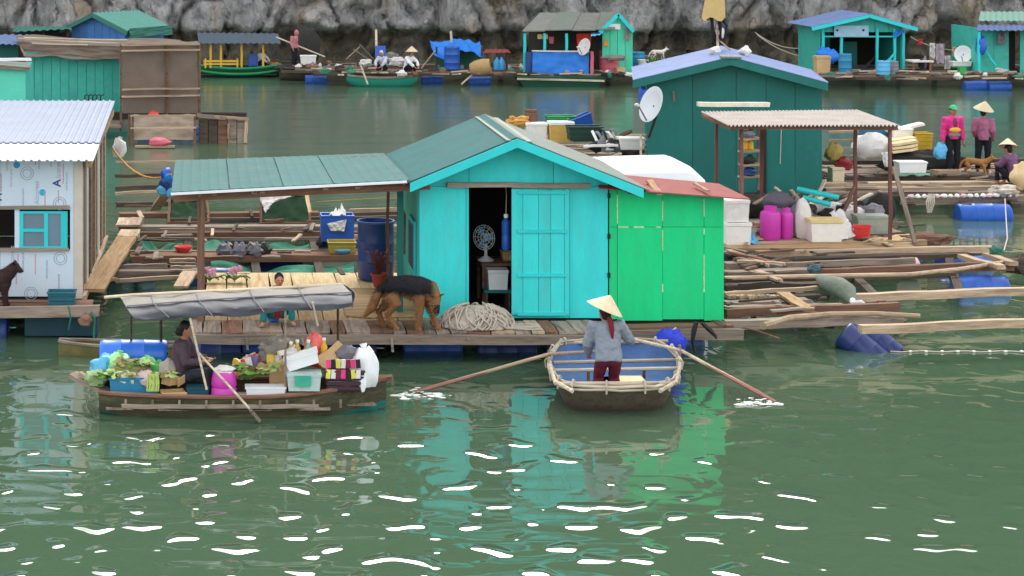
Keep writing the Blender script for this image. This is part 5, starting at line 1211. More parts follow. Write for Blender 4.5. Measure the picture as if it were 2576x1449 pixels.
bag('white_cover', 'white cloth heaped over boxes behind the right awning post', P(2190, 400, 48.2), (.42, .25, .34), CLOTHW, 5, .35, tie=False, cat='cloth')
cloth('white_cloth', 'white cloth hanging down in front of the boxes', P(2225, 420, 47.7), P(2240, 420, 47.7), P(2245, 380, 47.8), P(2215, 385, 47.8), CLOTHW, .04, 2, 9)
fb('foam_box', 'white box with thin red straps under the white cloth', 2255, 2325, 405, 432, 46.9, .4, WHITE, cat='box')
open_box('blue_bin', 'blue tub standing behind the white cloth heap', P(2200, 340, 49.5), (.7, .4, .25), CRATEB, cat='tub')
fb('foam_box', 'cream foam box by the corner of the large teal house', 2088, 2118, 420, 462, 46.4, .4, mat('cream box', (224, 208, 176), .8))
bag('red_bag', 'dark red bag between the cream box and the white cloth', P(2122, 428, 46.5), (.2, .15, .16), mat('dark red cloth', (140, 44, 52), .8), 2)
bag('straw_pile', 'olive bag on top of the cream foam box', P(2098, 405, 46.6), (.2, .15, .22), mat('olive sack', (150, 130, 70), .8), 3, cat='sack')
bag('net_pile', 'long dark net pile on the raft left of the standing people', P(2330, 432, 48.2), (1.0, .3, .28), NETD, 4, .5, tie=False, cat='net pile')
for v in (330, 352, 372, 392): plank(None, 'back_rail', P(2085, v + 2, 51), P(2160, v, 51), .08, .06, W_PALE, label={330: 'topmost', 352: 'second from the top', 372: 'third from the top', 392: 'lowest'}[v] + ' of the pale rails right of the large teal house', cat='rail')

# thin float line lying on the water at the right edge
t = thing('float_line', 'thin float line lying on the open water at the right edge', 'rope', G(2450, 885, 0))
MB().tube([G(2240 + 28 * i, 884 + 1.5 * math.sin(i * 1.7), .012) for i in range(16)], .01, 5).build('line', ROPE, t)
for i in range(9): MB().blob(G(2290 + 40 * i, 884, .015), (.03, .02, .018), i, .2, nu=7, nv=5).build('cork', FOAM, t)
# ================================================================== people
FOLDS = bpy.data.textures.new('cloth folds', 'CLOUDS'); FOLDS.noise_scale = 0.075; FOLDS.noise_depth = 1
def wrinkle(o, k):
    md = o.modifiers.new('folds', 'DISPLACE'); md.texture = FOLDS; md.strength = k; md.mid_level = 0.45; md.texture_coords = 'LOCAL'
    return o
def fur(body, m, n, ln, back, seed=1, name='fur'):
    '''short hairs standing on the evaluated coat, lying backwards'''
    bpy.context.view_layer.update()
    ev = body.evaluated_get(bpy.context.evaluated_depsgraph_get()); me = ev.to_mesh(); rd = random.Random(seed); q = MB(); back = V(back)
    fs = me.polygons; k = len(fs)
    for i in range(n):
        f = fs[rd.randrange(k)]; c = f.center; nr = f.normal
        d = (nr * .55 + back * .9 + V((rd.uniform(-.4, .4), rd.uniform(-.4, .4), rd.uniform(-.5, .1)))).normalized() * ln * rd.uniform(.6, 1.3)
        w = nr.cross(d).normalized() * .006
        q.add([c - w - nr * .004, c + w - nr * .004, c + d], [(0, 1, 2)])
    ev.to_mesh_clear()
    o = WM[body.name].to_translation(); q.v = [p + o for p in q.v]
    return q.build(name, m, body.parent, kind='stuff', origin=o)
def person(label, base, rz=0.0, s=1.0, J=None, shirt=None, pants=None, hat=None, hair=True, hair_m=None, sleeves='long', barefoot=True, face=True, extra=None, vox=.013, hat_tilt=(0, 0), bun=False, shoe=None, look=(0, 0), bulk=1.12, hat_r=.235):
    """figure faces local -Y; J overrides joints (metres at s = 1, x to its left hand is +)"""
    j = dict(head=(0, -.02, 1.46), neck=(0, 0, 1.32), chest=(0, 0, 1.2), waist=(0, 0, 1.0), pelvis=(0, 0, .86), shL=(.165, 0, 1.27), shR=(-.165, 0, 1.27), elL=(.215, .02, 1.02), elR=(-.215, .02, 1.02),
             wrL=(.22, -.06, .80), wrR=(-.22, -.06, .80), hipL=(.09, 0, .83), hipR=(-.09, 0, .83), knL=(.095, -.02, .45), knR=(-.095, -.02, .45), anL=(.095, 0, .07), anR=(-.095, 0, .07), toL=(.11, -.15, .03), toR=(-.11, -.15, .03))
    if J: j.update(J)
    t = thing('person', label, 'person', base, rz)
    M = Matrix.Translation(V(base)) @ Matrix.Rotation(rz, 4, 'Z') @ Matrix.Scale(s, 4)
    w = {k: M @ V(p) for k, p in j.items()}
    lk = (Matrix.Rotation(rz + look[0], 3, 'Z') @ Matrix.Rotation(look[1], 3, 'X'))
    def hp(x, y, z): return w['head'] + lk @ (V((x, y, z)) * s)
    b = MB()
    b.blob(w['head'], (.072 * s, .09 * s, .105 * s), 0, 0, nu=14, nv=10, rz=rz + look[0])
    b.blob(hp(0, -.035, -.055), (.05 * s, .05 * s, .05 * s), 0, 0, nu=10, nv=7)
    b.tube([hp(0, -.088, .02), hp(0, -.115, -.022), hp(0, -.09, -.03)], [.01 * s, .017 * s, .012 * s], 6)
    for sx in (-1, 1): b.blob(hp(sx * .074, .005, -.01), (.014 * s, .022 * s, .032 * s), 0, 0, nu=7, nv=6)
    b.tube([w['head'] - V((0, 0, .06 * s)), w['neck'], w['chest']], [.048 * s, .05 * s, .08 * s], 9)
    b.tube([w['chest'], w['waist'], w['pelvis']], [.11 * s, .10 * s, .11 * s], 10)
    for k in 'LR':
        b.tube([w['chest'], w['sh' + k], w['el' + k], w['wr' + k]], [.07 * s, .052 * s, .04 * s, .028 * s], 8)
        b.tube([w['pelvis'], w['hip' + k], w['kn' + k], w['an' + k]], [.09 * s, .085 * s, .058 * s, .038 * s], 8)
        b.tube([w['an' + k] + V((0, 0, -.01 * s)), w['an' + k].lerp(w['to' + k], .5), w['to' + k]], [.04 * s, .04 * s, .028 * s], 8)
        # palm and five bent fingers
        d = (w['wr' + k] - w['el' + k]).normalized(); x, y, _ = orth(d)
        pw = w['wr' + k] + d * .045 * s
        b.tube([w['wr' + k], pw, pw + d * .04 * s], [.028 * s, .036 * s, .034 * s], 8, flat=.55)
        for f in range(4):
            o0 = pw + d * .035 * s + x * (f - 1.5) * .022 * s; ln = (.055, .068, .064, .05)[f] * s
            b.tube([o0, o0 + d * ln * .6 + y * .006 * s, o0 + d * ln * .9 + y * .03 * s], [.0095 * s, .0088 * s, .0075 * s], 6)
        b.tube([pw - x * .025 * s, pw - x * .055 * s + d * .025 * s, pw - x * .06 * s + d * .055 * s + y * .012 * s], [.012 * s, .0105 * s, .009 * s], 6)
    b.build('body', SKIN, t, remesh=vox * s, origin=tuple(base))
    if shirt:
        q = MB(); q.tube([w['neck'] - V((0, 0, .03 * s)), w['chest'] + V((0, 0, .02 * s)), w['chest'].lerp(w['waist'], .5), w['waist'], w['pelvis'] + (w['pelvis'] - w['waist']) * .35], [.06 * s, .145 * s * bulk, .15 * s * bulk, .145 * s * bulk, .155 * s * bulk], 12, flat=.78)
        q.blob(w['chest'] + V((0, 0, .03 * s)), (.155 * s * bulk, .11 * s * bulk, .11 * s), 0, 0, rz=rz)
        for k in 'LR':
            if sleeves == 'long': q.tube([w['sh' + k].lerp(w['chest'], .5), w['sh' + k], w['el' + k], w['el' + k].lerp(w['wr' + k], .88)], [.085 * s, .08 * s * bulk, .06 * s * bulk, .046 * s * bulk], 9)
            else: q.tube([w['sh' + k].lerp(w['chest'], .5), w['sh' + k], w['sh' + k].lerp(w['el' + k], .6)], [.08 * s, .072 * s, .06 * s], 9)
        wrinkle(q.build('shirt', shirt, t, remesh=vox * s, origin=tuple(base)), .03 * s)
    if pants:
        q = MB(); q.blob(w['pelvis'], (.145 * s, .115 * s, .12 * s), 0, 0, rz=rz)
        for k in 'LR': q.tube([w['pelvis'], w['hip' + k], w['kn' + k], w['kn' + k].lerp(w['an' + k], .85)], [.11 * s, .1 * s, .075 * s, .06 * s], 10)
        wrinkle(q.build('trousers', pants, t, remesh=vox * s, origin=tuple(base)), .022 * s)
    if hair:
        q = MB(); q.blob(hp(0, .018, .028), (.083 * s, .092 * s, .098 * s), 3, .06, 3, 14, 10, rz=rz + look[0]); q.blob(hp(0, .05, -.02), (.07 * s, .055 * s, .085 * s), 2, .08)
        if bun: q.blob(hp(0, .11, -.035), (.05 * s, .05 * s, .06 * s), 1, .15)
        q.build('hair', hair_m or HAIR, t, remesh=vox * s, origin=tuple(base))
    if face:
        for sx in (-1, 1): MB().blob(hp(sx * .03, -.083, .005), (.012 * s, .008 * s, .008 * s), 0, 0, nu=7, nv=5).build('eye', BLACK, t)
        MB().blob(hp(0, -.088, -.058), (.022 * s, .008 * s, .007 * s), 0, 0, nu=7, nv=5).build('mouth', mat('lips', (140, 74, 66), .6), t)
    if shoe:
        for k in 'LR': MB().tube([w['an' + k] + V((0, 0, -.015 * s)), w['an' + k].lerp(w['to' + k], .5), w['to' + k]], [.048 * s, .05 * s, .036 * s], 8).build('shoe', shoe, t)
    if hat:
        ax = (lk @ V((hat_tilt[0], hat_tilt[1], 1))).normalized(); r = hat_r * s
        MB().lathe([(r, 0), (r * .66, .075 * s), (r * .33, .145 * s), (.008, .205 * s), (.004, .2 * s), (r * .32, .135 * s), (r * .65, .065 * s), (r * .97, -.004)], hp(0, 0, .055), 26, ax, cap=False).build('conical_hat', HATM, t)
    return t, w
GREYSH = mat('grey knit shirt', (138, 144, 154), .9, .1, 8)
MAROON = mat('maroon trousers', (104, 30, 44), .9, .12, 8)
BLACKC = mat('black cloth', (30, 30, 36), .9, .2, 8)
# rower standing in the basket boat, seen from behind
RB = V((X(1529, 26.2), 26.2, .08))
rower, rw = person('person in grey shirt and conical hat rowing from the basket boat', RB, R(180), .94, dict(
    head=(.02, -.13, 1.20), neck=(.01, -.08, 1.085), chest=(0, -.05, .97), waist=(0, .02, .77), pelvis=(0, .06, .62), shL=(.17, -.06, 1.05), shR=(-.17, -.06, 1.05), elL=(.255, -.10, .78), elR=(-.30, -.14, .86), wrL=(.22, -.28, .60), wrR=(-.40, -.36, .76),
    hipL=(.09, .05, .58), hipR=(-.09, .05, .58), knL=(.11, -.11, .32), knR=(-.11, -.11, .32), anL=(.12, .04, .06), anR=(-.12, .04, .06), toL=(.14, -.11, .03), toR=(-.14, -.11, .03)), GREYSH, MAROON, hat=True, hat_tilt=(-.40, .14), vox=.012, look=(R(18), 0), bulk=1.28, hat_r=.262)
q = MB(); h0 = rw['neck'] + V((.03, -.165, .03))
q.tube([h0 + V((-.01, .05, .05)), h0, h0 + V((.01, -.025, -.10)), h0 + V((.02, -.02, -.21))], [.036, .04, .034, .014], 8, flat=.5); q.build('red_scarf', mat('dark red scarf', (120, 30, 40), .9), rower)
# vendor sitting in the goods boat, facing right
VB = V((X(458, 26.15), 26.15, .12))
vendor, vw = person('person in dark purple top with tied hair sitting in the goods boat', VB, R(78), .95, dict(
    head=(0, -.06, .96), neck=(0, -.02, .82), chest=(0, 0, .70), waist=(0, .03, .50), pelvis=(0, .05, .34), shL=(.16, -.01, .77), shR=(-.16, -.01, .77), elL=(.2, -.12, .55), elR=(-.2, -.1, .55), wrL=(.12, -.32, .55), wrR=(-.12, -.32, .56),
    hipL=(.1, .0, .32), hipR=(-.1, .0, .32), knL=(.13, -.38, .42), knR=(-.13, -.38, .42), anL=(.12, -.42, .08), anR=(-.12, -.42, .08), toL=(.13, -.56, .04), toR=(-.13, -.56, .04)), mat('dark plum shirt', (84, 66, 76), .9, .2, 9), mat('dark trousers', (46, 52, 60), .9), bun=True, vox=.012)
# squatting child on the deck behind the goods boat
SB = G(700, 818, FL)
child, cw = person('person in red top and teal trousers squatting at the deck edge', SB, R(8), .86, dict(
    head=(.02, .02, .76), neck=(0, .04, .62), chest=(0, .06, .52), waist=(0, .14, .36), pelvis=(0, .18, .2), shL=(.14, .05, .58), shR=(-.16, .05, .56), elL=(.22, -.06, .40), elR=(-.26, -.04, .38), wrL=(.12, -.2, .36), wrR=(-.12, -.2, .34),
    hipL=(.09, .14, .18), hipR=(-.09, .14, .18), knL=(.2, -.1, .34), knR=(-.26, -.1, .3), anL=(.22, -.06, .06), anR=(-.27, -.06, .06), toL=(.25, -.2, .03), toR=(-.32, -.2, .03)), mat('red shirt', (150, 36, 46), .9, .1, 8), mat('teal trousers', (30, 116, 112), .9, .15, 8), vox=.012)
MB().blob(G(688, 808, FL) + V((0, -.05, .1)), (.1, .09, .12), 3, .3).build('blue_bundle', TARPB, None, 'blue cloth bundle held between the knees of the squatting person', 'bundle')
# two standing people and a seated one on the right raft
PK = mat('hot pink jacket', (226, 60, 140), .8, .12, 8); PU = mat('mauve jacket', (160, 98, 124), .9, .2, 14)
pink, kw = person('person in hot pink jacket and green cap standing on the raft', G(2397, 437, .44), R(6), 1.02, dict(wrL=(.24, -.03, .74), wrR=(-.26, -.03, .74)), PK, BLACKC, shoe=mat('pale shoes', (200, 190, 180), .8), vox=.014)
h = kw['head']; MB().blob(h + V((0, 0, .05)), (.088, .1, .085), 1, .03, 2, 14, 8, 0).build('cap_crown', mat('green cap', (56, 190, 120), .7), pink)
MB().lathe([(.01, 0), (.1, -.005), (.1, .006), (.01, .012)], h + V((0, -.08, .05)), 12, (0, -.15, 1), sx=.85, sy=.7).build('cap_brim', mat('green cap', (1, 1, 1)), pink)
c0 = kw['chest'].lerp(kw['waist'], .75)
MB().blob(c0 + V((.0, -.15, -.03)), (.135, .055, .065), 2, .05).build('yellow_pouch', YELLOW, pink)
MB().blob(c0 + V((0, -.14, .13)), (.06, .05, .12), 3, .05).build('undershirt', mat('dark print shirt', (128, 64, 88), .9, .35, 20), pink)
MB().blob(c0 + V((0, -.14, -.15)), (.13, .05, .06), 4, .1).build('grey_wrap', CLOTHG, pink)
bag('blue_bag', 'light blue plastic bag hanging from the hand in the pink sleeve', kw['wrR'] + V((-.06, -.03, -.4)), (.15, .12, .2), SKYB, 3)
mauve, mw = person('person in mauve jacket, dark trousers and conical hat standing on the raft', G(2474, 438, .44), R(150), 1.0, dict(anL=(.13, 0, .07), toL=(.16, -.13, .03), knL=(.12, 0, .45), wrL=(.2, -.12, .85), wrR=(-.2, -.12, .85)), PU, BLACKC, hat=True, hat_tilt=(-.22, .1), vox=.014, shoe=mat('pale shoes', (200, 190, 180), .8))
sit, sw_ = person('person in purple shirt and conical hat sitting low on the raft', G(2545, 470, .44), R(215), .95, dict(
    head=(0, -.1, .88), neck=(0, -.05, .75), chest=(0, -.02, .62), waist=(0, .06, .42), pelvis=(0, .1, .22), shL=(.16, -.03, .7), shR=(-.16, -.03, .7), elL=(.2, -.18, .5), elR=(-.2, -.18, .5), wrL=(.12, -.36, .5), wrR=(-.12, -.36, .5),
    hipL=(.1, .05, .2), hipR=(-.1, .05, .2), knL=(.14, -.3, .46), knR=(-.14, -.3, .46), anL=(.14, -.28, .08), anR=(-.14, -.28, .08), toL=(.15, -.42, .04), toR=(-.15, -.42, .04)), mat('purple shirt', (122, 84, 120), .9, .15, 10), BLACKC, hat=True, hat_tilt=(-.3, -.2), vox=.014)
bag('grain_sack', 'beige sack right of the seated person at the picture edge', G(2575, 478, .44), (.28, .25, .34), mat('beige sack', (212, 184, 140), .9), 5, cat='sack', tie=False)
bag('rope_tangle', 'pale tangle of netting in front of the seated person', G(2525, 492, .44), (.3, .2, .13), ROPE, 6, .5, tie=False, cat='net')

# ================================================================== dogs
def dog(label, base, rz, s, J, coat, name='dog', B=1.0, hairs=0, face_m=None, vox=.013, ears_up=True):
    """dog along local +X (nose to +X)"""
    j = dict(hip=(-.34, 0, .52), mid=(0, 0, .50), chest=(.28, 0, .49), neck=(.45, 0, .58), head=(.58, 0, .68), muzzle=(.70, 0, .65), nose=(.76, 0, .64),
             fl=(.30, .09, .40), fle=(.28, .09, .24), flp=(.31, .09, .02), fr=(.30, -.09, .40), fre=(.34, -.09, .24), frp=(.38, -.09, .02),
             hl=(-.36, .09, .44), hlk=(-.26, .1, .30), hlh=(-.44, .1, .18), hlp=(-.40, .1, .02), hr=(-.34, -.09, .44), hrk=(-.20, -.1, .30), hrh=(-.34, -.1, .18), hrp=(-.28, -.1, .02),
             t0=(-.42, 0, .52), t1=(-.54, 0, .40), t2=(-.60, 0, .24), t3=(-.66, 0, .16))
    j.update(J)
    t = thing(name, label, 'dog', base, rz); M = Matrix.Translation(V(base)) @ Matrix.Rotation(rz, 4, 'Z') @ Matrix.Scale(s, 4); w = {k: M @ V(p) for k, p in j.items()}
    b = MB()
    b.tube([w['hip'] + (w['hip'] - w['mid']) * .18, w['hip'], w['mid'] , w['chest'] - V((0, 0, .03 * s)), w['chest'] + (w['chest'] - w['mid']) * .3], [.07 * s * B, .115 * s * B, .125 * s * B, .155 * s * B, .09 * s * B], 12)
    b.blob(w['chest'] - V((0, 0, .06 * s)), (.15 * s, .105 * s, .16 * s), 0, 0, rz=rz)
    b.tube([w['chest'], w['neck'], w['head']], [.13 * s * B, .1 * s * B, .08 * s * B], 10)
    b.blob(w['head'], (.095 * s, .08 * s, .085 * s), 0, 0)
    b.tube([w['head'], w['muzzle'], w['nose']], [.07 * s * B, .045 * s * B, .03 * s * B], 9)
    for a, e, p in (('fl', 'fle', 'flp'), ('fr', 'fre', 'frp')):
        wr = w[e].lerp(w[p], .55)
        b.tube([w[a], w[e], wr, w[p] + V((0, 0, .03 * s))], [.075 * s * B, .05 * s * B, .034 * s * B, .03 * s * B], 8); fd = (M.to_3x3() @ V((1, 0, 0))).normalized() * s
        b.tube([w[p] + V((0, 0, .02 * s)) - fd * .02, w[p] + fd * .05], [.035 * s * B, .027 * s * B], 8)
    for a, k, h, p in (('hl', 'hlk', 'hlh', 'hlp'), ('hr', 'hrk', 'hrh', 'hrp')):
        b.tube([w[a], w[k], w[h], w[p] + V((0, 0, .03 * s))], [.11 * s * B, .075 * s * B, .037 * s * B, .03 * s * B], 8); fd = (M.to_3x3() @ V((1, 0, 0))).normalized() * s
        b.tube([w[p] + V((0, 0, .02 * s)) - fd * .02, w[p] + fd * .05], [.035 * s * B, .027 * s * B], 8)
    b.tube([w['hip'], w['t0'], w['t1'], w['t2'], w['t3']], [.07 * s * B, .05 * s * B, .055 * s * B, .055 * s * B, .015 * s * B], 8)
    bo = b.build('body', coat, t, remesh=vox * s, origin=tuple(base))
    if hairs: fur(bo, coat, hairs, .05 * s, M.to_3x3() @ V((-1, 0, -.35)))
    ax = (w['nose'] - w['head']).normalized(); side = ax.cross(V((0, 0, 1))).normalized(); up = side.cross(ax)
    for sg in (-1, 1):
        r0 = w['head'] + side * sg * .055 * s + up * .055 * s - ax * .03 * s; tip = r0 + up * (.12 if ears_up else .03) * s + side * sg * (.02 if ears_up else .07) * s - ax * .02 * s
        MB().tube([r0, r0.lerp(tip, .5), tip], [.04 * s, .03 * s, .004 * s], 7, flat=.45).build('ear', face_m or coat, t)
        MB().blob(w['head'].lerp(w['muzzle'], .45) + side * sg * .052 * s + up * .035 * s, .011 * s, 0, 0, nu=6, nv=5).build('eye', BLACK, t)
    MB().blob(w['nose'], (.024 * s, .022 * s, .02 * s), 0, 0, nu=8, nv=6).build('nose', BLACK, t)
    return t, w
def coat_mat(name, tan, dark, lo, hi, soft=.06):
    """black saddle and muzzle over tan legs, by body position"""
    m = bpy.data.materials.new(name); m.use_nodes = True; nt = m.node_tree; L = nt.links; b = nt.nodes['Principled BSDF']; b.inputs['Roughness'].default_value = .85; b.inputs['Specular IOR Level'].default_value = .15
    tc = nd(nt, 'ShaderNodeTexCoord'); sp = nd(nt, 'ShaderNodeSeparateXYZ'); L.new(tc.outputs['Object'], sp.inputs[0])
    n = nd(nt, 'ShaderNodeTexNoise', Scale=9.0, Detail=5.0); L.new(tc.outputs['Object'], n.inputs['Vector'])
    def ramp(x, a, c):
        r = nd(nt, 'ShaderNodeMapRange'); L.new(x, r.inputs[0]); r.inputs[1].default_value = a; r.inputs[2].default_value = c; return r.outputs[0]
    def op(o_, a, c):
        q = nd(nt, 'ShaderNodeMath', operation=o_); L.new(a, q.inputs[0])
        if isinstance(c, float): q.inputs[1].default_value = c
        else: L.new(c, q.inputs[1])
        return q.outputs[0]
    zn = op('ADD', sp.outputs['Z'], op('MULTIPLY', op('SUBTRACT', n.outputs['Fac'], .5), .16))
    sad = op('MULTIPLY', op('MULTIPLY', ramp(zn, lo, lo + soft), ramp(sp.outputs['X'], -.50, -.40)), ramp(sp.outputs['X'], hi + .08, hi))
    f2 = nd(nt, 'ShaderNodeTexNoise', Scale=40.0, Detail=3.0); L.new(tc.outputs['Object'], f2.inputs['Vector'])
    cr = nd(nt, 'ShaderNodeMix', data_type='RGBA'); cr.inputs[6].default_value = C(*[int(c * .72) for c in tan]); cr.inputs[7].default_value = C(*tan); L.new(f2.outputs['Fac'], cr.inputs[0])
    mi = nd(nt, 'ShaderNodeMix', data_type='RGBA'); L.new(sad, mi.inputs[0]); L.new(cr.outputs[2], mi.inputs[6]); mi.inputs[7].default_value = C(*dark); L.new(mi.outputs[2], b.inputs['Base Color'])
    return m
DB = G(1020, 826, FL)
shep, dw = dog('black and tan shepherd dog sniffing the deck beside the rope', DB, R(-12), 1.0, dict(
    hip=(-.22, 0, .60), mid=(0, 0, .62), chest=(.22, 0, .60), neck=(.38, -.02, .58), head=(.43, -.06, .46), muzzle=(.45, -.10, .31), nose=(.46, -.11, .24),
    fr=(.22, -.10, .50), fre=(.22, -.1, .28), frp=(.20, -.1, .0), fl=(.26, .1, .50), fle=(.36, .08, .30), flp=(.46, .04, .0),
    hr=(-.22, -.1, .50), hrk=(-.12, -.11, .36), hrh=(-.24, -.11, .21), hrp=(-.12, -.11, .0), hl=(-.24, .1, .50), hlk=(-.24, .11, .34), hlh=(-.40, .11, .21), hlp=(-.34, .11, .0),
    t0=(-.34, 0, .58), t1=(-.42, 0, .44), t2=(-.48, 0, .28), t3=(-.60, 0, .14)), coat_mat('shepherd coat', (158, 112, 74), (40, 38, 42), .47, .34), face_m=mat('dark brown fur', (86, 56, 44), .9), ears_up=False, B=1.22, hairs=5200)
MB().tube([dw['head'].lerp(dw['muzzle'], .6), dw['muzzle'], dw['nose'] + V((0, 0, .01))], [.066, .06, .042], 9).build('muzzle', mat('black fur', (36, 33, 34), .9, .2, 12), shep)
MB().tube([dw['neck'] + V((.02, -.1, .08)), dw['neck'] + V((.04, -.11, -.02)), dw['neck'] + V((.02, -.06, -.1))], .012, 5).build('collar', mat('green collar', (80, 130, 80), .7), shep)
dog('chocolate brown dog standing at the left edge before the printed film wall', G(-30, 774, .46), R(6), .92, dict(chest=(.24, 0, .48), neck=(.36, 0, .58), head=(.43, 0, .66), muzzle=(.52, -.02, .61), nose=(.56, -.02, .59), frp=(.28, -.09, 0), fre=(.27, -.09, .24), fr=(.26, -.09, .4)), mat('chocolate fur', (58, 40, 36), .9, .25, 14), ears_up=False, B=1.12, hairs=2500)
dog('small ginger dog behind the legs of the person in mauve', G(2455, 440, .44), R(-35), .62, dict(), mat('ginger fur', (176, 122, 72), .9, .25, 14))
# ================================================================== goods boat
gb = thing('goods_boat', 'worn wooden goods boat with teal reflection painted on its bottom, loaded with wares', 'boat', (X(600, 26.2), 26.2, 0))
bx0, bx1, byc = X(252, 26.1), X(972, 26.1), 26.2
NS = 28
def gb_sec(t):
    x = bx0 + (bx1 - bx0) * t
    w = .56 * (1 - (2 * abs(t - .44)) ** 2.6 * (.45 if t < .44 else .72)); w = max(.07, w)
    zg = .25 + .03 * (1 - t) ** 2 + .14 * max(0, t - .45) ** 2 * 3.2
    zk = -.14 + .16 * max(0, (t - .7) / .3) ** 2 + .10 * max(0, (.12 - t) / .12)
    return x, w, zg, zk
def hull_rows(inset, lift):
    rows = []
    for i in range(NS + 1):
        x, w, zg, zk = gb_sec(i / NS); w -= inset; zk += lift
        rows.append([V((x, byc + sy * w * k, zk + (zg - zk) * h)) for sy, k, h in ((-1, 1, 1), (-1, .96, .62), (-1, .86, .28), (-1, .6, .03), (1, .6, .03), (1, .86, .28), (1, .96, .62), (1, 1, 1))])
    return rows
HULL = mat('worn dark hull planks', (72, 70, 52), .85, .35, 4, (.5, 3, 3), dirt=(124, 122, 78), dirt_amt=.8, bump=.01, scuff=(150, 136, 110))
BOTTOM = mat('hull bottom with painted teal reflection', (30, 116, 108), .6, .2, 3, dirt=(40, 84, 74), dirt_amt=.6)  # teal reflection along the waterline put into the bottom colour
out = hull_rows(0, 0); inn = hull_rows(.04, .16)
def strip(rows, a, b, rev=False):
    q = MB(); k = b - a + 1
    for r in rows: q.v += r[a:b + 1]
    q.f = [tuple(reversed(f)) if rev else f for f in [(i * k + j, (i + 1) * k + j, (i + 1) * k + j + 1, i * k + j + 1) for i in range(len(rows) - 1) for j in range(k - 1)]]
    return q
for a, b, m, nm in ((0, 1, HULL, 'strake'), (1, 2, HULL, 'strake'), (2, 5, BOTTOM, 'bottom'), (5, 6, HULL, 'strake'), (6, 7, HULL, 'strake')):
    strip(out, a, b).build(nm, m, gb)
q = strip(inn, 0, 7, True); q.build('inner_hull', W_DARK, gb)
for e in (0, NS):
    q = MB(); q.add(out[e], [tuple(range(8)) if e else tuple(reversed(range(8)))]); q.build('transom', HULL, gb)
for sy in (-1, 1):
    MB().tube([V((gb_sec(i / NS)[0], byc + sy * gb_sec(i / NS)[1], gb_sec(i / NS)[2] + .01)) for i in range(NS + 1)], .032, 7).build('gunwale', W_BROWN, gb)
for i in range(9):
    x = bx0 + .35 + i * .34; MB().box(V((x, byc - .6 + .04 * abs(i - 4) * .3, .19)), (.03, .02, .10)).build('rib_cleat', W_GREY, gb)
plank(gb, 'rub_strake', V((bx0 + .3, byc - .575, .16)), V((bx1 - .9, byc - .575, .16)), .03, .05, W_GREY, seg=8)
for k, t_ in enumerate((.12, .3, .5, .7, .86)):
    x, w, zg, zk = gb_sec(t_); plank(gb, 'floor_board', V((x, byc - w * .93, .1)), V((x, byc + w * .93, .1)), .72, .025, W_GREY, seg=3)
plank(gb, 'stem_board', V((bx1 - .15, byc, .36)), V((bx1 + .08, byc, .40)), .14, .06, W_BROWN)
plank(gb, 'stern_board', P(183, 942, 26.3), P(268, 985, 26.05), .2, .05, W_GREY); plank(gb, 'stern_board', P(200, 940, 26.2), P(245, 960, 26.1), .06, .05, W_PALE)
# canopy: cream top, grey front drop, hoops and poles
cp = thing('canopy', None, None, (0, 0, 0)); del_keys = None
cp.parent = gb; cp.matrix_local = WM[gb.name].inverted()
def edge(us, v0_, v1_, y, sagv=0):
    return lambda u: P(us[0] + (us[1] - us[0]) * u, v0_ + (v1_ - v0_) * u + sagv * math.sin(math.pi * u), y)
e_back = edge((300, 860), 743, 712, 26.85); e_crease = edge((318, 884), 772, 738, 26.0, -4); e_low = edge((345, 886), 806, 772, 25.72, 3)
def top(u, v):
    p = e_crease(u).lerp(e_back(u), v); return p + V((0, 0, .025 * math.sin(u * 22) * v * (1 - v) * 3 + .018 * noise.noise(V((u * 14, v * 5, 1)))))
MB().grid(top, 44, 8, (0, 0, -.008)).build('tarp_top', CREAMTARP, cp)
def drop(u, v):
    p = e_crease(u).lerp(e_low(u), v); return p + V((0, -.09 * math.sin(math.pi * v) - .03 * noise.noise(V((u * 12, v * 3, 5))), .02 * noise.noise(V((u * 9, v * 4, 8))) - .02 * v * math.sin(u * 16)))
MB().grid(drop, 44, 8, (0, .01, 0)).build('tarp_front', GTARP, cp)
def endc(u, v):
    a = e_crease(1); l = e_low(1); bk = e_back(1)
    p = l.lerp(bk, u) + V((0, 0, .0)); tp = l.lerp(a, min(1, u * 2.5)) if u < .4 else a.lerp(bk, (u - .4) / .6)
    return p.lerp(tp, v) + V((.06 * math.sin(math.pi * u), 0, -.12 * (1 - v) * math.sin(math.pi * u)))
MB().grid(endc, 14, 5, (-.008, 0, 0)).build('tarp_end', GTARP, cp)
MB().tube([e_crease(i / 20) + V((0, 0, .012)) for i in range(21)], .010, 5).build('ridge_cord', CLOTHG, cp)
for u in (.14, .34, .58, .80):
    MB().tube([e_back(u) + V((0, 0, .01)), e_crease(u - .02) + V((0, -.01, .02)), e_low(u + .01) + V((0, -.11, .04)), e_low(u + .02)], .006, 5).build('tie_cord', CLOTHG, cp)
MB().tube([P(262, 748, 26.5), P(330, 742, 26.6), P(860, 716, 26.7)], .02, 6).build('ridge_pole', BAMBOO, cp)
for u, v0_, v1_, y, r in ((718, 778, 972, 25.75, .016), (405, 800, 985, 26.6, .02), (850, 765, 960, 26.5, .018), (330, 780, 985, 26.6, .018)):
    MB().tube([P(u, v0_, y), V((X(u, y), y, .12))], r, 6).build('pole', (W_GREY if u == 718 else W_DARK), cp)
MB().tube(sag(P(478, 800, 25.75), P(520, 980, 25.68), .0), .016, 6).build('stay', BAMBOO, cp)
MB().tube(sag(P(786, 760, 25.7), P(800, 820, 25.75), 0), .014, 5).build('stay', ROPE, cp)
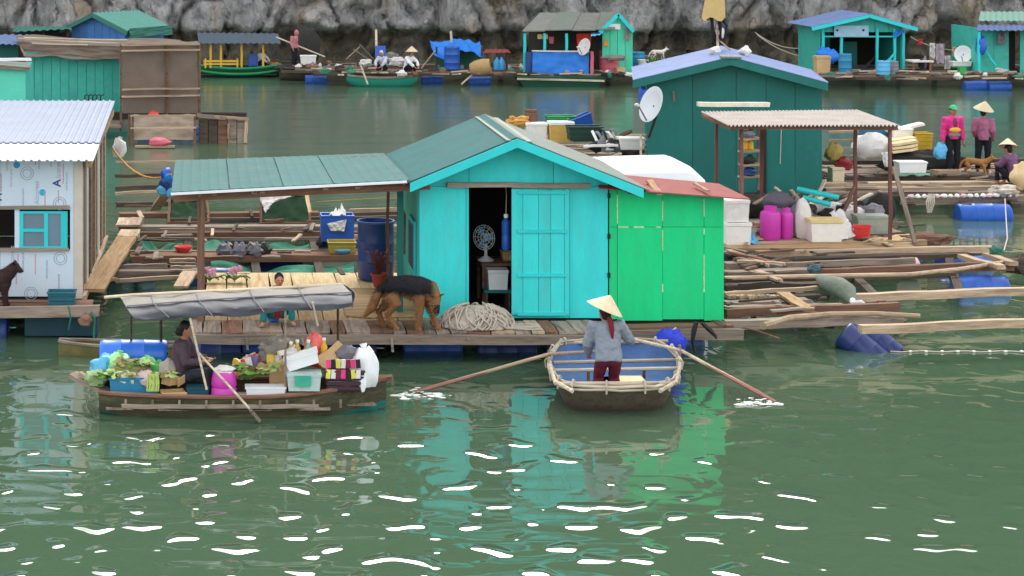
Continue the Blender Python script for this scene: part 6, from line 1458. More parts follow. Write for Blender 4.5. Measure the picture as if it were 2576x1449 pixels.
# paddle
t = thing('paddle', 'long thin paddle slanting from the seated vendor into the water', 'paddle', P(520, 900, 25.7))
MB().tube([P(496, 884, 25.85), P(570, 964, 25.6), P(640, 1042, 25.4)], [.015, .016, .015], 7).build('shaft', BAMBOO, t)
MB().box(P(641, 1044, 25.4), (.03, .10, .2), 0, 0, R(-40)).build('blade', W_GREY, t)
# goods
BY = 26.1; FZ = .115
def gp(u, v, y=BY): return P(u, v, y)
barrel('blue_barrel', 'bright blue barrel lying across the stern of the goods boat', P(252, 893, 26.62), (1, 0, 0), .2, .88, mat('bright blue drum', (48, 116, 222), .35, .1, 4, spec=.5))
open_box('blue_crate', 'blue crate of bags at the stern of the goods boat', V((X(338, 26.0), 26.04, .2)), (.62, .34, .25), CRATEB, taper=.95)
for k, (u, v, y, r, m, lab) in enumerate(((262, 930, 26.35, (.17, .15, .16), SKYB, 'light blue bag piled at the far stern end'), (300, 915, 26.3, (.15, .14, .14), LIME, 'pale green bag on top of the stern pile'),
        (368, 925, 26.3, (.13, .12, .13), LIME, 'green bag with pointed top in front of the blue barrel'), (400, 935, 26.25, (.12, .11, .12), mat('vivid green bag', (110, 214, 120), .5), 'vivid green bag beside the vendor'), (330, 930, 26.15, (.24, .16, .13), mat('olive greens', (140, 140, 88), .8, .3, 16), 'heap of olive greens in the middle of the stern pile'),
        (318, 955, 25.98, (.17, .12, .11), mat('pale cabbage', (198, 206, 172), .7, .2, 14), 'pale cabbages filling the left of the blue crate'), (242, 955, 26.1, (.16, .12, .12), mat('leafy pale', (150, 176, 120), .7, .3, 16), 'pale leafy bundle at the very tip of the stern'),
        (420, 938, 26.05, (.11, .1, .15), mat('taupe sack', (168, 158, 144), .9), 'taupe sack standing beside the vendor'), (370, 955, 25.95, (.14, .12, .10), mat('pinkish bag', (214, 186, 186), .7), 'pinkish bag in the right of the blue crate'))):
    z = max(FZ, Z(v + r[2] * 140, y)); bag('goods_bag', lab, V((X(u, y), y, z)), r, m, 40 + k, .4, tie=k in (1, 2, 3))
q = MB(); rd = random.Random(8)
for i in range(9): q.tube([P(372 + i * 3, 940, 25.72), P(374 + i * 3 + rd.uniform(-4, 4), 960, 25.70), P(370 + i * 3.5, 984, 25.72)], .012, 5)
q.build('ribbon_bunch', mat('lime ribbon', (190, 210, 110), .6), None, 'bunch of lime ribbons hanging over the blue crate', 'ribbons')
open_box('carton', 'torn small cardboard carton next to the blue crate', V((X(436, 25.85), 25.85, .17)), (.3, .22, .12), CARD, rz=.2, cat='carton')
t = thing('carton_flaps', 'open cardboard flaps sticking up beside the vendor', 'carton', V((X(440, 25.9), 25.9, .3)))
for k in range(3): MB().box(P(420 + 18 * k, 958, 25.85), (.13, .01, .12), .4 * k, .3, .3 - .3 * k).build('flap', CARD, t)
foam_box('dark_box', 'dark teal box at the feet of the vendor', V((X(498, 25.95), 25.95, .16)), (.28, .3, .2), mat('dark teal box', (36, 80, 92), .6), cat='box')
c = V((X(563, 25.85), 25.85, .16)); t = thing('magenta_jar', 'tall magenta plastic jar with white crumpled cap in the goods boat', 'jar', c)
MB().lathe([(.14, 0), (.165, .02), (.165, .17), (.15, .2), (.165, .23), (.155, .3), (.14, .38), (.13, .4)], c, 18).build('body', MAGENTA, t)
MB().blob(c + V((0, 0, .42)), (.14, .13, .05), 2, .35).build('cap', CLOTHW, t)
q = thing('greens_bundle', 'bundle of leafy greens lying beside the magenta jar', 'vegetables', V((X(640, 26.1), 26.1, .3)))
for i in range(16): MB().tube([P(597 + i * 2, 945 + 3 * (i % 4), 26.05), P(640 + i * 2, 932 + 5 * (i % 3), 26.1), P(680, 928 + 3 * (i % 5), 26.15)], [.02, .025, .012], 5, flat=.4).build('stalk', LEAF if i % 3 else mat('olive greens', (1, 1, 1)), q)
foam_box('foam_box', 'long white foam box along the near side of the goods boat', V((X(668, 25.82), 25.82, .21)), (.5, .2, .17), WHITE)
foam_box('carton', 'tall brown cardboard carton in the middle of the goods boat', V((X(705, 26.2), 26.2, .3)), (.3, .25, .32), CARD, cat='carton')
bag('cream_bag', 'cream rumpled bag on top of the tall carton', P(692, 906, 26.3), (.24, .15, .16), CREAMTARP, 60, .5, tie=False)
fb('foam_box', 'white foam slab tilted up on the pile in the goods boat', 722, 806, 900, 930, 25.95, .3, WHITE, ry=R(-17))
fb('clear_crate', 'clear plastic crate with teal packets in the goods boat', 722, 806, 935, 978, 25.82, .3, mat('clear plastic crate', (190, 208, 204), .3, .2, 12), cat='crate')
MB().boxw(X(742, 25.66), X(782, 25.66), 25.645, 25.665, Z(972, 25.66), Z(945, 25.66)).build('teal_packet', mat('teal packet', (70, 176, 150), .5), None, 'teal packet against the front of the clear crate', 'packet')
cb = open_box('wire_basket', 'dark basket packed with colourful packets near the bow', V((X(866, 25.95), 25.95, .3)), (.5, .3, .26), mat('dark purple plastic', (70, 50, 60), .5), slots=4, cat='basket')
rd = random.Random(4)
for i in range(14):
    u = 826 + (i % 7) * 12.5; v = 915 + 26 * (i // 7)
    MB().box(P(u, v, 25.80), (.058, .03, .11), rd.uniform(-.2, .2), 0, rd.uniform(-.12, .12)).build('packet', (mat('pink packet', (220, 70, 130), .4), mat('black packet', (40, 36, 40), .4), mat('yellow packet', (220, 214, 90), .4), mat('white packet', (226, 222, 222), .4), mat('maroon packet', (120, 40, 60), .4))[i % 5], cb)
bag('white_bag', 'big white plastic bag hanging over the bow', V((X(918, 26.0), 26.0, .33)), (.17, .16, .28), WHITE, 9, .35)
bag('grey_bag', 'grey knotted bag on the colourful basket', P(872, 905, 26.1), (.14, .1, .1), CLOTHG, 10)
bag('pink_bag', 'pink and red striped bag standing at the back of the bow pile', P(790, 892, 26.3), (.12, .1, .15), mat('coral bag', (236, 120, 112), .6, .25, 12), 11)
plank(None, 'cardboard_sheet', P(806, 918, 26.0), P(862, 872, 26.15), .2, .015, CARD, up=(0, -.7, .7), label='brown cardboard sheet leaning on the bow pile', cat='cardboard')
for k, (u, v, m, lab) in enumerate(((776, 900, mat('mint bottle', (120, 206, 170), .4), 'mint green bottle in the bow pile'), (732, 905, YELLOW, 'yellow tin behind the white pole'), (815, 895, YELLOW, 'yellow packet bottle beside the cardboard sheet'), (748, 900, mat('ochre bottle', (206, 170, 80), .5), 'ochre bottle between the yellow tin and mint bottle'))):
    c = P(u, v, 26.2); t = thing('bottle', lab, 'bottle', c); MB().lathe([(.04, 0), (.045, .02), (.045, .12), (.02, .17), (.02, .2)], c, 10).build('body', m, t); MB().lathe([(.024, .2), (.024, .23), (.004, .23)], c, 8).build('cap', WHITE, t)
bag('white_string_bag', 'small white tail of plastic over the bow edge', P(912, 985, 25.85), (.05, .05, .14), WHITE, 15, .3, tie=False)
# leafy vegetables and small wares heaped between the larger goods
def leafy(label, u, v, y, n, s, m, seed):
    c = P(u, v, y); c.z = max(c.z, .2); t = thing('vegetable_heap', label, 'vegetables', c); rd = random.Random(seed)
    for g in range(3):
        q = MB()
        for i in range(n):
            a = rd.uniform(0, 6.28); l = s * rd.uniform(.5, 1.1); e = V((math.cos(a), math.sin(a) * .7, rd.uniform(.1, .9))).normalized(); w = V((-e.y, e.x, rd.uniform(-.3, .3))).normalized() * l * .3
            b0 = c + V(((g - 1) * s * .8 + rd.uniform(-.3, .3) * s, rd.uniform(-.4, .4) * s, 0))
            q.add([b0, b0 + e * l * .4 + w * .8, b0 + e * l * .8 + w + V((0, 0, -.02)), b0 + e * l * 1.05 + V((0, 0, -.04)), b0 + e * l * .8 - w + V((0, 0, -.02)), b0 + e * l * .4 - w * .8, b0 + e * l * .5 + V((0, 0, .02))], [(0, 1, 6), (1, 2, 6), (2, 3, 6), (3, 4, 6), (4, 5, 6), (5, 0, 6)])
        q.build('leaf_bunch', m[g % len(m)], t)
PALEG = mat('pale leaf', (176, 196, 120), .7, .25, 12); DRYG = mat('dry leaf', (150, 136, 80), .8, .3, 12)
leafy('leafy greens spilling over the left end of the blue crate', 290, 945, 25.95, 16, .16, (LEAF, PALEG, DRYG), 1)
leafy('leafy greens on the olive heap behind the blue crate', 335, 918, 26.1, 16, .16, (DRYG, LEAF, PALEG), 2)
leafy('leafy greens lying between the magenta jar and the tall carton', 640, 934, 25.95, 26, .19, (LEAF, DRYG, PALEG), 3)
leafy('wilted leaves beside the taupe sack', 405, 945, 25.9, 12, .13, (PALEG, DRYG), 4)
t = thing('small_wares', 'jumble of small packets and tins heaped on the middle of the pile', 'wares', P(780, 905, 26.2)); rd = random.Random(6)
WC = [mat('ware colour %d' % i, c, .5, .15, 10) for i, c in enumerate(((226, 214, 190), (214, 70, 70), (232, 200, 90), (90, 160, 120), (230, 226, 226), (190, 120, 70), (120, 110, 150)))]
for i in range(64):
    u = rd.uniform(600, 895); y = rd.uniform(26.1, 26.5); v = 922 - 34 * math.sin((u - 590) / 310 * 3.14) + rd.uniform(-4, 26)
    if i % 3: MB().box(P(u, v, y), (rd.uniform(.07, .18), .06, rd.uniform(.06, .13)), rd.uniform(-1, 1), rd.uniform(-.4, .4), rd.uniform(-.4, .4)).build('packet', WC[i % 7], t)
    else: MB().blob(P(u, v, y), (rd.uniform(.05, .1), .06, rd.uniform(.05, .08)), i, .4, nu=10, nv=7).build('parcel', WC[i % 7], t)
# low dark hull behind the stern
t = thing('dugout', 'slim old canoe half hidden behind the stern of the goods boat', 'canoe', (X(260, 29.5), 29.5, 0))
def can(u, v):
    w = .22 * math.sin(math.pi * min(.97, .03 + u * .9)) ** .6; a = (v - .5) * math.pi
    return P(148 + 300 * u, 0, 29.5) * V((1, 1, 0)) + V((0, math.sin(a) * w, .15 - .3 * math.cos(a) + .06 * (1 - u) ** 3))
MB().grid(can, 16, 8).build('hull', mat('mossy plank', (112, 106, 66), .9, .3, 6), t)
MB().tube([can(i / 16, 0) for i in range(17)], .025, 5).build('gunwale', W_GREY, t); MB().tube([can(i / 16, 1) for i in range(17)], .025, 5).build('gunwale', W_GREY, t)

# ================================================================== woven basket boat
wb = thing('basket_boat', 'blue lined woven basket boat with bamboo rim', 'boat', (X(1545, 27), 27.1, 0))
rim = [(1393, 948), (1379, 915), (1386, 886), (1408, 866), (1470, 857), (1560, 855), (1640, 858), (1685, 876), (1710, 907), (1706, 944), (1690, 964), (1640, 972), (1545, 974), (1450, 972), (1410, 964)]
RZ = .37
rp_ = [G(u, v, RZ) for u, v in rim]
def smooth_loop(p, it=1):
    for _ in range(it):
        o_ = []
        for a, b in zip(p, p[1:] + p[:1]): o_ += [a.lerp(b, .2), a.lerp(b, .8)]
        p = o_
    return p
rp_ = smooth_loop(rp_, 1)
cc = sum(rp_, V()) / len(rp_); K = len(rp_)
def ring(k, z, dy=0): return [V((cc.x + (p.x - cc.x) * k, cc.y + (p.y - cc.y) * k + dy, z)) for p in rp_]
WOVEN = mat('tarred woven bamboo', (92, 80, 66), .85, .35, 10, (1, 1, 1.5), dirt=(56, 48, 42), dirt_amt=.7, bump=.015, fine=60)
q = MB(); lv = [(1.0, RZ), (.97, .28), (.90, .13), (.81, -.02), (.62, -.12), (.3, -.15)]
for k, z in lv: q.v += ring(k, z)
q.f = [(r * K + i, (r + 1) * K + i, (r + 1) * K + (i + 1) % K, r * K + (i + 1) % K) for r in range(len(lv) - 1) for i in range(K)] + [tuple((len(lv) - 1) * K + i for i in range(K))]
q.build('woven_hull', WOVEN, wb, sharp=180)
q = MB(); lv = [(.965, RZ - .01), (.95, .28), (.89, .16), (.7, .11), (.3, .10)]
for k, z in lv: q.v += ring(k, z)
q.f = [tuple(reversed(f)) for f in [(r * K + i, (r + 1) * K + i, (r + 1) * K + (i + 1) % K, r * K + (i + 1) % K) for r in range(len(lv) - 1) for i in range(K)] + [tuple((len(lv) - 1) * K + i for i in range(K))]]
q.build('lining', mat('blue boat lining', (72, 104, 150), .75, .25, 5, dirt=(92, 100, 118), dirt_amt=.5), wb, sharp=180)
RIMM = wood('pale bamboo rim', (186, 172, 150), (116, 102, 88), .2)
for dz, kk, r in ((0.0, 1.0, .022), (.036, .985, .017), (-.04, 1.005, .017)):
    pts = ring(kk, RZ + dz); pts = [p + V((random.uniform(-.012, .012), random.uniform(-.012, .012), random.uniform(-.01, .01))) for p in pts]
    MB().tube(pts + pts[:1], r, 6).build('rim_bamboo', RIMM, wb)
for i in range(0, K, 2):
    p = rp_[i]; n_ = (p - cc).normalized(); tdir = V((-n_.y, n_.x, 0))
    MB().tube([p + V((0, 0, .08)) + n_ * .01, p + n_ * .05 + V((0, 0, .01)), p + n_ * .035 + V((0, 0, -.08)), p - n_ * .03 + V((0, 0, -.05)), p - n_ * .04 + V((0, 0, .06)), p + V((0, 0, .08))], .013, 5).build('lashing', ROPE, wb)
# paired corner bundles
for ua, va, ub, vb in ((1380, 905, 1412, 855), (1384, 920, 1398, 965), (1396, 960, 1440, 984), (1712, 915, 1700, 965), (1700, 962, 1660, 984), (1690, 868, 1712, 908)):
    MB().tube([G(ua, va, RZ + .05), G((ua + ub) / 2, (va + vb) / 2, RZ + .07), G(ub, vb, RZ + .05)], .026, 6).build('rim_bamboo', RIMM, wb)
for (ua, va), (ub, vb), z in (((1392, 912), (1708, 905), RZ), ((1395, 932), (1708, 926), RZ - .02), ((1402, 965), (1700, 963), RZ + .02), ((1420, 862), (1680, 858), RZ)):
    MB().tube([G(ua, va, z), G((ua + ub) / 2, (va + vb) / 2, z), G(ub, vb, z)], .026, 7).build('thwart', RIMM, wb)
for u in (1480, 1620): MB().tube([G(u, 928, RZ - .05), G(u, 928, RZ - .05) - V((0, 0, .25))], .022, 6).build('strut', W_BROWN, wb)
for u, v, top_ in ((1381, 908, .14), (1710, 905, .2)):
    p = G(u, v, RZ); MB().tube([p - V((0, 0, .1)), p + V((0, 0, top_))], .022, 6).build('oar_post', W_GREY, wb)
foam_box('foam_tray', 'cream foam slab lying in the basket boat by the rower', V((X(1590, 26.35), 26.45, .2)), (.34, .4, .12), mat('cream foam', (1, 1, 1)), cat='foam slab')
# oars
handL, handR = rw['wrL'], rw['wrR']
OARM = wood('oar wood', (150, 104, 92), (110, 70, 66), .05)
lh_, rh_ = (handL, handR) if handL.x < handR.x else (handR, handL)
for lab, hand, lock, tip in (('left oar reaching far out with its blade splashing', lh_, G(1381, 908, RZ) + V((0, -.03, .1)), V(G(1045, 986, 0.0))), ('right oar slanting down into the water', rh_, G(1712, 903, RZ) + V((0, -.03, .12)), V(G(1945, 1008, 0.0)))):
    t = thing('oar', lab, 'oar', lock); d = (tip - lock).normalized()
    MB().tube([hand - d * .12, lock, tip - d * .35], [.02, .024, .024], 8).build('shaft', BAMBOO if 'right' in lab else W_PALE, t)
    sd_ = d.cross(V((0, 0, 1))).normalized(); up_ = sd_.cross(d); p0 = tip - d * .9
    MB().tube([p0 - d * .1, p0 + d * .1, tip - d * .25, tip + d * .12], [.026, .045, .055, .03], 8, flat=.45).build('blade', OARM, t)
# splashes
SPL = mat('white splash water', (226, 228, 218), .3, .2, 12)
for k, (u, v, lab, w_) in enumerate(((1055, 996, 'white splash where the left oar blade cuts the water', .28), (1905, 1016, 'white splash at the tip of the right oar', .24))):
    q = MB(); rd = random.Random(k); c = G(u, v, 0)
    for i in range(42):
        a = rd.gauss(0, .45); b_ = rd.gauss(0, .35); h = max(0, .07 * math.exp(-a * a * 4) * rd.random())
        r = rd.uniform(.006, .026) * (1.4 if h < .02 else .7)
        q.blob(c + V((a * w_ * 1.3, b_ * .22, h)), (r * rd.uniform(1.2, 3.2), r, r * .45), i, .4, nu=7, nv=5)
    q.build('splash', SPL, None, lab, 'splash', kind='stuff')
# ================================================================== far row under the cliff
def gable_hut(name, label, u0_, u1_, vb, y, depth, ve, vr, wallm, roofm, boards=6, over=.25, open_front=False, ridge='y', ur=None):
    t = thing(name, label, 'hut', (X((u0_ + u1_) / 2, y), y, Z(vb, y))); x0, x1 = X(u0_, y), X(u1_, y); zb, ze, zr = Z(vb, y), Z(ve, y), Z(vr, y); xm = X(ur, y) if ur else (x0 + x1) / 2
    def zt(x): return ze + (zr - ze) * ((x - x0) / (xm - x0) if x < xm else (x1 - x) / (x1 - xm))
    for k in range(boards):
        a, b = x0 + (x1 - x0) * k / boards, x0 + (x1 - x0) * (k + 1) / boards
        z0 = zb if not open_front else ze - .3
        pts = [V((a + .006, y, z0)), V((b - .006, y, z0)), V((b - .006, y, zt(b)))] + ([V((xm, y, zr))] if a < xm < b else []) + [V((a + .006, y, zt(a)))]
        MB().prism(pts, (0, .05, 0)).build('wall_board', wallm, t)
    MB().boxw(x1 - .05, x1, y + .06, y + depth, zb, ze).build('side_wall', wallm, t); MB().boxw(x0, x0 + .05, y + .06, y + depth, zb, ze).build('side_wall', wallm, t)
    MB().boxw(x0, x1, y + depth, y + depth + .05, zb, ze).build('back_wall', wallm, t)
    sl = (zr - ze) / (xm - x0); sr = (zr - ze) / (x1 - xm)
    corrugated(t, 'roof', (x0 - over, y + depth + .2, ze - over * sl + .04), (x0 - over, y - over, ze - over * sl + .04), (xm, y - over, zr + .04), (xm, y + depth + .2, zr + .04), .25, .02, roofm)
    corrugated(t, 'roof', (x1 + over, y - over, ze - over * sr + .04), (x1 + over, y + depth + .2, ze - over * sr + .04), (xm, y + depth + .2, zr + .04), (xm, y - over, zr + .04), .25, .02, roofm)
    for a, za, b, zb_ in ((x0 - over, ze - over * sl, xm, zr), (xm, zr, x1 + over, ze - over * sr)):
        p, q_ = V((a, y - over - .03, za - .05)), V((b, y - over - .03, zb_ - .05)); MB().beam(p, q_, .04, .14).build('barge_board', TURQ2 if wallm is not BH else MUTED, t)
    return t
MUTED = mat('muted teal green', (58, 112, 98), .7, .12, 3)
BH = mat('blue board paint', (74, 124, 186), .6, .15, 3)
ROOFT = mat('green sheet roof', (84, 138, 124), .6, .12, 3)
hb = gable_hut('blue_hut', 'small blue plank hut with green sheet roof at the cliff foot', 165, 330, 105, 73, 2.4, 68, 34, BH, ROOFT, 7, .3, ur=245)
cloth('flap', None, V((X(330, 73) + .33, 72.8, Z(92, 73))), V((X(330, 73) + .36, 75.5, Z(92, 73))), V((X(330, 73) + .32, 75.5, Z(68, 73))), V((X(330, 73) + .3, 72.8, Z(68, 73))), MUTED, .03, 3, 3, parent=hb)
hb.rotation_euler = (0, 0, R(-32))
t = thing('lean_to', 'low dark green lean-to roof left of the blue hut', 'roof', (X(100, 73), 73, .4))
corrugated(t, 'roof', P(30, 80, 71.5), P(180, 72, 71.5), P(175, 66, 75), P(40, 66, 75), .25, .02, MUTED)
for u in (40, 110, 170): MB().tube([(X(u, 72), 72, .2), P(u, 76, 72)], .05, 6).build('post', W_DARK, t)
MB().boxw(X(40, 75), X(175, 75), 75, 75.1, .3, Z(72, 75)).build('back_wall', DARKIN, t)

def far_raft(label, u0_, u1_, v0_, v1_, z, n, mats, floats=()):
    t = thing('far_raft', label, 'raft', G((u0_ + u1_) / 2, v1_, .1))
    for k in range(n):
        v = v0_ + (v1_ - v0_) * k / (n - 1); plank(t, 'beam', G(u0_ + random.uniform(-15, 15), v, z), G(u1_ + random.uniform(-15, 15), v + random.uniform(-1, 1), z), random.uniform(.15, .4), .1, mats[k % len(mats)], seg=8)
    for u in range(int(u0_) + 20, int(u1_), 90): plank(t, 'cross_beam', G(u, v1_ - 2, z - .1), G(u, v0_ + 1, z - .1), .2, .1, W_DARK)
    rd = random.Random(int(u0_))
    for k in range(int((u1_ - u0_) / 9)):
        u, v = rd.uniform(u0_, u1_), rd.uniform(v0_ + 2, v1_)
        if rd.random() < .75: plank(t, 'loose_plank', G(u, v, z + .09), G(u + rd.uniform(10, 60), v + rd.uniform(-2, 2), z + .09 + rd.uniform(0, .1)), rd.uniform(.06, .16), .05, rd.choice((W_GREY, W_DARK, W_PALE, BAMBOO)), seg=2)
        else: MB().blob(G(u, v, z + .12), (rd.uniform(.08, .22), .12, rd.uniform(.06, .14)), k, .6, nu=8, nv=6).build('oddment', rd.choice((NETD, CLOTHG, CLOTHW, NETG, W_BROWN)), t)
    for u, v, m in floats: barrel('float_barrel', None, G(u, v, .1), (1, 0, .03), .23, .85, m, parent=t)
    return t
far_raft('far timber raft under the blue tarp and the grey roofed house', 790, 1640, 164, 188, .42, 9, (W_GREY, W_DARK, W_BROWN, W_DARK, W_GREY), ((768, 203, BLUE), (1060, 203, BLUE), (1180, 206, BLUE)))
far_raft('far timber raft in front of the blue roofed open hut', 2060, 2700, 166, 198, .45, 9, (W_GREY, W_DARK, W_BROWN, W_DARK, W_GREY), ((2425, 219, BLUE), (2485, 220, BLUE)))
far_raft('dark low raft behind the person in pink at the cliff foot', 705, 905, 158, 180, .5, 4, (W_DARK, W_DARK, W_GREY))
# yellow and green ferry boat
YF = 84.5
fb_ = thing('ferry_boat', 'green hulled boat with yellow posts and flat dark roof', 'boat', (X(600, YF), YF, 0))
def fh(u, v):
    x = X(494 + 212 * u, YF); w = .75 * (1 - abs(2 * u - 1) ** 3 * .75); a = (v - .5) * math.pi
    return V((x, YF + .4 + math.sin(a) * w, .42 + .14 * abs(2 * u - 1) ** 2 - .6 * math.cos(a)))
MB().grid(fh, 20, 10).build('hull', mat('dark green hull', (30, 82, 62), .6, .15, 3), fb_)
for zz in (0, -.13): MB().tube([fh(i / 20, .02 - zz * .4) + V((0, -.03, zz)) for i in range(21)], .06, 6).build('gunwale', BOATG, fb_)
MB().boxw(X(505, YF), X(695, YF), YF - .2, YF + 1.0, .1, .14).build('deck', W_DARK, fb_)
for u in (530, 556, 608, 662): plank(fb_, 'post', (X(u, YF), YF - .25, .4), (X(u, YF), YF - .25, Z(108, YF)), .09, .09, YELLOW, up=(0, 1, 0))
for u in (530, 608, 662): plank(fb_, 'post', (X(u, YF + 1.1), YF + 1.1, .4), (X(u, YF + 1.1), YF + 1.1, Z(104, YF + 1)), .09, .09, YELLOW, up=(0, 1, 0))
corrugated(fb_, 'roof', P(500, 109, YF - .6), P(706, 109, YF - .6), P(700, 84, YF + 1.6), P(496, 82, YF + 1.6), .25, .02, mat('slate roof sheet', (84, 96, 106), .7, .1, 2))
for z_, h_ in ((150, 5), (158, 4)): MB().boxw(X(512, YF), X(600, YF), YF - .32, YF - .27, Z(z_ + h_, YF), Z(z_, YF)).build('bench_rail', YELLOW, fb_)
for u in (515, 595): MB().boxw(X(u, YF), X(u + 4, YF), YF - .33, YF - .27, Z(170, YF), Z(146, YF)).build('bench_post', YELLOW, fb_)
def chair(label, c, m, s=1.0):
    t = thing('plastic_chair', label, 'chair', c); c = V(c)
    MB().box(c + V((0, 0, .4 * s)), (.42 * s, .42 * s, .04)).build('seat', m, t); MB().box(c + V((0, .2 * s, .66 * s)), (.42 * s, .04, .5 * s), 0, -.15).build('backrest', m, t)
    for a in (-1, 1):
        for b in (-1, 1): MB().beam(c + V((a * .19 * s, b * .19 * s, 0)), c + V((a * .17 * s, b * .17 * s, .4 * s)), .05, .05).build('leg', m, t)
chair('blue plastic chair on the ferry boat with yellow posts', (X(638, YF), YF + .2, .14), BLUE, .9)
barrel('orange_drum', 'small orange drum at the bow of the ferry boat', (X(690, YF), YF + .3, .3), (0, 0, 1), .2, .3, mat('orange plastic', (196, 130, 70), .6))
def sp(label, u, vfoot, z, rz, s, shirt, pants, pose=None, **k):
    return person(label, G(u, vfoot, z), rz, s, pose, shirt, pants, vox=.02, **k)
SQUAT = dict(head=(0, -.12, .80), neck=(0, -.05, .68), chest=(0, 0, .55), waist=(0, .08, .38), pelvis=(0, .12, .2), shL=(.15, 0, .62), shR=(-.15, 0, .62), elL=(.2, -.2, .45), elR=(-.2, -.2, .45), wrL=(.1, -.36, .3), wrR=(-.1, -.36, .3), hipL=(.1, .08, .2), hipR=(-.1, .08, .2), knL=(.16, -.22, .42), knR=(-.16, -.22, .42), anL=(.14, -.1, .07), anR=(-.14, -.1, .07), toL=(.15, -.25, .03), toR=(-.15, -.25, .03))
WS = mat('white shirt', (216, 214, 214), .9, .1, 8)
person('person in pale shirt sitting on the ferry boat behind a yellow post', V((X(656, 85), 85, .3)), R(60), 1.0, SQUAT, WS, BLACKC, vox=.02)
DUSTY = mat('dusty pink shirt', (176, 116, 120), .9, .15, 8)
pp, ppw = sp('person in dusty pink leaning forward with a pole by the cliff', 740, 171, .5, R(60), 1.0, DUSTY, BLACKC, dict(head=(0, -.12, 1.44), neck=(0, -.08, 1.3), chest=(0, -.04, 1.17)), hair_m=DUSTY)
pole(None, 'punt_pole', [ppw['wrL'] + V((-.9, .1, .45)), ppw['wrL'] + V((1.1, -.1, -.35))], .03, BAMBOO, label='pale pole held by the person in dusty pink', cat='pole')
foam_box('foam_box', 'white foam box beside the person in dusty pink', G(775, 160, .55), (.65, .5, .35))
t = thing('dark_skiff', 'dark low skiff moored right of the ferry boat', 'boat', (X(760, 83), 83, 0))
def sk(u, v):
    w = .5 * math.sin(math.pi * (.06 + .88 * u)) ** .5; a = (v - .5) * math.pi; return V((X(703 + 110 * u, 83), 83 + math.sin(a) * w, .42 - .5 * math.cos(a) + .1 * (2 * u - 1) ** 2))
MB().grid(sk, 16, 8).build('hull', W_DARK, t); MB().tube([sk(i / 16, 0) for i in range(17)], .04, 5).build('gunwale', W_GREY, t)
# green rowing skiff in front
t = thing('green_skiff', 'small teal green skiff alongside the far raft', 'boat', (X(960, 79.5), 79.5, 0))
def gs(u, v):
    w = .45 * math.sin(math.pi * (.08 + .84 * u)) ** .5; a = (v - .5) * math.pi; return V((X(872 + 176 * u, 79.9), 79.7 + math.sin(a) * w, .36 - .5 * math.cos(a) * (1 - .5 * (2 * u - 1) ** 6) + .08 * (2 * u - 1) ** 2))
MB().grid(gs, 18, 8).build('hull', mat('teal skiff paint', (44, 148, 126), .6, .12, 3), t); MB().tube([gs(i / 18, 0) for i in range(19)], .045, 5).build('gunwale', W_GREY, t)
pole(None, 'steering_oar', [P(905, 158, 79), P(925, 212, 78.6)], .035, BAMBOO, label='pale oar leaning over the side of the green skiff', cat='oar')
sp('person in white with conical hat crouching on the far raft', 1030, 187, .5, R(40), 1.05, WS, BLACKC, SQUAT, hat=True)
sp('person in pale grey crouching left of the conical hat', 962, 185, .5, R(-30), 1.0, mat('pale grey shirt', (196, 198, 206), .9), BLACKC, SQUAT, hair_m=CLOTHW)
chair('blue plastic chair at the foot of the far mast', G(958, 172, .5), BLUE, 1.0)
pole(None, 'mast', [G(948, 178, .4), P(946, 76, 84)], .05, BAMBOO, label='thin mast standing on the far raft', cat='mast')
for k, (a, b) in enumerate((((870, 150), (905, 118)), ((905, 112), (940, 150)), ((890, 125), (935, 155)))):
    pole(None, 'lift_pole', [P(*a, 85), P(*b, 85.5)], .03, W_GREY, label=('left slanting pole of the fishing rig by the cliff', 'right slanting pole of the fishing rig by the cliff', 'lower crossing pole of the fishing rig by the cliff')[k], cat='pole')
for k, (u, v, r, m, lab) in enumerate(((985, 158, (.3, .2, .25), CREAMTARP, 'cream sack heap between the far crouching people'), (1000, 165, (.35, .2, .2), CLOTHW, 'white sack below the cream heap on the far raft'), (920, 166, (.25, .15, .16), CLOTHW, 'white bundle on the far raft beside the pale oar'), (1010, 192, (.18, .15, .12), CLOTHW, 'white pail shaped bundle at the edge of the far raft'))):
    bag('far_sack', lab, G(u, v, .5), r, m, 70 + k, .5, cat='sack', tie=False)
# round dark net boat hauled up
MB().blob(P(770, 118, 88), (.65, .4, .9), 3, .2, 1.5).build('net_cover', NETD, None, 'tall dark net cover standing behind the person in dusty pink', 'net cover')
# blue tarp shelter
t = thing('tarp_shelter', 'low shelter under a rumpled bright blue tarpaulin on the far raft', 'shelter', (X(1150, 82), 82, .45))
def tp(u, v): return P(1090 + 128 * u, 106 + 4 * math.sin(u * 9) + 30 * v * (1 + .25 * math.sin(u * 7)), 82) + V((0, 1.4 * (1 - v) + .15 * noise.noise(V((u * 5, v * 4, 3))), .14 * noise.noise(V((u * 7, v * 3, 1)))))
MB().grid(tp, 26, 10).build('tarp', TARPB, t)
MB().tube([P(1136, 108, 82.5), P(1134, 78, 82.5)], .05, 5).build('mast', BAMBOO, t)
for u in (1098, 1140, 1212): MB().tube([(X(u, 82.2), 82.2, .45), P(u, 118, 82.2)], .045, 5).build('post', W_DARK, t)
MB().boxw(X(1095, 83.3), X(1215, 83.3), 83.3, 83.4, .45, Z(115, 83.3)).build('back_cloth', NETG, t)
barrel('blue_barrel', 'upright blue barrel under the far blue tarpaulin', G(1137, 176, .48), (0, 0, 1), .32, .95)
t = thing('wicker_basket', 'tan wicker basket lying beside the far blue tarpaulin', 'basket', G(1208, 176, .48))
MB().lathe([(.2, -.4), (.3, -.2), (.34, .1), (.3, .4), (.26, .4), (.28, .1), (.01, -.3)], G(1208, 170, .75), 14, (1, -.2, .15)).build('weave', mat('wicker', (170, 138, 96), .9, .2, 14), t)
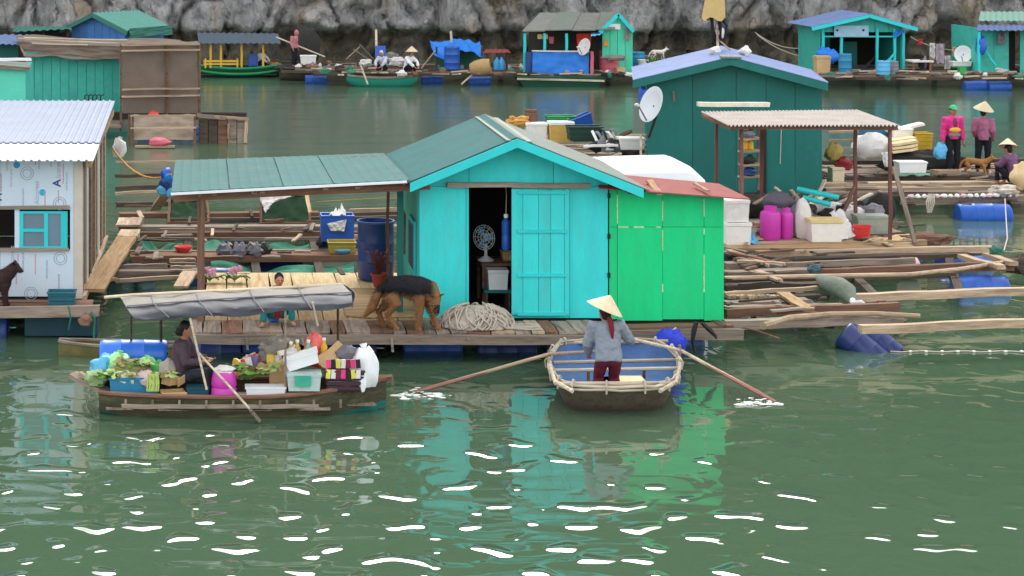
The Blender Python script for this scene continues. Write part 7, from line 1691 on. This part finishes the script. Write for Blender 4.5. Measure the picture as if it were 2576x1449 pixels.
pole(None, 'prop_pole', [G(1060, 172, .5), P(1095, 128, 82)], .03, BAMBOO, label='pale prop pole slanting beside the blue tarpaulin', cat='pole')
t = thing('red_stand', 'small stand with faded red roof left of the grey roofed house', 'stand', G(1252, 178, .45))
corrugated(t, 'roof', P(1215, 133, 82), P(1285, 132, 82), P(1278, 124, 83.2), P(1222, 124, 83.2), .2, .015, REDROOF)
for u in (1225, 1275): MB().tube([(X(u, 82.3), 82.3, .45), P(u, 131, 82.3)], .045, 6).build('post', W_BROWN, t)
for k, u in enumerate((1250, 1262)):
    c = G(u, 176, .48); MB().lathe([(.14, 0), (.15, .3), (.08, .42), (.05, .46), (.05, .52)], c, 10).build('water_jug', mat('blue jug', (70, 150, 206), .3), None, ('left blue water jug under the small red roof', 'right blue water jug under the small red roof')[k], 'jug')
for k, (u, v) in enumerate(((1190, 208), (1205, 203))): pass
plank(None, 'broken_pole', P(1160, 212, 79.4), P(1192, 184, 79.6), .06, .05, BAMBOO, label='pale broken pole sticking out of the water by the far raft', cat='pole')
# grey roofed teal house
YH = 80.5
t = th = thing('floating_house', 'teal house with sagging grey roof and bright blue porch screen', 'house', (X(1450, YH), YH, .45))
hz = .45
def roof_row(label, pts, m): MB().hexa([V(p) for p in pts] + [V(p) + V((0, 0, .05)) for p in pts]).build('roof_sheet', m, th)
ue = [1314, 1372, 1440, 1500, 1548]
for k, (a, b) in enumerate(zip(ue, ue[1:])):
    f = lambda u: 1314 + (u - 1314) * 1.0
    ra, rb_ = 1358 + (a - 1314) * .83, 1358 + (b - 1314) * .83
    dz = .03 * (k % 2)
    roof_row('', [P(a, 80 - 1 * k, YH - .3) + V((0, 0, dz)), P(b - 1, 80 - 1 * (k + 1), YH - .3) + V((0, 0, dz)), P(rb_ - 1, 35, YH + 2.6) + V((0, 0, dz)), P(ra, 35, YH + 2.6) + V((0, 0, dz))], (OLDROOF, ROOFP, OLDROOF, ROOFP)[k])
# right gable end block
gx0, gx1 = X(1515, YH), X(1592, YH)
pts = [V((gx0, YH, hz)), V((gx1, YH, hz)), V((gx1, YH, Z(80, YH))), V((X(1558, YH), YH, Z(36, YH))), V((gx0, YH, Z(78, YH)))]
n_ = 4
for k in range(n_):
    a, b = gx0 + (gx1 - gx0) * k / n_, gx0 + (gx1 - gx0) * (k + 1) / n_; ap = X(1556, YH)
    zt = lambda x: Z(78, YH) + (Z(40, YH) - Z(78, YH)) * (1 - abs(x - ap) / (ap - gx0 if x < ap else gx1 - ap))
    MB().prism([V((a + .008, YH, hz)), V((b - .008, YH, hz)), V((b - .008, YH, zt(b)))] + ([V((ap, YH, zt(ap)))] if a < ap < b else []) + [V((a + .008, YH, zt(a)))], (0, .06, 0)).build('wall_board', mat('mint green paint', (78, 196, 160), .6, .12, 3), th)
for a, b in ((P(1508, 82, YH - .2), P(1556, 36, YH - .2)), (P(1556, 36, YH - .2), P(1594, 80, YH - .2))): MB().beam(a, b, .06, .14).build('barge_board', TURQ2, th)
MB().hexa([P(1556, 38, YH - .15), P(1594, 82, YH - .15), P(1586, 78, YH + 2.6), P(1548, 36, YH + 2.6), P(1556, 35, YH - .15), P(1594, 79, YH - .15), P(1586, 75, YH + 2.6), P(1548, 33, YH + 2.6)]).build('roof_sheet', OLDROOF, th)
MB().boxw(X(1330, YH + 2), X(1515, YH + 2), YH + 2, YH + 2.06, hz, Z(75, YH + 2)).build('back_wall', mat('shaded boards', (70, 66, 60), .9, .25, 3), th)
for u in (1320, 1370, 1425): plank(th, 'post', (X(u, YH - .1), YH - .1, hz), (X(u, YH - .1), YH - .1, Z(84, YH)), .1, .1, TURQ2, up=(0, 1, 0))
cloth('blue_screen', None, P(1338, 197, YH - .45), P(1480, 197, YH - .45), P(1482, 129, YH - .35), P(1340, 128, YH - .35), TARPB, .03, 6, 3, parent=th, nu=36)
plank(th, 'screen_rail', P(1338, 128, YH - .4), P(1482, 130, YH - .4), .06, .05, CLOTHW)
MB().boxw(X(1320, YH), X(1338, YH), YH - .3, YH - .2, hz, Z(130, YH)).build('side_screen', DBLUE, th)
plank(th, 'screen_post', (X(1484, YH), YH - .45, hz), (X(1484, YH), YH - .45, Z(128, YH)), .12, .08, PINK, up=(0, 1, 0))
MB().boxw(X(1490, YH), X(1512, YH), YH + .4, YH + .45, hz, Z(85, YH)).build('doorway', DARKIN, th)
cloth('awning_cloth', None, P(1487, 92, YH - .6), P(1518, 85, YH - .4), P(1518, 78, YH + .2), P(1487, 84, YH + .2), SKYB, .03, 3, 3, parent=th)
MB().boxw(X(1531, YH), X(1560, YH), YH - .05, YH - .02, Z(74, YH), Z(60, YH)).build('notice_board', WHITE, th)
cloth('laundry', 'red and orange laundry hung inside the porch of the grey roofed house', P(1452, 120, YH + .1), P(1485, 122, YH + .1), P(1488, 84, YH + .1), P(1450, 84, YH + .1), mat('red orange cloth', (190, 60, 40), .9, .4, 10), .05, 4, 7)
cloth('towel', 'cream towel hung on the gable wall of the mint green house end', P(1572, 102, YH - .12), P(1584, 102, YH - .12), P(1585, 64, YH - .1), P(1572, 64, YH - .1), CREAMTARP, .03, 2, 2)
cloth('orange_shirt', 'small orange shirt on the mint green wall corner', P(1518, 116, YH - .12), P(1532, 116, YH - .12), P(1526, 96, YH - .1), P(1522, 96, YH - .1), mat('orange cloth', (206, 140, 60), .9), .02, 2, 3)
cloth('pale_towel', 'pale towel hung at the far left of the porch', P(1352, 98, YH + .0), P(1378, 98, YH), P(1378, 86, YH), P(1352, 86, YH), CARD, .02, 2, 4)
cloth('pink_towel', 'pink towel hanging behind the porch posts', P(1382, 110, YH + .3), P(1392, 110, YH + .3), P(1394, 92, YH + .3), P(1380, 92, YH + .3), PINK, .02, 2, 4)
dish('small pale dish on the porch of the grey roofed house', P(1470, 118, YH - .6), .34, (-.8, -.5, .3), P(1474, 140, YH - .5), CLOTHW)
for k, (u, v, m, lab) in enumerate(((1514, 178, PINK, 'tall faded pink drum before the mint green wall'), (1534, 182, PINK, 'lower faded pink drum right of the tall one'), (1600, 168, CRATEB, 'teal drum right of the mint green house end'))):
    barrel('drum', lab, G(u, v, .48), (0, 0, 1), .36, .8 if k == 0 else .62, m)
fb('carton', 'brown carton at the foot of the pink drums', 1551, 1571, 170, 183, 80, .4, CARD, cat='carton')
bag('shell_heap', 'cream heap of shells on top of the pink drums', P(1545, 152, 80), (.45, .2, .12), CREAMTARP, 5, .5, tie=False, cat='shells')
for k, (u, v, m, lab) in enumerate(((1620, 158, CLOTHG, 'grey bucket beyond the teal drum'), (1618, 170, WHITE, 'white bucket in front of the grey one'))): bucket('bucket', lab, G(u, v, .5), .22, .3, m)
dog('white dog with brown patches standing on the far raft', G(1655, 150, .75), R(10), .65, dict(), mat('white brown fur', (210, 202, 192), .9, .2, 5, dirt=(150, 96, 66), dirt_amt=.9), vox=.02)
MB().boxw(X(1630, 84.5), X(1690, 84.5), 84, 85.5, .3, .745).build('stone_ledge', W_DARK, None, 'dark ledge where the white dog stands', 'ledge')
q = thing('potted_plant', 'leafy potted plant on the far raft before the blue ridge roof', 'plant', G(1640, 168, .5))
MB().lathe([(.12, 0), (.18, .2), (.15, .2)], G(1640, 168, .5), 10).build('pot', W_BROWN, q)
qq = MB(); rd = random.Random(1)
for i in range(50):
    a = rd.uniform(0, 6.28); p = G(1640, 168, .7); d = V((math.cos(a) * .3, math.sin(a) * .2, rd.uniform(.1, .45))); w_ = V((-d.y, d.x, 0)).normalized() * .05
    qq.add([p + d * .3, p + d * .7 + w_, p + d, p + d * .7 - w_], [(0, 1, 2, 3)])
qq.build('foliage', LEAF, q)
sk2 = thing('barge', 'flat barge with bamboo edge under the blue porch screen', 'barge', (X(1420, 79.8), 79.8, 0))
MB().hexa([V((X(1320, 79.6), 79.4, -.1)), V((X(1500, 79.6), 79.4, -.1)), V((X(1500, 79.6), 80.6, -.1)), V((X(1320, 79.6), 80.6, -.1)), V((X(1300, 79.6), 79.3, .38)), V((X(1520, 79.6), 79.3, .38)), V((X(1520, 79.6), 80.6, .38)), V((X(1300, 79.6), 80.6, .38))]).build('hull', mat('dark green hull', (1, 1, 1)), sk2)
plank(sk2, 'edge_pole', P(1300, 198, 79.2), P(1520, 203, 79.2), .07, .07, BAMBOO)
# blue roofed open hut on the right
YO = 82.0
oh = gable_hut('open_hut', 'open teal hut with blue roof, sign board and hammock', 2062, 2270, 190, YO, 3.0, 62, 36, FTEAL, ROOFB, 6, .45, True, ur=2178)
for u in (2070, 2116, 2206, 2250, 2272): plank(oh, 'post', (X(u, YO - .05), YO - .05, .45), (X(u, YO - .05), YO - .05, Z(72, YO)), .1, .1, TURQ2, up=(0, 1, 0))
MB().boxw(X(2096, YO), X(2182, YO), YO - .16, YO - .1, Z(92, YO), Z(64, YO)).build('sign_board', mat('grey blue sign', (150, 186, 206), .5, .1), oh)
for u in (2106, 2172): MB().lathe([(.05, 0), (.05, .01), (.001, .01)], P(u, 76, YO - .16), 8, (0, -1, 0)).build('sign_bolt', BLACK, oh)
MB().boxw(X(2112, YO), X(2168, YO), YO - .165, YO - .161, Z(82, YO), Z(80, YO)).build('sign_line', GREYP, oh)
plank(oh, 'front_rail', P(2070, 92, YO - .06), P(2250, 92, YO - .06), .06, .06, TURQ2)
MB().boxw(X(2120, YO + 1.5), X(2156, YO + 1.5), YO + 1.5, YO + 1.56, .45, Z(105, YO + 1.5)).build('inner_wall', TEAL, oh); MB().boxw(X(2090, YO + 2.9), X(2270, YO + 2.9), YO + 2.9, YO + 2.95, .45, Z(80, YO + 2.9)).build('inner_back', DARKIN, oh)
plank(oh, 'brace', P(2206, 180, YO - .1), P(2250, 135, YO - .1), .08, .06, TURQ2, up=(0, 1, 0)); plank(oh, 'side_rail', P(2208, 155, YO - .1), P(2250, 152, YO - .1), .06, .06, TURQ2)
cloth('hammock', 'dark hammock slung between the posts of the open hut', P(2120, 135, YO + .3), P(2205, 140, YO + .3), P(2205, 132, YO + .5), P(2120, 128, YO + .5), mat('dark hammock', (50, 60, 70), .9), .03, 3, 3, drop=.6)
bag('blue_tarp_roll', 'blue tarp bundle on the left post of the open hut', P(2082, 160, YO - .5), (.45, .3, .35), TARPB, 4, .4, tie=False, cat='tarp')
cloth('blue_curtain', 'blue curtain under the right eave of the open hut', P(2250, 98, YO - .15), P(2274, 82, YO - .15), P(2274, 74, YO - .1), P(2248, 78, YO - .1), TARPB, .03, 2, 4)
fb('carton', 'tan carton standing at the left of the open hut', 2050, 2085, 140, 186, 80.5, .5, CARD, cat='carton')
for k, (u, v, m, r, h, lab) in enumerate(((2126, 186, CRATEB, .25, .8, 'teal blue drum at the left posts of the open hut'), (2222, 188, SKYB, .26, .55, 'light blue drum inside the right side of the open hut'), (2243, 186, CLOTHG, .26, .5, 'grey drum right of the light blue drum'), (2495, 162, BLUE, .38, .8, 'wide blue drum by the hut at the right edge'), (2440, 160, DBLUE, .26, .6, 'dark blue drum beside the big white dish'))):
    barrel('drum', lab, G(u, v, .48), (0, 0, 1), r, h, m)
t = thing('work_table', 'dark work table with pale top on the far right raft', 'table', G(2325, 182, .48))
MB().boxw(X(2292, 80.5), X(2345, 80.5), 80.3, 81.2, Z(156, 80.5), Z(152, 80.5)).build('table_top', CLOTHW, t)
for u in (2298, 2340):
    for y_ in (80.4, 81.1): MB().boxw(X(u, y_) - .04, X(u, y_) + .04, y_ - .04, y_ + .04, .48, Z(156, 80.5)).build('leg', W_BROWN, t)
for k in range(4): MB().blob(P(2318 + 8 * k, 160 - 3 * (k % 2), 80.7), (.12, .12, .2), k, .5).build('rag', (NETD, CLOTHG, NETD, W_BROWN)[k], t)
line = rope('clothes_line', 'clothes line strung between the two far right huts', sag(P(2290, 92, 82), P(2460, 118, 82), .3), .015, ROPE)
for k, (u0_, u1_, v0_, v1_, m, lab) in enumerate(((2338, 2352, 108, 150, CLOTHW, 'long pale cloth hanging leftmost on the clothes line'), (2354, 2376, 110, 160, mat('dusty lilac cloth', (190, 170, 180), .9), 'wide lilac sheet hanging in the middle of the clothes line'), (2376, 2392, 140, 180, CLOTHW, 'white cloth draped low under the lilac sheet'), (2396, 2406, 118, 140, mat('peach cloth', (226, 180, 150), .9), 'small peach cloth right of the lilac sheet'), (2408, 2422, 116, 140, BLACKC, 'dark cloth on the right of the clothes line'), (2310, 2320, 98, 112, RED, 'small red cloth near the left end of the clothes line'))):
    cloth('hung_cloth', lab, P(u0_, v1_, 82), P(u1_, v1_, 82), P(u1_, v0_, 82), P(u0_, v0_, 82), m, .06, 3, k)
dish('big white dish on the far raft beside the clothes line', P(2423, 136, 81), .34, (-.5, -.8, .15), P(2425, 165, 81))
fb('foam_box', 'white foam box with green side on the far right raft edge', 2388, 2412, 178, 192, 80, .35, mat('pale lime box', (216, 226, 170), .7), cat='box')
open_box('green_bin', 'small green bin beside the pale lime box', G(2420, 190, .48), (.25, .3, .3), mat('green bin', (60, 180, 90), .6), cat='bin')
fb('foam_box', 'long white box below the big white dish', 2392, 2440, 154, 166, 80.8, .4)
bag('yellow_heap', 'yellow cloth heap on the far raft near the right edge', G(2488, 182, .48), (.35, .2, .2), mat('pale yellow cloth', (230, 210, 110), .8), 3, .5, tie=False, cat='cloth')
bag('white_heap', 'white cloth heap right of the yellow one', G(2515, 184, .48), (.3, .2, .15), CLOTHW, 4, .5, tie=False, cat='cloth')
# hut at the right edge
YR = 80.0
rh = thing('floating_hut', 'teal hut with pale green two step roof cut by the right edge', 'hut', (X(2560, YR), YR, .48))
for k, (a, b) in enumerate(((2462, 2500), (2500, 2538), (2566, 2640), (2640, 2720))): MB().boxw(X(a, YR) + .006, X(b, YR) - .006, YR, YR + .05, .48, Z(78, YR)).build('wall_board', FTEAL, rh)
MB().boxw(X(2538, YR), X(2566, YR), YR + .5, YR + .55, .48, Z(80, YR)).build('doorway', DARKIN, rh)
corrugated(rh, 'roof', P(2462, 52, YR + .6), P(2720, 52, YR + .6), P(2720, 29, YR + 3.2), P(2466, 29, YR + 3.2), .22, .02, mat('pale mint roof', (150, 190, 170), .6, .1, 3))
corrugated(rh, 'lower_roof', P(2455, 76, YR - .8), P(2720, 76, YR - .8), P(2720, 62, YR + .7), P(2460, 62, YR + .7), .22, .02, ROOFB)
MB().boxw(X(2462, YR), X(2466, YR), YR + .06, YR + 3, .48, Z(70, YR)).build('side_wall', FTEAL, rh)
plank(rh, 'post', (X(2462, YR - .7), YR - .7, .48), (X(2462, YR - .7), YR - .7, Z(78, YR)), .1, .1, TURQ2, up=(0, 1, 0)); plank(rh, 'brace', P(2470, 115, YR - .3), P(2505, 165, YR - .3), .08, .06, TURQ2, up=(0, 1, 0))
cloth('laundry', 'grey laundry hanging before the hut at the right edge', P(2510, 112, YR - .2), P(2530, 112, YR - .2), P(2530, 80, YR - .2), P(2510, 80, YR - .2), CLOTHG, .05, 3, 4)
bag('blue_sack', 'blue plastic sack hanging at the left post of the right edge hut', P(2468, 138, YR - .6), (.2, .2, .45), BLUE, 4)
pole(None, 'lean_pole', [P(2405, 120, 84), P(2462, 75, 83)], .025, BAMBOO, label='thin pole slanting from the right edge hut roof', cat='pole')
for k, (a, b) in enumerate((((1905, 88), (2070, 145)), ((1900, 82), (2040, 118)))): rope('mooring_line', ('lower mooring line running from the cliff to the open hut', 'upper mooring line running from the cliff to the open hut')[k], sag(P(*a, 91), P(*b, 84), .3), .02, ROPE)
